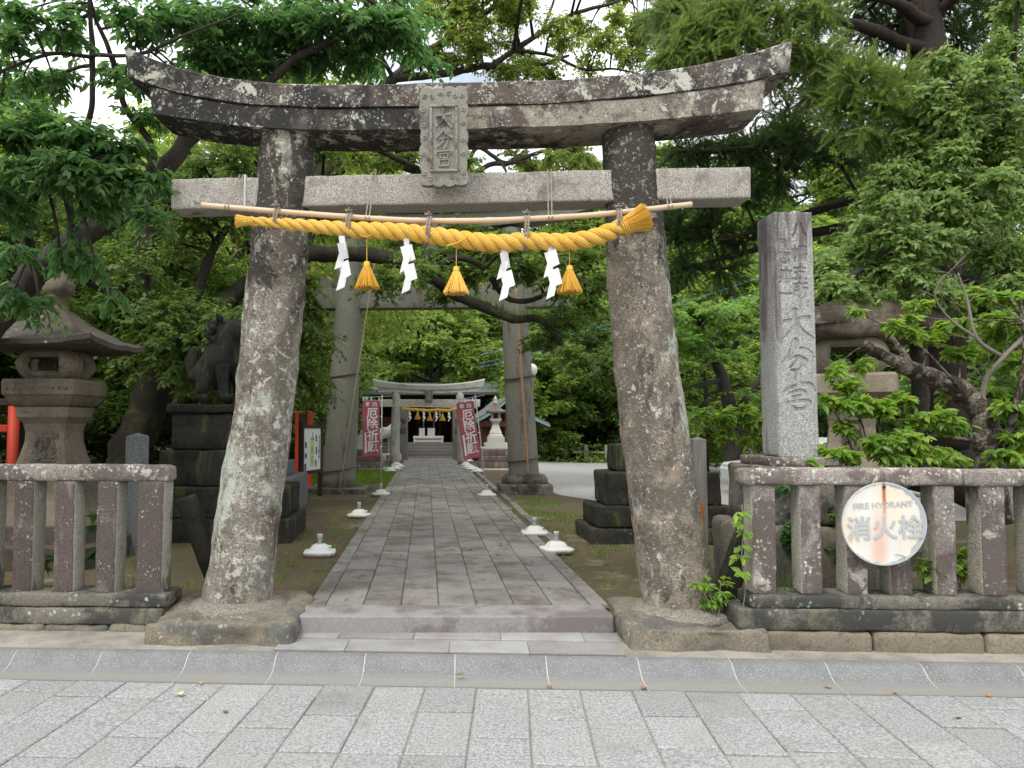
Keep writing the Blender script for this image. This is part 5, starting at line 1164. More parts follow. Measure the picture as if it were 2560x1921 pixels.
# ------------------------------------------------------------------ horse statue
HS = thing('horse_statue', 'grey white metal horse statue on a block left of the far granite gate', 'statue', (-1.62, 29.6, 0.15), math.radians(50))
M['horse'] = plain('horse_metal', (0.42, 0.42, 0.41), 0.5, 0.6, 4, 0.5)
put('plinth', bbox(-0.75, 0.75, -0.36, 0.36, 0.0, 0.22, 0.01), M['red_block'], HS)
put('plinth', bbox(-0.68, 0.68, -0.30, 0.30, 0.22, 0.45, 0.01), M['white_stone'], HS)
put('carved_character', text_vf('納奉', size=0.2, extrude=0.006, offset=0.004), M['inscr'], HS, (0, -0.304, 0.33))
hb = {'belly': ((0.0, 0, 0.80), (0.19, 0.22), None), 'chest': ((0.33, 0, 0.84), (0.18, 0.21), 'belly'), 'rump': ((-0.36, 0, 0.86), (0.19, 0.20), 'belly'), 'nk1': ((0.50, 0, 1.04), (0.12, 0.15), 'chest'), 'nk2': ((0.62, 0, 1.25), (0.09, 0.12), 'nk1'), 'poll': ((0.70, 0, 1.36), (0.075, 0.085), 'nk2'), 'face': ((0.84, 0, 1.24), (0.06, 0.07), 'poll'), 'muz': ((0.94, 0, 1.13), (0.05, 0.05), 'face'),
    'e1': ((0.66, 0.05, 1.44), 0.022, 'poll'), 'e2': ((0.66, -0.05, 1.44), 0.022, 'poll'),
    'f1a': ((0.36, 0.11, 0.62), (0.08, 0.10), 'chest'), 'f1b': ((0.38, 0.11, 0.36), 0.05, 'f1a'), 'f1c': ((0.37, 0.11, 0.12), 0.036, 'f1b'), 'f1d': ((0.40, 0.11, 0.03), 0.05, 'f1c'),
    'f2a': ((0.36, -0.11, 0.62), (0.08, 0.10), 'chest'), 'f2b': ((0.38, -0.11, 0.36), 0.05, 'f2a'), 'f2c': ((0.37, -0.11, 0.12), 0.036, 'f2b'), 'f2d': ((0.40, -0.11, 0.03), 0.05, 'f2c'),
    'h1a': ((-0.38, 0.12, 0.60), (0.10, 0.12), 'rump'), 'h1b': ((-0.48, 0.12, 0.38), 0.055, 'h1a'), 'h1c': ((-0.44, 0.12, 0.12), 0.038, 'h1b'), 'h1d': ((-0.41, 0.12, 0.03), 0.05, 'h1c'),
    'h2a': ((-0.38, -0.12, 0.60), (0.10, 0.12), 'rump'), 'h2b': ((-0.48, -0.12, 0.38), 0.055, 'h2a'), 'h2c': ((-0.44, -0.12, 0.12), 0.038, 'h2b'), 'h2d': ((-0.41, -0.12, 0.03), 0.05, 'h2c'),
    'tl1': ((-0.56, 0, 0.88), 0.05, 'rump'), 'tl2': ((-0.64, 0, 0.62), 0.055, 'tl1'), 'tl3': ((-0.63, 0, 0.36), 0.03, 'tl2')}
skin_body('body', hb, M['horse'], HS, (0, 0, 0.45))

# ------------------------------------------------------------------ gate stones, shrine hall, side building
M['wood'] = stone('shrine_wood', (0.15, 0.062, 0.04), (0.75, 1.25), 30, layers=[((0.06, 0.035, 0.026), 5, 0.45, 0.65, (1, 1, 0.15))], bump=0.3)
M['copper'] = plain('copper_green', (0.17, 0.31, 0.26), 0.6, 0.25, 2)
M['roofgrey'] = plain('old_copper_roof', (0.085, 0.10, 0.095), 0.7, 0.3, 2)
M['tile'] = plain('grey_tile', (0.12, 0.125, 0.13), 0.6, 0.3, 6)
M['hallstone'] = stone('hall_stone', (0.17, 0.165, 0.15), layers=[((0.15, 0.145, 0.13), 2, 0.5, 0.66)], bump=0.3)
for x, wh in ((-0.99, 'left'), (1.36, 'right')):
    o = thing('gate_stone', 'square inscribed stone post on the %s of the shrine steps behind the far gate' % wh, 'stone post', (x, 33.0, 0.15), 0, 'inscribed posts by the steps')
    put('shaft', rough_box(-0.21, 0.21, -0.21, 0.21, 0.0, 2.45, 0.02, 0.15, 0.004, 5, 51), M['concrete'], o, smooth=True)
    for i, ch in enumerate('奉献'): put('carved_character', text_vf(ch, size=0.3, extrude=0.008, offset=0.003), M['inscr'], o, (0, -0.216, 1.7-0.4*i))
HALL = thing('shrine_hall', 'dark wooden shrine hall with stone steps at the end of the path', 'shrine building', (0.15, 36.0, 0.15), 0)
for k in range(5):
    put('step', bbox(-2.2, 2.2, -0.8+0.34*k, 1.4, 0.0+0.145*k, 0.145*(k+1)-0.002, 0.01), M['hallstone'], HALL)
put('platform', bbox(-5.5, 5.5, 1.2, 10, 0.0, 0.72, 0.02), M['hallstone'], HALL)
for x in (-4.6, -2.9, -1.25, 1.25, 2.9, 4.6):
    put('post', bbox(x-0.13, x+0.13, 2.6, 2.86, 0.72, 3.0, 0.01), M['wood'], HALL)
for x0, x1 in ((-4.45, -3.05), (-2.75, -1.40), (1.40, 2.75), (3.05, 4.45)):
    put('wall_panel', bbox(x0, x1, 2.75, 2.85, 0.72, 2.0, 0.004), M['wood'], HALL)
    for i in range(9):
        xx = x0+(x1-x0)*(i+0.5)/9; put('lattice_bar', bbox(xx-0.025, xx+0.025, 2.70, 2.75, 0.8, 1.95, 0.003), M['wood'], HALL)
put('back_wall', bbox(-4.6, 4.6, 5.4, 5.6, 0.72, 3.04, 0.01), M['darkwood'], HALL)
for x in (-0.55, 0.55): put('inner_post', bbox(x-0.08, x+0.08, 4.2, 4.36, 0.72, 3.04, 0.006), M['wood'], HALL)
put('inner_lintel', bbox(-1.2, 1.2, 4.18, 4.3, 2.2, 2.45, 0.006), M['wood'], HALL)
put('beam', bbox(-4.9, 4.9, 2.55, 2.85, 2.75, 3.04, 0.01), M['wood'], HALL)
put('beam', bbox(-1.5, 1.5, 2.4, 2.54, 2.55, 2.8, 0.01), M['wood'], HALL)
rv = [(-6.4, 0.9, 3.05), (6.4, 0.9, 3.05), (6.4, 10.6, 3.05), (-6.4, 10.6, 3.05), (-6.4, 0.9, 3.17), (6.4, 0.9, 3.17), (6.4, 10.6, 3.17), (-6.4, 10.6, 3.17), (-4.2, 5.0, 3.85), (4.2, 5.0, 3.85), (4.2, 6.2, 3.85), (-4.2, 6.2, 3.85)]
put('roof', (rv, [(3, 2, 1, 0), (0, 1, 5, 4), (1, 2, 6, 5), (2, 3, 7, 6), (3, 0, 4, 7), (4, 5, 9, 8), (5, 6, 10, 9), (6, 7, 11, 10), (7, 4, 8, 11), (8, 9, 10, 11)]), M['roofgrey'], HALL)
tag(put('offering_box', join(bbox(-0.74, 0.74, -0.3, 0.3, 0.18, 0.30, 0.01), bbox(-0.66, 0.66, -0.25, 0.25, 0.0, 0.18, 0.01), bbox(-0.72, -0.62, -0.28, 0.28, -0.02, 0.2, 0.005), bbox(0.62, 0.72, -0.28, 0.28, -0.02, 0.2, 0.005)), M['white_stone'], None, (0.12, 37.6, 0.90)), 'pale offering box at the top of the shrine steps', 'offering box')
for x, wh in ((-0.24, 'left'), (0.27, 'right')):
    br = thing('bell_rope', '%s pale bell rope hanging in the shrine hall doorway' % wh, 'bell rope', (0.12+x, 38.35, 0), 0, 'bell ropes in the hall')
    put('rope', tube([(0.01*math.cos(i), 0.01*math.sin(i), 2.55-i*0.05) for i in range(26)], 0.028, 8), M['cord'], br, smooth=True)
    put('knob', lathe([(0.03, 1.30), (0.06, 1.26), (0.08, 1.16), (0.09, 1.05), (0.05, 1.02)], 14), M['cord'], br, smooth=True)
hr = thing('shimenawa_rope', 'narrow golden rope over the shrine hall doorway', 'rope', (0.12, 38.2, 0), 0)
put('strand', tube([(x, 0.02*math.cos(x*18), 2.55+0.02*math.sin(x*18)-0.04*math.cos(x*1.5)) for x in np.linspace(-0.8, 0.9, 50)], 0.045, 8), M['yellow'], hr, smooth=True)
for x, wh in ((-0.55, 'left'), (0.05, 'middle'), (0.55, 'right')):
    tag(put('paper_streamer', sm, None, None, (0.12+x, 38.15, 2.50), (0, 0, 0)), wh + ' tiny paper streamer over the shrine hall doorway', 'paper streamer', 'paper streamers at the hall')
for k, (x, w) in enumerate(((-0.32, 0.28), (0.14, 0.36))):
    tag(put('notice_sheet', bbox(-w/2, w/2, -0.01, 0.01, 0, 0.42, 0.002), M['paper'], None, (0.12+x, 38.0, 1.17), (0, 0, 0)), 'white paper notice standing behind the offering box, ' + ('left one', 'right one')[k], 'notice', 'notices in the hall')
SB = thing('side_building', 'small wooden side building with a green copper gable right of the far gate', 'building', (3.35, 32.0, 0.1), math.radians(4))
put('wall', bbox(-1.15, 1.15, 0.3, 3.0, 0, 1.9, 0.02), M['wood'], SB)
for x in (-1.1, 0.0, 1.1): put('post', bbox(x-0.07, x+0.07, 0.0, 0.14, 0, 1.9, 0.005), M['wood'], SB)
put('beam', bbox(-1.4, 1.4, -0.05, 0.12, 1.55, 1.78, 0.01), M['wood'], SB); put('beam', bbox(-0.08, 0.08, -0.04, 0.13, 1.78, 2.25, 0.005), M['wood'], SB)
def gable(h0, s): return [(-1.75*s, h0-0.12), (-1.0*s, h0+0.22), (-0.45*s, h0+0.58), (0, h0+0.95), (0.45*s, h0+0.58), (1.0*s, h0+0.22), (1.75*s, h0-0.12)]
g1 = gable(1.75, 1.0); g0 = [(x, z-0.10) for x, z in g1]
put('gable_board', prism(g0[::1] + g1[::-1], -0.42, -0.34), M['copper'], SB)
put('roof', prism([(x, z-0.02) for x, z in g0] + [(x, z+0.08) for x, z in g1[::-1]], -0.335, 3.4), M['tile'], SB)
put('gable_wall', prism([(-1.2, 1.75), (1.2, 1.75), (0, 2.55)], 0.2, 0.32), M['darkwood'], SB)

# ------------------------------------------------------------------ car park: low fence, car, lamp, cables
LFe = thing('low_fence', 'low pale concrete fence along the far edge of the car park', 'fence', (5.5, 35.6, 0), 0)
for k in range(22):
    put('post', bbox(-0.09, 0.09, -0.09, 0.09, 0, 0.78+0.12*(k % 3 == 1), 0.015), M['far_granite'], LFe, (k*0.95, 0.03*math.sin(k), ground_z(5.5+k*0.95, 35.6)))
    if k < 21: put('rail', bbox(0.095, 0.855, -0.04, 0.04, 0.38, 0.48, 0.008), M['far_granite'], LFe, (k*0.95, 0, ground_z(5.5+k*0.95, 35.6)))
LF2 = thing('low_fence', 'low stone fence glimpsed left of the concrete gate pillar', 'fence', (-7.0, 24.5, 0), 0)
for k in range(12): put('post', lathe([(0.10, 0), (0.10, 0.55), (0.07, 0.62)], 8), M['far_granite'], LF2, (k*0.42, 0, 0.42))
put('base', bbox(-0.3, 4.9, -0.2, 0.2, 0.1, 0.42, 0.02), M['hallstone'], LF2)
CAR = thing('car', 'white hatchback parked behind the inscribed monument', 'car', (9.35, 18.2, 0.07), math.radians(2))
prof = [(-2.05, 0.30), (-2.1, 0.55), (-2.0, 0.70), (-1.0, 0.82), (-0.35, 1.20), (0.2, 1.31), (1.1, 1.28), (1.75, 1.02), (2.0, 0.85), (2.05, 0.35), (1.8, 0.22), (-1.8, 0.22)]
def carbody():
    V, F = [], []; n = len(prof); ws = [-0.84, -0.80, 0.80, 0.84]
    for w in (-0.80, -0.84, 0.84, 0.80):
        for (x, z) in prof:
            k = 1.0 if z < 0.85 else 1.0-0.18*(z-0.85)/0.46
            sh = 0.985 if abs(w) == 0.80 else 1.0
            V.append((x*sh, w*k*(0.97 if abs(w) == 0.80 else 1), 0.22+(z-0.22)*sh))
    F.append(tuple(range(n))); F.append(tuple(range(4*n-1, 3*n-1, -1)))
    for r_ in range(3):
        for i in range(n): j = (i+1) % n; F.append((r_*n+i, r_*n+n+i, r_*n+n+j, r_*n+j))
    return V, [q[::-1] for q in F]
t = NT('car_white'); t.b.inputs['Coat Weight'].default_value = 0.6; M['car'] = t.finish((0.72, 0.73, 0.74), 0.35, None, 0, 0, 0.5)
t = NT('car_glass'); M['cglass'] = t.finish((0.03, 0.04, 0.05), 0.06, None, 0, 0, 0.7)
put('body', carbody(), M['car'], CAR)
for pts in ([(-0.82, 0.86), (-0.32, 1.14), (0.12, 1.235), (0.12, 0.88)], [(0.2, 0.88), (0.2, 1.24), (1.0, 1.215), (1.45, 1.03), (1.5, 0.9)]):
    put('side_window', prism(pts, -0.012, 0.012), M['cglass'], CAR, (0, -0.80, 0), (math.radians(-18), 0, 0), None, None) if False else put('side_window', ([(x, -0.845*(1.0 if z < 0.85 else 1.0-0.18*(z-0.85)/0.46)-0.004, z) for x, z in pts], [tuple(range(len(pts)))]), M['cglass'], CAR)
put('windshield', ([(-0.99, -0.70, 0.84), (-0.99, 0.70, 0.84), (-0.40, 0.62, 1.19), (-0.40, -0.62, 1.19)], [(3, 2, 1, 0)]), M['cglass'], CAR, (-0.012, 0, 0.012))
wv = lathe([(0.10, -0.09), (0.27, -0.09), (0.30, -0.07), (0.30, 0.07), (0.27, 0.09), (0.10, 0.09)], 28); wv = ([(x, z, y) for x, y, z in wv[0]], wv[1])
rv_ = lathe([(0.03, -0.02), (0.17, 0.0), (0.19, 0.02)], 20); rv_ = ([(x, -0.075-z, y) for x, y, z in rv_[0]], rv_[1])
for x in (-1.32, 1.28):
    for y in (-0.76, 0.76):
        w_ = put('wheel', wv, plain('tyre', (0.02, 0.02, 0.02), 0.85), CAR, (x, y, 0.30), smooth=True); put('rim', rv_, plain('rim_metal', (0.4, 0.4, 0.42), 0.35), w_)
for y in (-0.58, 0.58): put('headlight', bbox(-2.075, -2.0, y-0.16, y+0.16, 0.58, 0.68, 0.015), plain('lamp_glass', (0.6, 0.62, 0.64), 0.1), CAR)
LP_ = thing('street_lamp', 'lamp post with a white globe behind the right pillar of the concrete gate', 'street lamp', (3.18, 23.0, 0), 0)
put('pole', tube([(0, 0, 0.1), (0, 0, 3.2)], 0.04, 10), M['tile'], LP_, smooth=True)
put('globe', lathe([(0.02, 3.15), (0.10, 3.18), (0.155, 3.27), (0.165, 3.36), (0.14, 3.46), (0.07, 3.52), (0.01, 3.53)], 20), plain('globe_white', (0.85, 0.85, 0.86), 0.3, 0.02), LP_, smooth=True)
M['cable'] = plain('cable_blue', (0.05, 0.22, 0.42), 0.5, 0.1)
def cable(p0, p1, sag, n=30):
    a, b = Vector(p0), Vector(p1); return [tuple(a.lerp(b, i/(n-1)) - Vector((0, 0, sag*4*(i/(n-1))*(1-i/(n-1))))) for i in range(n)]
for k, (za, zb) in enumerate(((4.35, 8.9), (4.05, 8.3), (3.90, 7.9))):
    tag(put('overhead_cable', tube(cable((2.0, 29.0, za), (17.0, 26.0, zb), 0.45), 0.009, 5), M['cable'], None), ('uppermost', 'middle', 'lowest')[k] + ' of the three blue overhead cables above the car park', 'cable', 'blue cables over the car park')
# ------------------------------------------------------------------ tree skeletons: limb points (x, y, z, radius) and foliage masses (x, y, z, radius, sprays), metres
CH_TRUNK = [(-5.58, 7.5, 0.17, 0.19), (-5.18, 7.5, 1.28, 0.17), (-4.71, 7.5, 2.04, 0.15), (-4.25, 7.6, 2.72, 0.135), (-3.89, 7.6, 3.16, 0.13), (-3.53, 7.6, 3.49, 0.12), (-2.93, 7.6, 3.87, 0.1), (-2.46, 7.7, 4.52, 0.085), (-2.17, 7.8, 5.0, 0.075), (-1.76, 7.9, 5.54, 0.06), (-1.39, 8.0, 6.1, 0.05), (-1.0, 8.0, 6.67, 0.03)]
CH_L2 = [(-2.93, 7.6, 3.87, 0.039), (-2.68, 7.4, 4.32, 0.033), (-2.89, 7.2, 4.7, 0.029), (-2.95, 7.0, 5.1, 0.023), (-3.09, 6.9, 5.49, 0.019), (-3.09, 6.8, 5.78, 0.013)]
CH_L3 = [(-3.53, 7.6, 3.49, 0.039), (-3.4, 7.2, 3.93, 0.033), (-3.13, 7.0, 4.52, 0.029), (-3.08, 6.9, 5.05, 0.026), (-3.07, 6.8, 5.52, 0.019)]
CH_L4 = [(-3.08, 6.9, 5.05, 0.019), (-2.53, 6.6, 4.91, 0.016), (-2.06, 6.4, 4.98, 0.013), (-1.57, 6.3, 5.11, 0.008)]
CH_L5 = [(-3.08, 6.9, 5.03, 0.019), (-3.26, 6.5, 4.86, 0.016), (-3.53, 6.2, 4.56, 0.013), (-3.71, 6, 4.37, 0.01)]
CH_L6 = [(-2.17, 7.8, 5.0, 0.05), (-1.67, 7.5, 5.01, 0.045), (-1.22, 7.3, 5.25, 0.04), (-0.71, 7.2, 5.42, 0.03), (-0.18, 7.2, 5.56, 0.015)]
CH_L7 = [(-3.89, 7.6, 3.16, 0.05), (-3.58, 6.8, 3.46, 0.04), (-3.08, 6.2, 3.69, 0.03), (-2.54, 6.0, 3.77, 0.02), (-2.17, 6.0, 3.69, 0.012)]
CH_B = [(-3.32, 6.0, 3.92, 0.34, 46), (-3.12, 6.1, 4.07, 0.32, 42), (-2.77, 6.0, 3.92, 0.36, 52), (-2.47, 6.0, 3.84, 0.32, 46), (-3.11, 5.9, 3.58, 0.34, 50), (-2.74, 5.8, 3.55, 0.36, 56), (-2.46, 5.9, 3.51, 0.34, 50), (-2.25, 6.0, 3.54, 0.28, 36), (-3.49, 6.0, 3.47, 0.35, 40), (-3.43, 6.3, 3.37, 0.32, 30), (-2.73, 6.2, 3.34, 0.25, 22), (-3.36, 6.3, 5.07, 0.3, 26), (-3.5, 6.2, 4.82, 0.25, 18), (-3.1, 6.4, 5.04, 0.28, 20), (-3.26, 6.6, 4.61, 0.2, 10), (-2.54, 6.6, 5.15, 0.32, 30), (-2.28, 6.8, 5.34, 0.34, 36), (-2.49, 7.2, 4.97, 0.22, 10), (-2.1, 7.2, 5.52, 0.42, 60), (-2.12, 7.3, 5.25, 0.38, 44), (-1.72, 7.3, 5.53, 0.42, 60), (-1.76, 7.5, 5.25, 0.36, 40), (-1.36, 7.3, 5.53, 0.42, 60), (-1.36, 7.6, 5.3, 0.36, 42), (-0.98, 7.2, 5.47, 0.42, 58), (-0.99, 7.6, 5.35, 0.34, 38), (-0.63, 7.2, 5.47, 0.4, 52), (-0.61, 7.6, 5.35, 0.3, 28), (-0.31, 7.2, 5.47, 0.34, 38), (-0.18, 7.4, 5.34, 0.25, 20), (-2.83, 6.2, 2.92, 0.14, 14), (-2.95, 6.2, 2.88, 0.12, 8), (-2.68, 6.2, 2.86, 0.1, 7), (-3.69, 6.8, 3.12, 0.3, 20), (-2.53, 7.0, 3.52, 0.28, 20), (-3.63, 7.2, 2.68, 0.3, 16), (-3.06, 7.4, 2.8, 0.25, 12), (-3.83, 7, 2.74, 0.3, 18), (-2.71, 7.2, 4.6, 0.25, 18), (-2.34, 7.6, 4.77, 0.28, 20), (-3.23, 7.83, 5.34, 0.28, 11), (-2.62, 8.06, 5.45, 0.28, 11), (-4.65, 8.1, 5.8, 0.28, 11), (-2.67, 6.6, 4.6, 0.28, 11), (-3.36, 7.38, 5.67, 0.28, 11), (-2.9, 6.79, 5.59, 0.28, 11), (-3.92, 7.78, 5.11, 0.28, 11), (-3.58, 6.65, 4.72, 0.28, 11), (-2.66, 6.4, 5.25, 0.28, 11), (-2.35, 6.79, 5.38, 0.28, 11), (-2.17, 6.92, 4.77, 0.28, 11), (-2.44, 7.62, 5.47, 0.28, 11), (-4.01, 7.64, 5.02, 0.28, 11), (-2.21, 6.94, 4.76, 0.28, 11), (-3.23, 6.66, 5.36, 0.28, 11), (-4.23, 7.49, 5.67, 0.28, 11), (-4.07, 7.01, 5.01, 0.28, 11), (-3.61, 7.27, 4.99, 0.28, 11), (-3.81, 7.67, 5.56, 0.28, 11), (-3.64, 6.44, 4.46, 0.28, 11), (-2.42, 6.43, 4.58, 0.28, 11), (-2.74, 7.44, 5.57, 0.28, 11), (-3.92, 6.73, 5.51, 0.28, 11), (-2.51, 7.76, 5.94, 0.28, 11), (-2.3, 7.02, 4.75, 0.28, 11), (-3.79, 7.8, 5.58, 0.28, 11), (-2.51, 9.09, 6.17, 0.34, 16), (-0.36, 9.39, 7.08, 0.34, 16), (-2.46, 8.72, 6.39, 0.34, 16), (-0.19, 9.35, 6.73, 0.34, 16), (-1.12, 8.13, 6.09, 0.34, 16), (-1.99, 7.8, 6.12, 0.34, 16), (-0.72, 7.82, 5.31, 0.34, 16), (-2.52, 8.57, 5.67, 0.34, 16), (-1.58, 8.69, 6.47, 0.34, 16), (-0.41, 8.34, 6.07, 0.34, 16), (-2.21, 7.57, 5.26, 0.34, 16), (-1.19, 7.76, 5.42, 0.34, 16), (-0.69, 8.76, 5.8, 0.34, 16), (-0.51, 8.37, 6.42, 0.34, 16), (-2.12, 8.09, 5.58, 0.34, 16), (-1.53, 9.2, 5.96, 0.34, 16), (-0.01, 8.48, 6.14, 0.34, 16), (-0.64, 8.08, 5.91, 0.34, 16), (-1.51, 8.25, 6.32, 0.34, 16), (0.02, 8.75, 5.79, 0.34, 16), (-1.17, 7.68, 5.82, 0.34, 16), (-2.07, 9.23, 6.2, 0.34, 16)]
CH_OVER = [(-4.9, 7.74, 7.59, 0.7, 40), (-2.97, 7.26, 7.27, 0.7, 40), (-4.89, 7.42, 6.77, 0.7, 40), (-4.18, 7.68, 7.44, 0.7, 40), (-5.3, 8.38, 7.81, 0.7, 40), (-3.63, 4.65, 5.44, 0.7, 40), (-5.55, 7.29, 6.92, 0.7, 40), (-2.26, 7.19, 7.28, 0.7, 40), (-4.98, 7.18, 7.2, 0.7, 40), (-2.2, 6.0, 6.62, 0.7, 40), (-1.95, 7.35, 7.6, 0.7, 40), (-1.45, 6.67, 6.64, 0.7, 40), (-6.04, 7.95, 7.91, 0.7, 40), (-4.23, 7.37, 7.29, 0.7, 40), (-2.76, 5.29, 6.12, 0.7, 40), (-3.63, 7.26, 6.85, 0.7, 40), (-3.38, 7.7, 7.39, 0.7, 40), (-2.82, 4.71, 5.0, 0.7, 40)]  # unseen overhead foliage of the cherry, added to shade the left side
CA_TRUNK = [(-5.02, 12.5, 0.49, 0.42), (-4.84, 12.5, 1.05, 0.34), (-4.6, 12.5, 1.8, 0.3), (-4.39, 12.5, 2.55, 0.28), (-4.51, 12.6, 3.17, 0.25), (-4.79, 12.7, 3.96, 0.2), (-4.62, 12.8, 4.93, 0.17), (-4.31, 13, 5.95, 0.14), (-4.01, 13, 7.42, 0.1), (-3.79, 13, 8.66, 0.06)]
CA_L1 = [(-4.39, 12.5, 2.55, 0.16), (-3.87, 12.3, 2.84, 0.15), (-3.58, 12.3, 3.29, 0.14), (-3.19, 12.5, 3.77, 0.14), (-2.65, 12.8, 4.3, 0.14), (-2.06, 13, 4.56, 0.14), (-1.27, 13, 4.59, 0.13), (-0.56, 13, 4.48, 0.12), (0.08, 13, 4.18, 0.11), (0.55, 13, 3.86, 0.1), (1.02, 13, 3.66, 0.09), (1.5, 13, 3.46, 0.075), (1.96, 13.2, 3.49, 0.06), (2.33, 13.3, 3.1, 0.035), (2.57, 13.3, 2.69, 0.02)]
CA_L2 = [(0.08, 13, 4.18, 0.07), (0.47, 13, 4.5, 0.06), (0.95, 13, 4.38, 0.05), (1.36, 13.2, 3.89, 0.05), (1.76, 13.2, 3.81, 0.045), (2.18, 13.3, 3.99, 0.04), (2.79, 13.5, 4.28, 0.03)]
CA_L3 = [(-4.51, 12.6, 3.17, 0.12), (-4.89, 12, 3.69, 0.1), (-5.41, 12, 3.98, 0.08), (-6.15, 12, 4.28, 0.05)]
CA_L4 = [(-4.39, 12.5, 2.55, 0.12), (-3.85, 12.2, 3.35, 0.11), (-3.64, 12.2, 3.87, 0.09), (-3.38, 12.3, 4.65, 0.07), (-2.91, 12.5, 5.32, 0.05)]
CA_L5 = [(-2.06, 13, 4.56, 0.1), (-1.92, 13.6, 5.98, 0.09), (-1.9, 14, 7.42, 0.08), (-1.44, 14.5, 8.55, 0.06), (-0.75, 15, 9.74, 0.05), (-0.19, 15, 10.8, 0.03)]
CA_L6 = [(-1.92, 13.6, 5.98, 0.07), (-1.38, 14, 6.89, 0.06), (-0.54, 14.5, 6.77, 0.05), (0.27, 15, 6.57, 0.04)]
CA_B = [(-6.95, 12.03, 5.27, 0.75, 26), (-6.46, 11.36, 4.47, 0.75, 26), (-6.54, 11.41, 4.03, 0.75, 26), (-6.92, 11.89, 3.48, 0.75, 26), (-7.51, 12.97, 3.09, 0.75, 26), (-6.3, 12.1, 5.32, 0.75, 26), (-6.5, 12.74, 5.07, 0.75, 26), (-6.14, 11.64, 4.01, 0.75, 26), (-5.78, 11.34, 3.37, 0.75, 26), (-6.83, 13.27, 3.1, 0.75, 26), (-6.71, 14.31, 5.83, 0.75, 26), (-6.45, 13.64, 4.97, 0.75, 26), (-6.37, 13.46, 4.5, 0.75, 26), (-6.92, 14.88, 3.65, 0.75, 26), (-6.76, 14.6, 3.13, 0.75, 26), (-5.84, 13.54, 5.76, 0.75, 26), (-6.26, 14.59, 5.29, 0.75, 26), (-5.08, 12.06, 4.09, 0.75, 26), (-5.34, 12.64, 3.34, 0.75, 26), (-5.39, 13.46, 2.78, 0.75, 26), (-4.51, 12.78, 5.56, 0.75, 26), (-4.86, 13.07, 4.76, 0.75, 26), (-4.34, 11.66, 4.0, 0.75, 26), (-4.44, 12.31, 3.5, 0.75, 26), (-3.99, 11.25, 2.62, 0.75, 26), (-5.33, 14.75, 2.42, 0.75, 26), (-3.75, 12.22, 5.48, 0.75, 26), (-4.0, 12.31, 4.58, 0.75, 26), (-4.24, 13.65, 4.4, 0.75, 26), (-3.61, 11.65, 3.29, 0.75, 26), (-4.02, 13.23, 3.01, 0.75, 26), (-4.18, 13.21, 2.33, 0.75, 26), (-3.71, 14.03, 6.0, 0.75, 26), (-3.16, 12.16, 4.9, 0.75, 26), (-3.84, 14.57, 4.39, 0.75, 26), (-3.68, 14.16, 3.96, 0.75, 26), (-3.65, 13.89, 2.96, 0.75, 26), (-3.75, 14.66, 2.32, 0.75, 26), (-2.59, 13.25, 5.29, 0.49, 24), (-2.87, 14.27, 4.78, 0.46, 24), (-2.15, 13.05, 4.03, 0.57, 24), (-2.44, 12.55, 3.63, 0.57, 24), (-2.12, 13.93, 3.51, 0.5, 24), (-1.82, 13.03, 2.91, 0.56, 24), (-2.45, 14.4, 3.22, 0.45, 24), (-1.81, 13.45, 5.26, 0.52, 24), (-2.48, 13.49, 5.95, 0.48, 24), (-1.72, 12.74, 6.26, 0.53, 24), (-1.04, 14.19, 5.46, 0.43, 24), (-0.79, 12.91, 4.0, 0.57, 24), (-0.35, 14.14, 5.1, 0.54, 24), (-0.08, 12.46, 4.15, 0.55, 24), (0.35, 14.55, 4.84, 0.6, 24), (0.34, 13.94, 4.02, 0.43, 24), (0.78, 14.25, 4.42, 0.46, 24), (0.67, 13.82, 5.19, 0.59, 24), (1.19, 13.97, 4.88, 0.44, 24), (1.35, 13.04, 4.27, 0.59, 24), (1.47, 12.73, 4.67, 0.53, 24), (1.86, 13.31, 4.32, 0.45, 24), (2.27, 13.77, 4.75, 0.43, 24), (2.31, 12.64, 3.95, 0.49, 24), (2.6, 12.56, 4.4, 0.43, 24), (3.07, 13.67, 4.14, 0.55, 24), (3.04, 14.33, 3.74, 0.44, 24), (2.43, 13.35, 3.51, 0.48, 24), (2.16, 13.72, 3.15, 0.51, 24), (3.24, 14.46, 3.23, 0.49, 24), (2.5, 12.52, 2.71, 0.55, 24), (3.08, 12.73, 2.57, 0.53, 24), (-2.21, 13.51, 2.46, 0.58, 24), (-2.64, 13.62, 2.72, 0.53, 24), (-1.88, 12.98, 2.2, 0.52, 24), (-2.83, 12.96, 3.38, 0.56, 24), (-2.97, 13.54, 4.12, 0.44, 24), (-3.09, 10.83, 2.82, 0.5, 16), (-2.86, 10.97, 2.71, 0.5, 16), (-3.36, 11.34, 2.54, 0.5, 16), (-3.32, 10.78, 2.23, 0.5, 16), (-2.74, 11.31, 2.33, 0.5, 16), (-3.27, 11.26, 2.73, 0.5, 16), (-2.85, 10.69, 2.94, 0.5, 16), (-3.42, 11.27, 3.15, 0.5, 16), (-2.72, 10.69, 2.55, 0.5, 16), (-3.51, 10.72, 2.81, 0.5, 16), (-3.11, 11.19, 2.32, 0.5, 16), (-3.75, 10.84, 3.22, 0.5, 16), (-4.32, 11.48, 3.04, 0.5, 16), (-2.69, 11.08, 3.12, 0.5, 16), (-3.61, 11.81, 4.89, 0.6, 26), (-3.58, 12.99, 5.62, 0.6, 26), (-2.86, 11.07, 5.65, 0.6, 26), (-2.84, 12.81, 6.29, 0.6, 26), (-3.28, 11.13, 5.47, 0.6, 26), (-3.63, 11.38, 5.12, 0.6, 26), (-3.28, 13.38, 5.74, 0.6, 26), (-2.5, 12.7, 6.17, 0.6, 26)]
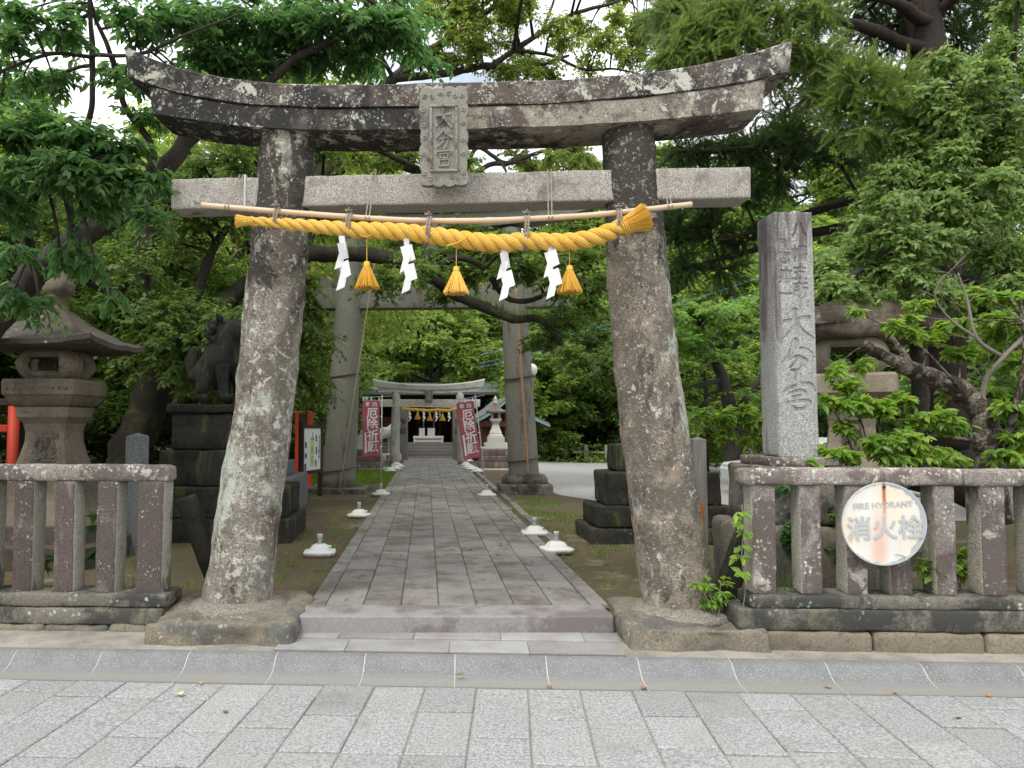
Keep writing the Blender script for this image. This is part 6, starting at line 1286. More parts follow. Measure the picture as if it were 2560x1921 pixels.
AI_TRUNK = [(-4.8, 20, 0.23, 0.5), (-4.6, 20, 3.11, 0.42), (-4.39, 20, 5.55, 0.36), (-3.83, 19.5, 7.63, 0.3), (-2.81, 19, 8.54, 0.22), (-1.88, 19, 9.49, 0.18), (-0.8, 18.5, 10.22, 0.14), (0.45, 18.3, 11.06, 0.1), (1.56, 18, 11.71, 0.07), (2.58, 18, 12.63, 0.04)]
AI_L1 = [(-2.81, 19, 8.54, 0.14), (-2.12, 18.6, 8.55, 0.13), (-1.36, 18.4, 8.46, 0.12), (-0.73, 18.2, 8.02, 0.1), (-0.11, 18, 7.67, 0.08), (0.88, 18, 7.56, 0.07), (1.54, 18, 7.89, 0.06), (1.99, 18, 7.93, 0.055), (2.87, 18, 8.23, 0.04), (3.76, 18, 8.35, 0.02)]
AI_L2 = [(0.88, 18, 7.56, 0.05), (1.22, 18, 8.29, 0.05), (1.82, 18, 7.95, 0.045), (2.37, 18, 7.95, 0.03)]
AI_L3 = [(-0.8, 18.5, 10.22, 0.1), (0.62, 18.2, 10.23, 0.09), (1.45, 18, 10.31, 0.08), (2.45, 18, 10.26, 0.05), (3.45, 18, 10.56, 0.03)]
AI_L4 = [(1.45, 18, 10.22, 0.07), (2.12, 18, 10.68, 0.07), (2.79, 18, 11.13, 0.06), (3.57, 18, 11.59, 0.05), (4.58, 18, 11.88, 0.04), (5.6, 18, 12.29, 0.02)]
AI_L5 = [(2.12, 18, 10.68, 0.05), (3.01, 18, 10.56, 0.04), (3.78, 18, 10.22, 0.035), (4.56, 18, 10.22, 0.025), (5.34, 18, 10.05, 0.015)]
AI_L6 = [(2.79, 18, 11.13, 0.04), (3.02, 18, 11.71, 0.03), (3.25, 18, 12.4, 0.02)]
AI_L7 = [(0.45, 18.3, 11.06, 0.05), (0.78, 18, 11.48, 0.04), (0.89, 18, 12.29, 0.03)]
AI_B = [(0.93, 19.42, 12.84, 0.52, 15), (4.77, 18.37, 12.19, 0.44, 15), (0.95, 18.34, 11.72, 0.44, 15), (2.0, 18.99, 12.55, 0.51, 15), (4.83, 19.05, 11.88, 0.48, 15), (3.34, 18.72, 11.37, 0.45, 15), (0.05, 17.11, 11.69, 0.36, 15), (5.32, 18.78, 11.62, 0.35, 15), (2.47, 18.36, 10.46, 0.46, 15), (2.27, 16.96, 11.46, 0.39, 15), (1.94, 19.14, 12.04, 0.39, 15), (1.0, 16.98, 11.1, 0.42, 15), (0.86, 16.6, 10.46, 0.58, 15), (1.84, 18.56, 10.45, 0.52, 15), (2.28, 16.85, 9.62, 0.52, 15), (1.34, 18.69, 11.12, 0.39, 15), (0.69, 17.19, 11.75, 0.37, 15), (1.94, 17.59, 9.91, 0.43, 15), (2.52, 18.7, 12.04, 0.53, 15), (0.49, 18.52, 12.04, 0.59, 15), (3.83, 19.43, 12.09, 0.35, 15), (-0.17, 17.73, 10.4, 0.36, 15), (2.93, 18.06, 10.1, 0.44, 15), (0.04, 19.2, 12.82, 0.47, 15), (5.18, 17.23, 11.71, 0.36, 15), (1.89, 17.27, 11.72, 0.45, 15), (1.28, 16.61, 11.36, 0.59, 15), (0.57, 17.71, 10.99, 0.48, 15), (-0.02, 16.82, 10.93, 0.49, 15), (5.61, 19.07, 11.5, 0.4, 15), (-0.45, 17.96, 11.05, 0.49, 15), (1.9, 18.68, 11.23, 0.58, 15), (1.47, 18.98, 11.8, 0.41, 15), (0.16, 16.76, 10.9, 0.54, 15), (4.37, 16.89, 10.97, 0.37, 15), (0.99, 17.79, 11.97, 0.49, 15), (1.04, 18.6, 12.5, 0.36, 15), (0.7, 17.62, 11.43, 0.37, 15), (2.21, 18.76, 12.0, 0.49, 15), (5.36, 18.78, 11.22, 0.49, 15), (2.31, 18.47, 10.68, 0.59, 15), (3.91, 17.3, 10.36, 0.55, 15), (1.74, 16.7, 11.24, 0.39, 15), (1.07, 17.36, 10.44, 0.37, 15), (3.96, 16.58, 10.29, 0.36, 15), (0.28, 19.08, 12.07, 0.59, 15), (-2.22, 18.03, 7.85, 0.45, 18), (-1.68, 17.08, 7.73, 0.45, 18), (-1.08, 17.57, 7.75, 0.45, 18), (-0.43, 17.41, 7.85, 0.45, 18), (0.21, 17.33, 7.93, 0.45, 18), (0.91, 16.53, 7.49, 0.45, 18), (1.32, 17.96, 7.54, 0.45, 18), (2.17, 18.57, 8.27, 0.45, 18), (2.58, 18.32, 7.95, 0.45, 18), (2.88, 16.74, 7.56, 0.45, 18), (3.5, 17.83, 8.11, 0.45, 18), (3.63, 16.93, 7.52, 0.45, 18), (-2.48, 18.27, 8.62, 0.45, 18), (-0.65, 17.62, 8.37, 0.45, 18), (3.0, 18.85, 7.9, 0.45, 18), (1.58, 18.49, 7.32, 0.45, 18), (2.05, 16.8, 6.48, 0.45, 18), (0.84, 17.29, 6.73, 0.45, 18), (0.11, 18.79, 7.06, 0.45, 18), (-0.76, 17.65, 6.84, 0.45, 18), (3.33, 17.59, 6.82, 0.45, 18), (2.9, 17.6, 6.39, 0.45, 18), (-1.58, 18.42, 7.07, 0.45, 18), (6.21, 19.91, 12.09, 0.52, 15), (0.22, 18.26, 10.59, 0.41, 15), (6.14, 18.73, 12.64, 0.5, 15), (5.16, 17.65, 11.21, 0.46, 15), (0.86, 18.07, 11.06, 0.55, 15), (1.1, 17.74, 11.36, 0.6, 15), (5.21, 18.85, 10.8, 0.48, 15), (0.49, 18.47, 10.65, 0.41, 15), (0.69, 19.15, 12.73, 0.58, 15), (0.84, 17.97, 10.48, 0.54, 15), (5.54, 19.4, 11.61, 0.48, 15), (-0.4, 18.76, 11.54, 0.44, 15), (1.97, 17.08, 11.06, 0.46, 15), (2.15, 19.11, 11.81, 0.48, 15), (6.48, 19.77, 11.33, 0.54, 15), (4.19, 19.4, 11.81, 0.47, 15), (3.5, 18.57, 11.05, 0.46, 15), (0.06, 18.07, 12.13, 0.52, 15), (4.44, 17.92, 10.64, 0.59, 15), (1.27, 17.22, 10.29, 0.55, 15), (4.24, 19.69, 10.94, 0.54, 15), (5.2, 18.83, 11.05, 0.44, 15), (2.84, 17.72, 10.14, 0.59, 15), (2.91, 17.01, 10.86, 0.48, 15)]
AI_OVER = [(-2.49, 14.22, 12.18, 1.0, 34), (3.74, 13.91, 11.12, 1.0, 34), (-3.07, 14.51, 11.77, 1.0, 34), (2.08, 11.99, 10.82, 1.0, 34), (-2.19, 11.44, 9.44, 1.0, 34), (1.29, 16.18, 12.11, 1.0, 34), (1.38, 15.13, 11.58, 1.0, 34), (-3.47, 13.53, 11.65, 1.0, 34), (3.47, 14.82, 11.72, 1.0, 34), (-0.38, 13.23, 11.6, 1.0, 34), (-1.43, 11.25, 9.9, 1.0, 34), (4.22, 10.5, 8.47, 1.0, 34)]  # unseen canopy above the view, added to darken the ground and path
CE_TRUNK = [(6.58, 9.8, 0.82, 0.36), (6.58, 9.8, 1.76, 0.31), (6.6, 9.8, 2.95, 0.28), (6.58, 9.8, 4.15, 0.26), (6.57, 9.8, 5.37, 0.24), (6.55, 9.8, 6.61, 0.22), (6.55, 9.8, 8.19, 0.18), (6.6, 9.8, 10.43, 0.1), (6.67, 9.8, 12.41, 0.03)]
CE_L0 = [(6.57, 9.8, 4.64, 0.09), (5.63, 10.08, 4.63, 0.065), (4.76, 10.32, 4.38, 0.04), (4.1, 10.5, 4.2, 0.015)]
CE_L1 = [(6.59, 9.8, 5.19, 0.09), (5.4, 9.88, 5.37, 0.065), (4.33, 9.95, 5.31, 0.04), (3.56, 10, 5.26, 0.015)]
CE_L2 = [(6.6, 9.8, 5.37, 0.09), (5.62, 9.4, 5.79, 0.065), (4.8, 9.05, 5.91, 0.04), (4.25, 8.8, 5.99, 0.015)]
CE_L3 = [(6.62, 9.8, 5.99, 0.09), (5.21, 9.48, 6.31, 0.065), (4.04, 9.2, 6.35, 0.04), (3.24, 9, 6.38, 0.015)]
CE_L4 = [(6.64, 9.8, 6.49, 0.09), (5.42, 9.32, 6.63, 0.065), (4.41, 8.9, 6.52, 0.04), (3.74, 8.6, 6.44, 0.015)]
CE_L5 = [(6.66, 9.8, 6.86, 0.09), (5.82, 9.28, 6.92, 0.065), (5.12, 8.82, 6.74, 0.04), (4.65, 8.5, 6.6, 0.015)]
CE_L6 = [(6.61, 9.8, 5.68, 0.09), (5.84, 9.2, 5.58, 0.065), (5.19, 8.68, 5.27, 0.04), (4.76, 8.3, 5.06, 0.015)]
CE_L7 = [(6.57, 9.8, 4.52, 0.09), (5.74, 9.48, 4.55, 0.065), (5.05, 9.2, 4.35, 0.04), (4.57, 9.0, 4.22, 0.015)]
CE_L8 = [(6.66, 9.8, 6.99, 0.09), (6.77, 9.48, 7.11, 0.065), (6.84, 9.2, 6.98, 0.04), (6.88, 9, 6.89, 0.015)]
CE_L9 = [(6.61, 9.8, 5.62, 0.09), (6.98, 9.68, 5.92, 0.065), (7.29, 9.57, 5.95, 0.04), (7.51, 9.5, 5.98, 0.015)]
CE_L10 = [(6.67, 9.8, 7.24, 0.09), (5.23, 9.68, 7.33, 0.065), (4.0, 9.57, 7.17, 0.04), (3.13, 9.5, 7.07, 0.015)]
CE_L11 = [(6.56, 9.8, 4.27, 0.09), (5.53, 10.28, 4.31, 0.065), (4.53, 10.7, 4.09, 0.04), (3.75, 11, 3.92, 0.015)]
CE_B = [(2.96, 9.2, 6.01, 0.32, 26), (3.19, 9.2, 6.37, 0.35, 30), (3.46, 9.0, 6.43, 0.36, 32), (3.36, 8.9, 5.93, 0.34, 30), (3.71, 8.8, 6.16, 0.36, 32), (3.71, 8.8, 6.5, 0.34, 28), (4.1, 8.7, 6.27, 0.36, 30), (4.15, 8.7, 5.94, 0.3, 24), (4.48, 8.6, 6.33, 0.34, 26), (3.96, 8.9, 5.7, 0.28, 20), (3.12, 9.5, 6.88, 0.35, 26), (4.58, 8.6, 5.84, 0.28, 20), (4.77, 8.3, 5.43, 0.3, 24), (4.95, 8.2, 5.12, 0.28, 22), (4.71, 8.4, 5.16, 0.28, 22), (4.85, 8.3, 4.85, 0.25, 18), (4.77, 9.2, 5.61, 0.3, 18), (5.47, 8.6, 5.57, 0.3, 20), (4.8, 10, 5.45, 0.4, 24), (4.51, 10.2, 5.33, 0.4, 26), (4.05, 10.3, 5.37, 0.4, 26), (3.54, 10.3, 5.37, 0.4, 26), (3.34, 10.5, 4.86, 0.4, 24), (3.9, 10.6, 4.89, 0.42, 26), (4.37, 10.5, 4.86, 0.4, 24), (4.66, 10, 4.83, 0.38, 20), (3.56, 11, 4.46, 0.4, 26), (4.1, 11, 4.46, 0.4, 26), (4.48, 10.8, 4.28, 0.36, 20), (3.75, 11, 3.92, 0.36, 22), (4.29, 11, 3.85, 0.32, 16), (3.58, 11.3, 3.84, 0.32, 14), (4.84, 9.6, 5.12, 0.35, 18), (5.08, 9.4, 4.99, 0.3, 14), (6.38, 10.5, 7.1, 0.5, 26), (7.03, 10.5, 7.24, 0.5, 26), (7.54, 10.5, 6.97, 0.5, 26), (5.89, 10.2, 7.34, 0.5, 26), (6.41, 10, 7.48, 0.5, 26), (7.08, 10, 7.35, 0.5, 26), (7.87, 10.3, 7.33, 0.5, 24), (6.94, 10.6, 6.55, 0.45, 20), (7.87, 10.8, 6.44, 0.45, 20), (8.41, 10.8, 6.78, 0.45, 20), (5.3, 10.5, 5.77, 0.4, 16), (8.33, 11, 6.11, 0.5, 18), (8.65, 11, 5.63, 0.5, 14), (6.5, 10.8, 5.42, 0.35, 12), (4.36, 11.71, 7.04, 0.55, 22), (4.77, 11.69, 8.03, 0.55, 22), (7.58, 11.96, 6.81, 0.55, 22), (4.21, 12.17, 7.47, 0.55, 22), (9.65, 12.2, 7.96, 0.55, 22), (6.92, 10.96, 5.79, 0.55, 22), (7.53, 11.45, 6.2, 0.55, 22), (3.96, 10.81, 7.54, 0.55, 22), (4.26, 11.73, 8.16, 0.55, 22), (4.38, 11.97, 6.64, 0.55, 22), (8.54, 11.93, 6.49, 0.55, 22), (9.02, 11.75, 6.01, 0.55, 22), (8.53, 10.71, 7.71, 0.55, 22), (3.92, 11.25, 7.75, 0.55, 22), (6.48, 11.99, 6.85, 0.55, 22), (4.14, 11.59, 7.41, 0.55, 22), (5.88, 11.69, 8.23, 0.55, 22), (5.74, 11.49, 6.63, 0.55, 22), (8.38, 10.64, 5.63, 0.55, 22), (7.64, 11.09, 6.36, 0.55, 22), (4.18, 11.21, 7.03, 0.55, 22), (7.62, 11.26, 5.93, 0.55, 22), (5.46, 11.89, 7.3, 0.55, 22), (7.82, 11.09, 6.73, 0.55, 22), (5.54, 11.54, 6.22, 0.55, 22), (3.74, 10.98, 7.06, 0.55, 22), (7.16, 11.04, 7.98, 0.55, 22), (4.52, 12.47, 7.64, 0.55, 22), (7.22, 12.37, 7.85, 0.55, 22), (4.38, 12.12, 7.81, 0.55, 22), (3.55, 11.22, 6.3, 0.55, 22), (3.7, 11.42, 7.72, 0.55, 22), (5.35, 10.61, 6.65, 0.55, 22), (4.79, 11.39, 5.83, 0.55, 22), (8.41, 11.42, 5.79, 0.5, 16), (9.33, 11.76, 4.42, 0.5, 16), (8.28, 12.17, 5.27, 0.5, 16), (8.99, 12.35, 4.8, 0.5, 16), (8.34, 11.05, 4.37, 0.5, 16), (7.83, 11.62, 4.18, 0.5, 16), (9.67, 12.37, 4.2, 0.5, 16), (8.7, 12.13, 3.71, 0.5, 16), (9.62, 12.17, 5.9, 0.5, 16), (9.03, 12.49, 3.84, 0.5, 16), (8.0, 11.41, 4.97, 0.5, 16), (8.82, 12.0, 5.49, 0.5, 16)]
LI_TRUNK = [(5.68, 8.9, 0.89, 0.1), (5.67, 8.8, 2.28, 0.09), (5.52, 8.6, 3.31, 0.08), (5.55, 8.4, 4.05, 0.07), (5.59, 8.2, 4.66, 0.06), (5.55, 8, 5.19, 0.04), (5.59, 8, 5.59, 0.02)]
LI_L1 = [(5.52, 8.6, 3.31, 0.05), (5.0, 8.2, 3.44, 0.045), (4.47, 7.9, 3.22, 0.03), (4.07, 7.7, 2.9, 0.02)]
LI_L2 = [(5.55, 8.4, 4.05, 0.05), (5.83, 8.2, 4.25, 0.04), (6.04, 8, 4.28, 0.03), (6.43, 8, 4.43, 0.02)]
LI_L3 = [(5.55, 8.4, 4.05, 0.04), (5.05, 8, 4.08, 0.03), (4.84, 7.9, 4.15, 0.015)]
LI_L4 = [(6.04, 8, 4.28, 0.03), (6.13, 7.9, 4.89, 0.03), (6.13, 7.8, 5.49, 0.025), (6.13, 7.7, 6.03, 0.015)]
LI_L5 = [(5.52, 8.6, 3.31, 0.05), (5.69, 8.2, 3.23, 0.04), (5.99, 8, 3.1, 0.03), (6.32, 8, 3.0, 0.02)]
LI_B = [(5.38, 7.81, 5.43, 0.18, 24), (5.6, 8.2, 5.24, 0.18, 24), (5.37, 8.26, 5.01, 0.21, 24), (5.75, 8.23, 5.11, 0.24, 24), (5.61, 7.79, 4.68, 0.19, 24), (5.15, 8.1, 4.68, 0.18, 24), (5.38, 8.03, 4.6, 0.18, 24), (5.43, 7.74, 4.42, 0.2, 24), (6.14, 8.27, 4.57, 0.19, 24), (4.89, 7.89, 4.27, 0.22, 24), (5.21, 8.04, 4.3, 0.17, 24), (5.42, 7.85, 4.19, 0.21, 24), (5.71, 7.85, 4.18, 0.17, 24), (5.63, 7.42, 4.01, 0.19, 24), (6.46, 8.23, 4.5, 0.2, 24), (4.95, 8.24, 4.04, 0.24, 24), (4.8, 7.55, 3.82, 0.24, 24), (5.29, 8.06, 3.96, 0.21, 24), (5.29, 7.67, 3.89, 0.21, 24), (4.56, 7.72, 3.65, 0.2, 24), (4.82, 7.81, 3.57, 0.17, 24), (4.83, 7.53, 3.49, 0.24, 24), (4.57, 8.11, 3.44, 0.22, 24), (4.73, 7.96, 3.25, 0.2, 24), (4.85, 7.64, 3.19, 0.23, 24), (4.04, 7.56, 3.02, 0.18, 24), (4.43, 7.91, 3.01, 0.17, 24), (4.07, 7.84, 3.23, 0.23, 24), (5.13, 7.51, 3.46, 0.22, 24), (5.54, 7.6, 3.67, 0.24, 24), (6.09, 8.02, 3.88, 0.18, 24), (6.19, 7.98, 3.49, 0.23, 24), (5.91, 7.98, 3.43, 0.23, 24), (5.35, 7.63, 2.91, 0.19, 24), (5.83, 7.86, 2.95, 0.23, 24), (5.91, 7.59, 3.05, 0.19, 24), (5.04, 7.48, 2.94, 0.19, 24), (6.23, 7.96, 5.99, 0.22, 24), (6.04, 7.84, 5.6, 0.22, 24), (6.5, 8.22, 5.43, 0.18, 24), (5.96, 7.88, 5.14, 0.23, 24), (6.09, 7.78, 4.83, 0.22, 24), (5.64, 7.5, 5.17, 0.19, 24), (6.12, 7.64, 6.11, 0.21, 24), (5.89, 7.5, 3.8, 0.22, 24), (5.79, 7.97, 2.79, 0.23, 24), (5.29, 8.87, 4.31, 0.26, 20), (6.33, 8.6, 4.77, 0.26, 20), (5.79, 8.16, 4.94, 0.26, 20), (5.87, 8.59, 5.57, 0.26, 20), (6.12, 7.87, 4.44, 0.26, 20), (5.9, 8.84, 5.1, 0.26, 20), (6.44, 8.36, 3.61, 0.26, 20), (5.87, 8.05, 5.3, 0.26, 20), (6.13, 8.12, 5.53, 0.26, 20), (6.54, 8.83, 5.64, 0.26, 20), (5.19, 7.91, 3.12, 0.26, 20), (4.87, 8.39, 3.67, 0.26, 20), (6.76, 8.4, 5.51, 0.26, 20), (5.58, 8.41, 4.56, 0.26, 20), (5.19, 8.03, 3.07, 0.26, 20), (6.44, 8.22, 4.29, 0.26, 20), (6.37, 8.16, 3.96, 0.26, 20), (5.39, 7.95, 3.46, 0.26, 20), (6.64, 8.31, 5.55, 0.26, 20), (6.62, 8.43, 4.55, 0.26, 20), (5.67, 8.62, 4.46, 0.26, 20), (6.22, 8.63, 5.14, 0.26, 20), (4.9, 8.02, 4.0, 0.26, 20), (5.81, 7.91, 3.74, 0.26, 20), (4.55, 7.98, 3.0, 0.26, 20), (6.23, 8.48, 5.53, 0.26, 20), (4.96, 8.57, 3.48, 0.26, 20), (6.06, 8.08, 5.31, 0.26, 20), (5.47, 8.59, 4.85, 0.26, 20), (6.32, 8.17, 5.3, 0.26, 20), (6.01, 8.34, 4.13, 0.26, 20), (6.28, 8.11, 3.34, 0.26, 20), (6.21, 7.95, 4.66, 0.26, 20), (6.15, 8.87, 4.77, 0.26, 20), (6.55, 8.63, 5.5, 0.26, 20), (4.95, 8.84, 3.9, 0.26, 20), (6.64, 8.53, 4.94, 0.26, 20), (6.59, 8.54, 4.65, 0.26, 20), (6.32, 8.36, 4.8, 0.26, 20), (6.13, 8.68, 3.9, 0.26, 20), (5.72, 7.8, 5.04, 0.26, 20), (6.45, 8.72, 3.69, 0.26, 20), (6.25, 8.33, 5.59, 0.26, 20), (6.19, 8.87, 5.63, 0.26, 20), (5.21, 8.71, 3.52, 0.26, 20), (5.62, 8.51, 4.02, 0.26, 20), (5.41, 7.81, 4.87, 0.26, 20), (6.06, 8.62, 4.04, 0.26, 20), (5.59, 8.14, 4.29, 0.26, 20), (5.47, 8.46, 3.78, 0.26, 20), (5.66, 8.55, 3.74, 0.26, 20), (6.23, 8.72, 5.72, 0.26, 20), (5.26, 7.82, 5.08, 0.26, 20), (4.8, 8.3, 3.66, 0.26, 20), (6.36, 8.32, 4.53, 0.26, 20), (5.22, 8.67, 4.42, 0.26, 20), (6.14, 8.72, 3.76, 0.26, 20), (6.43, 8.74, 4.18, 0.26, 20)]
ST_TRUNK = [(4.96, 6.75, 0.79, 0.13), (4.93, 6.75, 1.27, 0.115), (4.92, 6.75, 1.59, 0.11), (4.85, 6.75, 1.8, 0.1), (4.65, 6.75, 1.98, 0.088), (4.41, 6.75, 2.08, 0.076), (4.23, 6.72, 2.14, 0.068), (4.07, 6.7, 2.22, 0.05), (3.95, 6.7, 2.27, 0.05), (3.83, 6.68, 2.33, 0.052)]
ST_STUB = [(4.25, 6.72, 2.13, 0.05), (4.16, 6.7, 2.28, 0.035), (4.08, 6.7, 2.41, 0.02)]
ST_B1 = [(4.88, 6.75, 1.8, 0.03), (4.9, 6.7, 2.04, 0.022), (4.99, 6.6, 2.23, 0.02), (5.2, 6.6, 2.43, 0.02)]
ST_B2 = [(5.03, 6.65, 2.22, 0.02), (4.76, 6.6, 2.39, 0.016), (4.69, 6.6, 2.72, 0.012), (4.62, 6.6, 2.96, 0.006)]
ST_B3 = [(4.76, 6.6, 2.39, 0.012), (4.53, 6.6, 2.56, 0.01), (4.38, 6.55, 2.75, 0.008), (4.41, 6.5, 2.9, 0.004)]
ST_B4 = [(4.93, 6.75, 1.47, 0.02), (4.37, 6.6, 1.55, 0.015), (3.77, 6.4, 1.48, 0.012), (3.33, 6.3, 1.37, 0.01)]
ST_B5 = [(4.8, 6.75, 1.84, 0.014), (4.25, 6.5, 2.26, 0.01), (3.81, 6.4, 2.49, 0.008), (3.47, 6.35, 2.64, 0.005)]
ST_B6 = [(3.44, 6.5, 1.36, 0.012), (3.33, 7.1, 1.47, 0.01), (3.03, 7.4, 1.59, 0.008), (2.67, 7.5, 1.73, 0.006)]
ST_B7 = [(4.99, 6.75, 1.31, 0.04), (4.97, 6.5, 1.71, 0.03), (4.99, 6.4, 2.1, 0.02), (5.03, 6.4, 2.49, 0.01)]
ST_B = [(2.65, 7.4, 1.75, 0.1, 5), (2.85, 7.4, 1.7, 0.12, 8), (3.03, 7.4, 1.77, 0.13, 9), (3.14, 7.3, 1.66, 0.12, 8), (2.89, 7.4, 1.55, 0.1, 5), (3.07, 7.3, 1.5, 0.1, 5), (3.59, 6.35, 2.59, 0.05, 2), (3.89, 6.35, 2.48, 0.07, 3), (4.06, 6.4, 2.53, 0.07, 3), (4.07, 6.4, 2.41, 0.09, 6), (3.46, 6.5, 2.1, 0.09, 5), (3.52, 6.4, 1.98, 0.1, 7), (3.36, 6.4, 1.83, 0.1, 7), (3.53, 6.3, 1.82, 0.13, 12), (3.72, 6.3, 1.79, 0.13, 12), (3.51, 6.4, 1.63, 0.1, 7), (3.98, 6.4, 1.87, 0.1, 8), (3.24, 6.2, 1.41, 0.1, 8), (3.39, 6.2, 1.39, 0.1, 8), (3.65, 6.2, 1.49, 0.13, 13), (3.88, 6.2, 1.52, 0.14, 14), (4.02, 6.2, 1.41, 0.14, 13), (3.76, 6.2, 1.37, 0.12, 12), (4.21, 6.2, 1.37, 0.12, 9), (4.28, 6.4, 1.71, 0.12, 9), (4.12, 6.4, 1.67, 0.12, 9), (4.49, 6.8, 2.42, 0.12, 9), (4.7, 6.8, 2.54, 0.14, 11), (4.84, 6.9, 2.3, 0.14, 11), (5.08, 6.8, 2.58, 0.14, 11), (5.28, 6.8, 2.46, 0.14, 11), (5.06, 7, 2.83, 0.13, 10), (5.32, 7, 2.83, 0.13, 10), (5.18, 6.9, 2.26, 0.13, 10), (5.19, 6.7, 2.16, 0.14, 11), (5.12, 6.9, 1.93, 0.12, 9), (4.98, 6.5, 1.79, 0.14, 12), (5.0, 6.5, 1.52, 0.14, 12), (4.88, 6.5, 1.36, 0.12, 9), (4.71, 6.9, 1.93, 0.11, 7), (3.79, 6.6, 2.15, 0.09, 5), (4.39, 6.4, 1.63, 0.12, 9), (3.05, 6.2, 1.34, 0.08, 5), (5.6, 7.2, 2.82, 0.13, 10), (5.13, 7, 2.44, 0.12, 9), (4.33, 6.7, 2.69, 0.1, 6)]
MA_TRUNK = [(8.32, 21, 0.53, 0.22), (8.41, 21, 1.67, 0.2), (8.12, 21, 2.93, 0.16), (7.76, 21, 3.95, 0.1), (7.39, 21, 4.72, 0.05)]
MA_L1 = [(8.41, 21, 1.92, 0.1), (9.13, 21, 2.93, 0.08), (9.92, 21, 3.95, 0.05)]
MA_L2 = [(8.12, 21, 2.93, 0.08), (6.93, 20.5, 2.65, 0.06), (5.79, 20, 2.39, 0.03)]
MA_B = [(9.39, 22.15, 5.22, 0.8, 26), (7.03, 20.52, 4.8, 0.53, 26), (7.57, 20.16, 4.67, 0.5, 26), (8.37, 21.69, 4.15, 0.62, 26), (7.39, 22.18, 1.84, 0.71, 26), (7.19, 20.85, 3.7, 0.62, 26), (6.71, 21.8, 3.6, 0.71, 26), (10.2, 21.79, 2.79, 0.76, 26), (9.93, 20.75, 2.36, 0.7, 26), (9.27, 21.64, 2.08, 0.63, 26), (6.88, 20.25, 3.89, 0.7, 26), (9.55, 21.1, 4.46, 0.75, 26), (7.98, 21.32, 4.83, 0.61, 26), (6.46, 19.52, 3.94, 0.54, 26), (7.54, 19.52, 4.52, 0.66, 26), (9.96, 20.48, 2.22, 0.78, 26), (6.22, 19.52, 4.38, 0.52, 26), (8.75, 20.93, 2.49, 0.74, 26), (8.28, 21.32, 1.95, 0.66, 26), (6.99, 20.82, 3.62, 0.75, 26), (7.63, 21.95, 4.2, 0.52, 26), (8.76, 21.5, 4.41, 0.68, 26), (6.63, 20.72, 2.58, 0.6, 26), (9.54, 20.43, 2.4, 0.7, 26), (6.44, 19.75, 3.21, 0.69, 26), (9.4, 19.62, 2.83, 0.65, 26), (7.85, 19.95, 3.48, 0.58, 26), (8.41, 21.52, 4.94, 0.57, 26), (7.34, 20.41, 4.7, 0.78, 26), (7.4, 20.54, 4.71, 0.78, 26), (6.44, 20.13, 3.83, 0.7, 26), (8.68, 22.09, 4.93, 0.6, 26), (9.63, 22.12, 3.64, 0.52, 26), (7.05, 20.29, 4.03, 0.75, 26)]
# ------------------------------------------------------------------ trees
def fast_mesh(name, V, F):
    me = bpy.data.meshes.new(name); n, m, k = len(V), len(F), F.shape[1]
    me.vertices.add(n); me.vertices.foreach_set('co', np.ascontiguousarray(V, np.float32).ravel())
    me.loops.add(m*k); me.loops.foreach_set('vertex_index', np.ascontiguousarray(F, np.int32).ravel())
    me.polygons.add(m); me.polygons.foreach_set('loop_start', np.arange(0, m*k, k, dtype=np.int32))
    me.update(calc_edges=True); me.validate(); return me
LEAF = {
 'ovate': (np.array([(0, 0, 0), (0.28, 0.23, 0.05), (0.62, 0.20, 0.03), (1.0, 0, -0.12), (0.62, -0.20, 0.03), (0.28, -0.23, 0.05), (0.45, 0, -0.03)]), np.array([(0, 6, 2, 1), (6, 3, 2, 2), (0, 5, 4, 6), (6, 4, 3, 3)])),
 'quad': (np.array([(0, 0, 0), (0.48, 0.25, 0.05), (1.0, 0, -0.08), (0.48, -0.25, 0.05)]), np.array([(0, 3, 2, 1)])),
}
def _ovate():
    v = np.array([(0, 0, 0), (0.30, 0.24, 0.05), (0.66, 0.17, 0.02), (1.0, 0, -0.14), (0.66, -0.17, 0.02), (0.30, -0.24, 0.05)])
    f = np.array([(0, 3, 2, 1), (0, 5, 4, 3)]); return v, f
LEAF['ovate'] = _ovate()
def _cedar():
    V, F = [], []; rr = random.Random(3)
    for i in range(11):
        s = i/10.0; x = s*0.75
        for side in ((1, 0.2), (-1, 0.2), (0.2, 1), (-0.3, -0.9)) if i % 2 else ((0.7, 0.7), (-0.7, 0.7), (0.8, -0.5), (-0.8, -0.5)):
            L = 0.19*(1-0.45*s)*rr.uniform(0.8, 1.1); d = np.array([0.75, side[0]*0.55, side[1]*0.55]); d /= np.linalg.norm(d)
            p = np.array([x, 0, -0.10*s*s]); w = np.cross(d, (0.3, 0.5, 0.8)); w = w/np.linalg.norm(w)*0.015; e = p+d*L+np.array([0, 0, 0.03])
            k = len(V); V += [p-w*1.25, p+w*1.25, e]; F.append((k, k+1, k+2))
    return np.array(V), np.array(F)
LEAF['cedar'] = _cedar()
def norm(a): return a/np.maximum(np.linalg.norm(a, axis=-1, keepdims=True), 1e-9)
def stamp(shape, P, D, Nn, S):
    tv, tf = LEAF[shape]; D = norm(D); B = norm(np.cross(Nn, D)); N2 = np.cross(D, B)
    V = P[:, None, :] + S[:, None, None]*(tv[None, :, 0:1]*D[:, None, :] + tv[None, :, 1:2]*B[:, None, :] + tv[None, :, 2:3]*N2[:, None, :])
    F = tf[None, :, :] + (np.arange(len(P))*len(tv))[:, None, None]
    return V.reshape(-1, 3), F.reshape(-1, tf.shape[1])
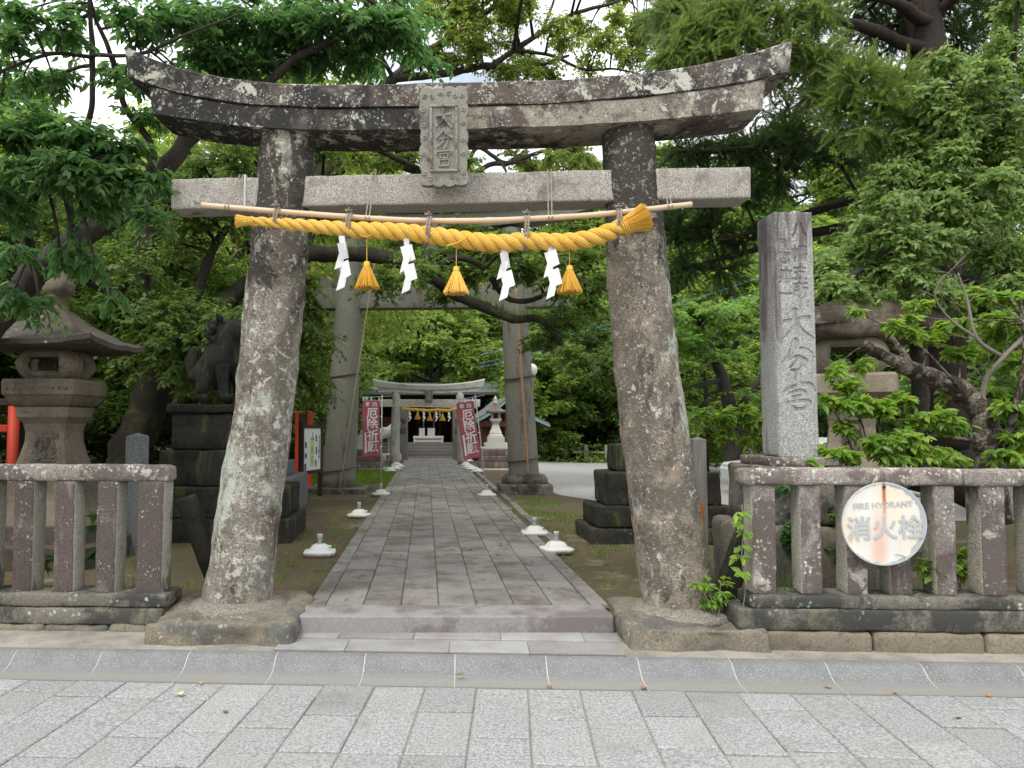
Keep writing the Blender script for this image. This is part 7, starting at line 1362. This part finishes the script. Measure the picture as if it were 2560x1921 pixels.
def twig_tubes(A, C, E, r0, r1, segs=3):
    n = len(A); ts = np.linspace(0, 1, segs+1); rings = []
    T = norm(E-A); up = np.tile((0.13, 0.21, 0.97), (n, 1)); X = norm(np.cross(T, up)); Y = np.cross(T, X)
    for t_ in ts:
        c = (1-t_)**2*A+2*t_*(1-t_)*C+t_*t_*E; r = (r0+(r1-r0)*t_)
        for k in range(3):
            a = 2*math.pi*k/3; rings.append(c+(X*math.cos(a)+Y*math.sin(a))*np.reshape(r, (-1, 1)) if np.ndim(r) else c+(X*math.cos(a)+Y*math.sin(a))*r)
    V = np.stack(rings, 1); m = (segs+1)*3; F = []
    for s in range(segs):
        for k in range(3): F.append((s*3+k, s*3+(k+1) % 3, s*3+3+(k+1) % 3, s*3+3+k))
    F = np.array(F)[None]+(np.arange(n)*m)[:, None, None]
    return V.reshape(-1, 3), F.reshape(-1, 4)
def tree(root, limbs, blobs, shape, size, per, bark, leaf, seed, flat=0.65, droop=0.25, length=0.5, limb_amp=0.02, twig_r=0.006, thick=0.02, jitter=0.35, upright=False, limb_n=12, twigs=True, spraylen=None, face=0.0, mult=1.0, blobs2=(), leaf2=None):
    """limbs: [(x, y, z, r), ...] lists; blobs: (x, y, z, r, n).  Leaves sit along real twigs that grow from the limbs."""
    rs = np.random.RandomState(seed); tubes = []; nodes = []
    for L in limbs:
        n = max(10, len(L)*7); sp = spline(L, n)
        sp = [np.array([p[0]+0.35*p[3]*fnoise((k*0.35, seed, 1), 2), p[1]+0.35*p[3]*fnoise((k*0.35, seed, 5), 2), p[2], max(p[3], 0.004)]) for k, p in enumerate(sp)]
        tubes.append(tube([p[:3] for p in sp], [float(p[3]) for p in sp], limb_n, True, 0.0, limb_amp, 5.0)); nodes += sp
    nodes = np.array(nodes)
    LV, LF2_, off = [], [], 0; TV, TF, toff = [], [], 0; mark = 0
    for bi, (bx, by, bz, br, n) in enumerate(list(blobs)+list(blobs2)):
        if bi == len(blobs): mark = len(LV); off = 0
        n = max(3, int(n*mult))
        c = np.array([bx, by, bz]); d = np.linalg.norm(nodes[:, :3]-c, axis=1); a = nodes[np.argmin(d)]
        ctrl = (a[:3]+c)/2+np.array([0, 0, 0.12*np.min(d)])
        mp = [tuple((1-t_)**2*a[:3]+2*t_*(1-t_)*ctrl+t_*t_*c) for t_ in np.linspace(0, 1, 6)]
        r0 = min(float(a[3])*0.7, thick*(0.6+0.5*br)); tubes.append(tube(mp, [r0+(0.006-r0)*k/5 if r0 > 0.006 else r0 for k in range(6)], 6, False))
        q = norm(rs.normal(size=(n, 3)))*(rs.uniform(0.25, 1.0, (n, 1))**0.55)*br; q[:, 2] *= flat
        E = c+q*np.array([1.15, 1.15, 1.0])
        t_ = rs.uniform(0.55, 1.0, n)[:, None]; A = (1-t_)**2*a[:3]+2*t_*(1-t_)*ctrl+t_*t_*c
        far = np.linalg.norm(E-A, axis=1, keepdims=True); lim = length if spraylen is None else spraylen
        C = (A+E)/2+np.array([0, 0, 0.18])*far
        if twigs:
            v, f = twig_tubes(A, C, E, twig_r, twig_r*0.4); TV.append(v); TF.append(f+toff); toff += len(v)
        u = np.linspace(0.30, 1.0, per)[None, :]+rs.uniform(-0.05, 0.05, (n, per)); u = np.clip(u, 0, 1)[..., None]
        P = (1-u)**2*A[:, None]+2*u*(1-u)*C[:, None]+u*u*E[:, None]
        T = norm(2*(1-u)*(C-A)[:, None]+2*u*(E-C)[:, None])
        up = np.array([0, 0, 1.0]); side = norm(np.cross(T, up+0*T)+1e-4)
        sg = np.where(np.arange(per) % 2 == 0, 1.0, -1.0)[None, :, None]
        D = T*0.6+side*sg*0.9+rs.normal(size=P.shape)*jitter+np.array([0, 0, -droop])
        if upright: D = T*0.9+rs.normal(size=P.shape)*jitter+np.array([0, 0, -droop])
        Nn = up+rs.normal(size=P.shape)*0.38
        if face:
            ow = P-np.array([nodes[0, 0], nodes[0, 1]+0.6, 0]); ow[..., 2] = 0; Nn = Nn*(1-face*0.6)+norm(ow)*face
        S = size*rs.uniform(0.65, 1.2, (n, per))
        v, f = stamp(shape, P.reshape(-1, 3), D.reshape(-1, 3), Nn.reshape(-1, 3), S.ravel()); LV.append(v); LF2_.append(f+off); off += len(v)
    base = Vector(root.location)
    w = put('trunk', join(*tubes), bark, root, (0, 0, 0), smooth=True)
    o_ = np.array(base)
    w.location = -base
    if TV:
        w2 = put('twigs', fast_mesh('twigs', np.concatenate(TV)-o_, np.concatenate(TF)), bark, root); w2['kind'] = 'stuff'
    if not blobs2: mark = len(LV)
    cr = put('crown', fast_mesh('crown', np.concatenate(LV[:mark])-o_, np.concatenate(LF2_[:mark])), leaf, root); cr['kind'] = 'stuff'
    if blobs2: put('bright_sprays', fast_mesh('bright_sprays', np.concatenate(LV[mark:])-o_, np.concatenate(LF2_[mark:])), leaf2, root)['kind'] = 'stuff'
    return root
def L4(t): return [tuple(p) for p in t]
tr = thing('cherry_tree', 'cherry tree with a slanting dark trunk and broad leaves at the upper left', 'tree', (CH_TRUNK[0][0], CH_TRUNK[0][1], 0.0))
tree(tr, [CH_TRUNK, CH_L2, CH_L3, CH_L4, CH_L5, CH_L6, CH_L7], CH_B + CH_OVER, 'ovate', 0.098, 10, M['bark'], M['leaf_cherry'], 11, mult=0.95, face=0.3, flat=0.55, droop=0.45, thick=0.03, twig_r=0.0035)
tr = thing('camphor_tree', 'old camphor tree with crooked mossy limbs behind the left stone lantern', 'tree', (CA_TRUNK[0][0], CA_TRUNK[0][1], 0.1))
tree(tr, [CA_TRUNK, CA_L1, CA_L2, CA_L3, CA_L4, CA_L5, CA_L6], CA_B, 'quad', 0.105, 16, M['bark_moss'], M['leaf_camphor'], 12, mult=1.8, face=0.25, flat=0.7, droop=0.3, thick=0.05, limb_amp=0.03, twig_r=0.004)
tr = thing('camphor_tree', 'airy tree with thin branches against the sky above the gate lintel', 'tree', (AI_TRUNK[0][0], AI_TRUNK[0][1], 0.2))
tree(tr, [AI_TRUNK, AI_L1, AI_L2, AI_L3, AI_L4, AI_L5, AI_L6, AI_L7], AI_B + AI_OVER, 'quad', 0.115, 15, M['bark'], M['leaf_airy'], 13, mult=1.7, face=0.2, flat=0.7, droop=0.35, thick=0.06, twig_r=0.006)
tr = thing('cedar_tree', 'tall dark cedar tree with drooping needle sprays on the right', 'tree', (CE_TRUNK[0][0], CE_TRUNK[0][1], 0.0))
tree(tr, [CE_TRUNK] + [globals()['CE_L%d' % i] for i in range(12)], CE_B[18:], 'cedar', 0.30, 6, M['bark_cedar'], M['leaf_cedar'], 14, mult=1.6, face=0.4, blobs2=CE_B[:18], leaf2=M['leaf_cedar_bright'], flat=0.75, droop=0.05, thick=0.03, jitter=0.45, upright=True, twig_r=0.006)
tr = thing('evergreen_tree', 'light green glossy leaved tree growing in front of the cedar trunk', 'tree', (LI_TRUNK[0][0], LI_TRUNK[0][1], 0.0))
tree(tr, [LI_TRUNK, LI_L1, LI_L2, LI_L3, LI_L4, LI_L5], LI_B, 'ovate', 0.068, 12, M['bark'], M['leaf_light'], 15, mult=2.4, face=0.8, flat=0.9, droop=0.35, jitter=0.6, thick=0.02, twig_r=0.003)
tr = thing('cherry_stump', 'broken old cherry trunk with bright young shoots behind the right fence', 'tree', (ST_TRUNK[0][0], ST_TRUNK[0][1], 0.0))
tree(tr, [ST_TRUNK, ST_STUB, ST_B4, ST_B5, ST_B6, ST_B7], ST_B, 'ovate', 0.088, 10, M['bark_dead'], M['leaf_shoot'], 16, mult=2.0, face=0.3, flat=0.6, droop=0.35, thick=0.012, twig_r=0.003, limb_amp=0.016, limb_n=16)
bt = []
rb = random.Random(4)
for L in (ST_B1, ST_B2, ST_B3):
    sp = spline(L, 26); bt.append(tube([p[:3] for p in sp], [max(0.003, float(p[3])) for p in sp], 7))
    for k in range(8, 26, 4):
        p = np.array(sp[k][:3]); d = np.array([rb.uniform(-1, 1), rb.uniform(-0.4, 0.4), rb.uniform(-0.1, 1)]); d = d/np.linalg.norm(d)*rb.uniform(0.12, 0.38)
        e1 = p+d*0.5+np.array([0, 0, rb.uniform(-0.03, 0.05)]); e2 = p+d
        bt.append(tube(spline([p, e1, e2], 6), [0.0045, 0.0035, 0.003, 0.0025, 0.002, 0.0015], 5))
        for _ in range(2):
            d2 = d*0.4+np.array([rb.uniform(-0.1, 0.1), rb.uniform(-0.05, 0.05), rb.uniform(-0.02, 0.12)]); bt.append(tube([e1, e1+d2*0.5+np.array([0.01, 0, 0]), e1+d2], [0.0022, 0.0018, 0.001], 4))
put('bare_branches', join(*bt), M['twig'], tr, tuple(-Vector(tr.location)), smooth=True)['label'] = 'bare grey twigs above the stump'
tr = thing('maple_tree', 'layered bright green maple beyond the car park seen left of the monument', 'tree', (MA_TRUNK[0][0], MA_TRUNK[0][1], 0.0))
tree(tr, [MA_TRUNK, MA_L1, MA_L2], MA_B, 'quad', 0.15, 14, M['bark'], M['leaf_maple'], 17, flat=0.35, droop=0.2, thick=0.05, twigs=False)

# wood behind: a few trees built once, then copied
def wood_tree(seed, h, rad, n, leaf, size=0.34, low=0.12, sprays=30, per=10):
    rs = random.Random(seed); limbs = [[(0, 0, 0, 0.26), (rs.uniform(-.2, .2), 0.1, h*0.3, 0.2), (rs.uniform(-.4, .4), rs.uniform(-.4, .4), h*0.6, 0.13), (0.1, 0, h*0.9, 0.04)]]; bl = []
    for k in range(n):
        a = rs.uniform(0, 6.28); z = h*(low+(1-low)*rs.random()**0.8); s = math.sin(math.pi*min(1, max(0.12, (z/h-low*0.5)/(1.05-low*0.5))))**0.6
        r = rad*s*math.sqrt(rs.uniform(0.35, 1)); bl.append((r*math.cos(a), r*math.sin(a), z, rad*rs.uniform(0.26, 0.40), sprays))
    for k in range(5):
        a = k*1.3; z = h*(0.25+0.1*k); limbs.append([(0, 0, z, 0.1), (rad*0.4*math.cos(a), rad*0.4*math.sin(a), z+0.4, 0.07), (rad*0.8*math.cos(a), rad*0.8*math.sin(a), z+0.9, 0.02)])
    t_ = thing('broadleaf_tree', '', 'tree'); tree(t_, limbs, bl, 'quad', size, per, M['bark'], leaf, seed, flat=0.7, droop=0.25, thick=0.05, twigs=False, limb_n=8)
    return t_
protos = [wood_tree(201, 8.0, 3.1, 44, M['leaf_forest']), wood_tree(202, 9.0, 3.4, 48, M['leaf_forest']), wood_tree(203, 7.0, 3.2, 40, M['leaf_maple'])]
dark = [wood_tree(204, 8.5, 3.4, 48, M['leaf_dark'], 0.28, 0.03), wood_tree(205, 7.5, 3.0, 44, M['leaf_dark'], 0.28, 0.03)]
fine = [wood_tree(206, 8.2, 3.2, 46, M['leaf_airy'], 0.125, 0.12, 55, 14)]
used = set()
def plant(p, x, y, s, label, group, rz=None, dz=-0.1):
    if p.name not in used: used.add(p.name); c = p
    else: c = copy_tree(p)
    c.location = (x, y, ground_z(x, y)+dz); c.rotation_euler = (0, 0, R.uniform(0, 6.28) if rz is None else rz); c.scale = (s*R.uniform(0.92, 1.08), s*R.uniform(0.92, 1.08), s*R.uniform(0.92, 1.1))
    c['label'] = label; c['category'] = 'tree'; c['group'] = group
    return c
W1 = 'sunlit broadleaf tree on the wooded hill rising behind the shrine'
for (y0, n, x0, x1, s0) in ((47, 9, -26, 30, 1.15), (55, 10, -32, 36, 1.25), (64, 10, -36, 42, 1.35), (75, 10, -44, 50, 1.5), (88, 10, -52, 58, 1.7), (104, 9, -60, 66, 1.9)):
    for k in range(n):
        x = x0+(x1-x0)*(k+0.5+R.uniform(-0.3, 0.3))/n; plant(R.choice(protos), x, y0+R.uniform(-3, 3), s0*R.uniform(0.85, 1.15), W1, 'trees on the hill')
W2 = 'dark evergreen in the shady tree belt behind the low car park fence'
for x, y, s in ((6.6, 38.2, 0.9), (9.6, 37.8, 0.85), (12.6, 38.6, 0.95), (15.5, 37.8, 0.9), (18.6, 38.5, 1.0), (22, 38, 1.0), (8.0, 41.5, 1.1), (13.5, 42, 1.2), (19.5, 42, 1.2), (26, 39, 1.1), (26, 30, 1.0), (28, 24, 1.0)):
    plant(R.choice(dark), x, y, s, W2, 'trees behind the car park')
W3 = 'dark leafy tree in the dense grove left of the path'
for x, y, s in ((-6.0, 19.5, 0.75), (-8.5, 16.5, 0.8), (-11.5, 14.0, 0.8), (-9.0, 22, 0.9), (-5.6, 25.5, 0.8), (-12.5, 19, 1.0), (-7.5, 28.5, 0.9), (-11, 27, 1.0), (-15, 23, 1.1), (-16, 16, 1.0), (-5.6, 33, 0.85), (-10, 34, 1.0), (-15, 31, 1.1), (-7.5, 40, 0.95), (-13, 40, 1.1), (-19, 37, 1.2), (-20, 28, 1.2), (-21, 19, 1.2), (-9.5, 10.5, 0.7), (-13.5, 9.5, 0.9)):
    plant(R.choice(dark), x, y, s, W3, 'trees in the left grove')
W6 = 'tall sunlit tree rising behind the old camphor at the upper left'
for x, y, s in ((-4.6, 20.0, 1.25), (-5.4, 26.0, 1.5), (-12.5, 26.0, 1.3)):
    plant(R.choice(fine), x, y, s, W6, 'tall trees at the upper left')
W4 = 'broadleaf tree of the grove beyond the right lantern'
for x, y, s in ((11.5, 13.2, 0.62), (14.5, 15.5, 0.75), (12.8, 9.5, 0.6), (17, 20, 0.85), (19, 26, 0.95), (16.5, 11.5, 0.8), (9.6, 26.5, 0.5), (12.5, 31, 0.8)):
    plant(R.choice(protos), x, y, s, W4, 'trees right of the car park')
W5 = 'leafy tree standing close round the shrine hall'
for x, y, s in ((-4.6, 36.8, 0.72), (5.4, 35.6, 0.66), (-6.8, 44.5, 1.0), (7.0, 46, 1.0), (0.5, 48.5, 1.1), (4.9, 35.0, 0.5), (-4.2, 34.2, 0.48)):
    plant(R.choice(protos), x, y, s, W5, 'trees round the hall')
# ------------------------------------------------------------------ low plants, grass, litter
def blades(P, h, w, seed, lean=0.35):
    rs = np.random.RandomState(seed); n = len(P); a = rs.uniform(0, 2*math.pi, n); H = h*rs.uniform(0.5, 1.2, n)
    X = np.stack([np.cos(a), np.sin(a), 0*a], 1)*w; D = np.stack([np.cos(a+1.57), np.sin(a+1.57), 0*a], 1)*(lean*H*rs.uniform(-1, 1, n))[:, None]
    Z = np.zeros((n, 3)); Z[:, 2] = H
    V = np.stack([P-X, P+X, P+D*0.35+Z*0.6+X*0.7, P+D*0.35+Z*0.6-X*0.7, P+D+Z], 1).reshape(-1, 3)
    k = np.arange(n)[:, None]*5
    return V, np.concatenate([k+np.array([[0, 1, 2, 3]]), k+np.array([[3, 2, 4, 4]])], 0)
def blade_mesh(name, V, F):
    q = F[F[:, 2] != F[:, 3]]; me = fast_mesh(name, V, q); return me
def tri_blades(name, P, h, w, seed, lean=0.35):
    rs = np.random.RandomState(seed); n = len(P); a = rs.uniform(0, 2*math.pi, n); H = h*rs.uniform(0.5, 1.2, n)
    X = np.stack([np.cos(a), np.sin(a), 0*a], 1)*w; D = np.stack([np.cos(a+1.57), np.sin(a+1.57), 0*a], 1)*(lean*H*rs.uniform(-1, 1, n))[:, None]
    Z = np.zeros((n, 3)); Z[:, 2] = H
    V = np.stack([P-X, P+X, P+D+Z], 1).reshape(-1, 3); return fast_mesh(name, V, np.arange(3*n).reshape(n, 3))
def scatter(n, x0, x1, y0, y1, seed, cond=None, dz=0.0):
    rs = np.random.RandomState(seed); out = []
    while len(out) < n:
        x, y = rs.uniform(x0, x1), rs.uniform(y0, y1)
        if cond is None or cond(x, y, rs): out.append((x, y, ground_z(x, y)+dz))
    return np.array(out)
M['lawn'] = leafmat('grass_green', (0.08, 0.15, 0.02), (0.13, 0.22, 0.03), (0.22, 0.30, 0.06), 0.35, 0.6)
lawn = scatter(26000, -6.5, -0.95, 16.8, 27.5, 1, lambda x, y, r: fnoise((x*0.7, y*0.35, 8), 3) + 0.9*sstep(17.5, 20.5, y) - 0.35 > r.uniform(-0.15, 0.3))
o = struct(put('grass', tri_blades('grass', lawn, 0.075, 0.012, 2), M['lawn']), 'stuff', 'green lawn beside the path before the far granite gate')
edge = scatter(5000, 1.42, 6.5, 8.6, 27, 3, lambda x, y, r: fnoise((x*0.8, y*0.5, 3), 3) > r.uniform(0.05, 0.5) and not (x > 2.5 and y > 12.6))
o = struct(put('grass', tri_blades('grass', edge, 0.035, 0.009, 4), M['lawn']), 'stuff', 'thin patchy grass on the bare ground right of the path')
near = np.concatenate([scatter(60, -1.6, -0.95, 7, 13, 5), scatter(70, 1.45, 2.4, 6.8, 12, 6), scatter(40, -2.2, -1.3, 6.3, 8, 7)])
tuf = np.concatenate([p+np.random.RandomState(i).normal(size=(14, 3))*np.array([0.03, 0.03, 0]) for i, p in enumerate(near)])
o = struct(put('grass', tri_blades('grass', tuf, 0.06, 0.004, 8, 0.9), M['lawn']), 'stuff', 'small grass tufts along the edges of the path')
t = NT('dead_leaf'); geo = t.n.new('ShaderNodeNewGeometry'); M['litter'] = t.finish(t.mix(geo.outputs['Random Per Island'], (0.09, 0.05, 0.025), (0.22, 0.13, 0.06)), 0.8)
lit = np.concatenate([scatter(1500, -6, 6, 6.6, 18, 11, lambda x, y, r: not (PX0 < x < PX1), 0.016), scatter(330, PX0, PX1, 6.2, 20, 12, lambda x, y, r: fnoise((x*1.2, y*0.8, 1), 2) > 0.1, 0.046)])
rs = np.random.RandomState(13); n = len(lit)
v, f = stamp('quad', lit, np.stack([rs.normal(size=n), rs.normal(size=n), 0.1*rs.normal(size=n)], 1), np.stack([0.3*rs.normal(size=n), 0.3*rs.normal(size=n), np.ones(n)], 1), rs.uniform(0.018, 0.05, n))
struct(put('leaf_litter', fast_mesh('leaf_litter', v, f), M['litter']), 'stuff', 'dry brown leaf litter on the ground and path')
# weeds along the far edge of the car park
wp = scatter(5200, 4.4, 27, 33.9, 37.0, 14, lambda x, y, r: True); hh = np.random.RandomState(15)
wp[:, 2] += hh.uniform(0, 1, len(wp))**1.6*(0.75+0.5*np.array([fnoise((p[0]*0.9, p[1], 0), 2) for p in wp]))*np.clip((wp[:, 1]-33.7)/1.2, 0.15, 1)
n = len(wp); v, f = stamp('quad', wp, hh.normal(size=(n, 3))+np.array([0, -0.3, 0.2]), hh.normal(size=(n, 3))*0.5+np.array([0, -0.5, 1]), hh.uniform(0.12, 0.30, n))
struct(put('weeds', fast_mesh('weeds', v, f), M['weed']), 'stuff', 'bright green weeds and bushes along the far edge of the car park')
def plant_thing(name, label, x, y, z, sprays, h, spread, size, seed, leaf='leaf_shoot', cat='plant', per=7):
    p = thing(name, label, cat, (x, y, z)); rr = random.Random(seed)
    limbs = []; bl = []
    for k in range(sprays):
        a = rr.uniform(0, 6.28); d = spread*rr.uniform(0.3, 1.0); e = (x+d*math.cos(a), y+d*math.sin(a)*0.6, z+h*rr.uniform(0.55, 1.0))
        limbs.append([(x, y, z, 0.005), (x+0.4*d*math.cos(a), y+0.3*d*math.sin(a), z+h*0.4, 0.004), (*e, 0.003)]); bl.append((*e, 0.07, 3)); bl.append((x+0.6*d*math.cos(a), y+0.4*d*math.sin(a), z+h*0.5, 0.06, 2))
    tree(p, limbs, bl, 'ovate', size, per, M['twig'], M[leaf], seed, flat=0.8, droop=0.3, thick=0.004, twig_r=0.002, limb_n=6, limb_amp=0.0)
plant_thing('leafy_plant', 'bright green seedling shrub at the left foot of the right fence', 2.10, 5.62, 0.21, 7, 0.30, 0.14, 0.055, 301, per=6)
plant_thing('leafy_plant', 'leaves filling the gap between the second and third post of the right fence', 2.86, 5.95, 0.21, 6, 1.05, 0.10, 0.085, 302, 'leaf_cherry')
plant_thing('leafy_plant', 'small broad leaved plant poking out right of the round sign', 3.55, 5.47, 0.46, 4, 0.28, 0.10, 0.085, 303)
plant_thing('leafy_plant', 'leafy shoot beside the rightmost fence post', 3.86, 5.62, 0.40, 4, 0.35, 0.08, 0.075, 304)
plant_thing('leafy_plant', 'upright green plant behind the third gap of the left fence', -2.62, 6.25, 0.25, 4, 0.72, 0.07, 0.085, 305, 'leaf_cherry')
plant_thing('leafy_plant', 'green plant low behind the leftmost fence gap', -3.20, 6.35, 0.25, 4, 0.5, 0.12, 0.08, 306, 'leaf_cherry')
plant_thing('leafy_plant', 'shaded bush behind the round sign', 3.25, 6.05, 0.21, 7, 0.85, 0.22, 0.08, 307, 'leaf_cherry')
vz = thing('climbing_vine', 'leafy vine climbing the left edge of the first right fence post', 'vine', (2.205, 5.40, 0.30))
vp = [(2.20, 5.44, 0.28, 0.004), (2.215, 5.40, 0.50, 0.004), (2.195, 5.395, 0.72, 0.0035), (2.215, 5.40, 0.92, 0.003), (2.21, 5.41, 1.08, 0.002)]
tree(vz, [vp], [(x-0.01, y-0.02, z, 0.05, 3) for x, y, z in [(2.20, 5.40, 0.62), (2.19, 5.40, 0.72), (2.20, 5.40, 0.80), (2.21, 5.40, 0.88), (2.21, 5.40, 0.96), (2.21, 5.40, 1.03)]], 'ovate', 0.065, 4, M['twig'], M['leaf_shoot'], 311, flat=0.6, droop=0.5, thick=0.003, twig_r=0.002, face=0.6)
for k, (x, y, z, nn, lab) in enumerate(((2.60, 5.64, 0.46, 70, 'tuft of long grass in the first gap of the right fence'), (-2.20, 6.15, 0.24, 50, 'tuft of grass behind the last post of the left fence'))):
    pp = np.array([(x, y, z)])+np.random.RandomState(k).normal(size=(nn, 3))*np.array([0.05, 0.04, 0]); pp[:, 2] = 0.30
    tag(put('grass_tuft', tri_blades('grass_tuft', pp, 0.34, 0.006, 21+k, 0.7), M['weed'], None), lab, 'grass')
# ferns and moss tufts on the mossy limb
fp = []
rr = random.Random(8)
for L in (CA_L1,):
    sp = spline(L, 120)
    for k in range(34, 104): 
        for _ in range(7): fp.append((sp[k][0]+rr.uniform(-.05, .05), sp[k][1]+rr.uniform(-.08, .05), sp[k][2]+sp[k][3]*0.85))
struct(put('limb_ferns', tri_blades('limb_ferns', np.array(fp), 0.13, 0.010, 31, 0.9), M['weed']), 'stuff', 'small ferns and moss growing on the mossy limb')
# fallen leaves on the street
fl = (((0.767, 4.869), (0.40, 0.13, 0.04), 'small reddish fallen leaf in the gutter below the right end of the step'), ((1.351, 4.852), (0.36, 0.16, 0.04), 'curled orange brown fallen leaf in the gutter before the right pillar'), ((2.50, 4.869), (0.35, 0.14, 0.05), 'tiny orange fallen leaf in the gutter below the right fence corner'), ((2.857, 4.776), (0.45, 0.20, 0.05), 'orange fallen leaf in the gutter below the round sign'), ((3.393, 4.726), (0.40, 0.17, 0.05), 'orange fallen leaf in the gutter near the right edge'), ((2.96, 4.366), (0.33, 0.36, 0.05), 'pale green fallen leaf on the slabs at the right'), ((-1.42, 4.94), (0.62, 0.42, 0.06), 'yellow fallen leaf in the gutter at the left'), ((-1.49, 4.74), (0.66, 0.55, 0.25), 'pale yellow fallen leaf on the slabs at the left'), ((-1.14, 4.46), (0.22, 0.09, 0.05), 'dark brown fallen leaf on the slabs at the left'), ((0.213, 5.02), (0.42, 0.44, 0.10), 'yellow green fallen leaf on the kerb before the gate'))
for k, ((x, y), c_, lab) in enumerate(fl):
    V, F = [], []; rr = random.Random(k); L = (0.05, 0.065, 0.04, 0.04, 0.045, 0.05, 0.05, 0.075, 0.05, 0.06)[k]
    for i in range(7):
        s = i/6; w = 0.30*math.sin(math.pi*(0.06+0.94*s)**0.8)*L
        for j in (-1, 0, 1): V.append(((s-0.5)*L, j*w, 0.004+0.10*L*abs(j)+0.12*L*math.sin(s*3.1+k)))
    for i in range(6):
        for j in range(2): F.append((3*i+j, 3*i+j+1, 3*i+j+4, 3*i+j+3))
    zz = {9: 0.036}.get(k, 0.004)
    tag(put('fallen_leaf', (V, F), plain('fallen_leaf', c_, 0.7, 0.25, 60), None, (x, y, zz), (0.5 if k == 9 else 0, 0, rr.uniform(0, 6.28)), True), lab, 'leaf', 'fallen leaves on the street')
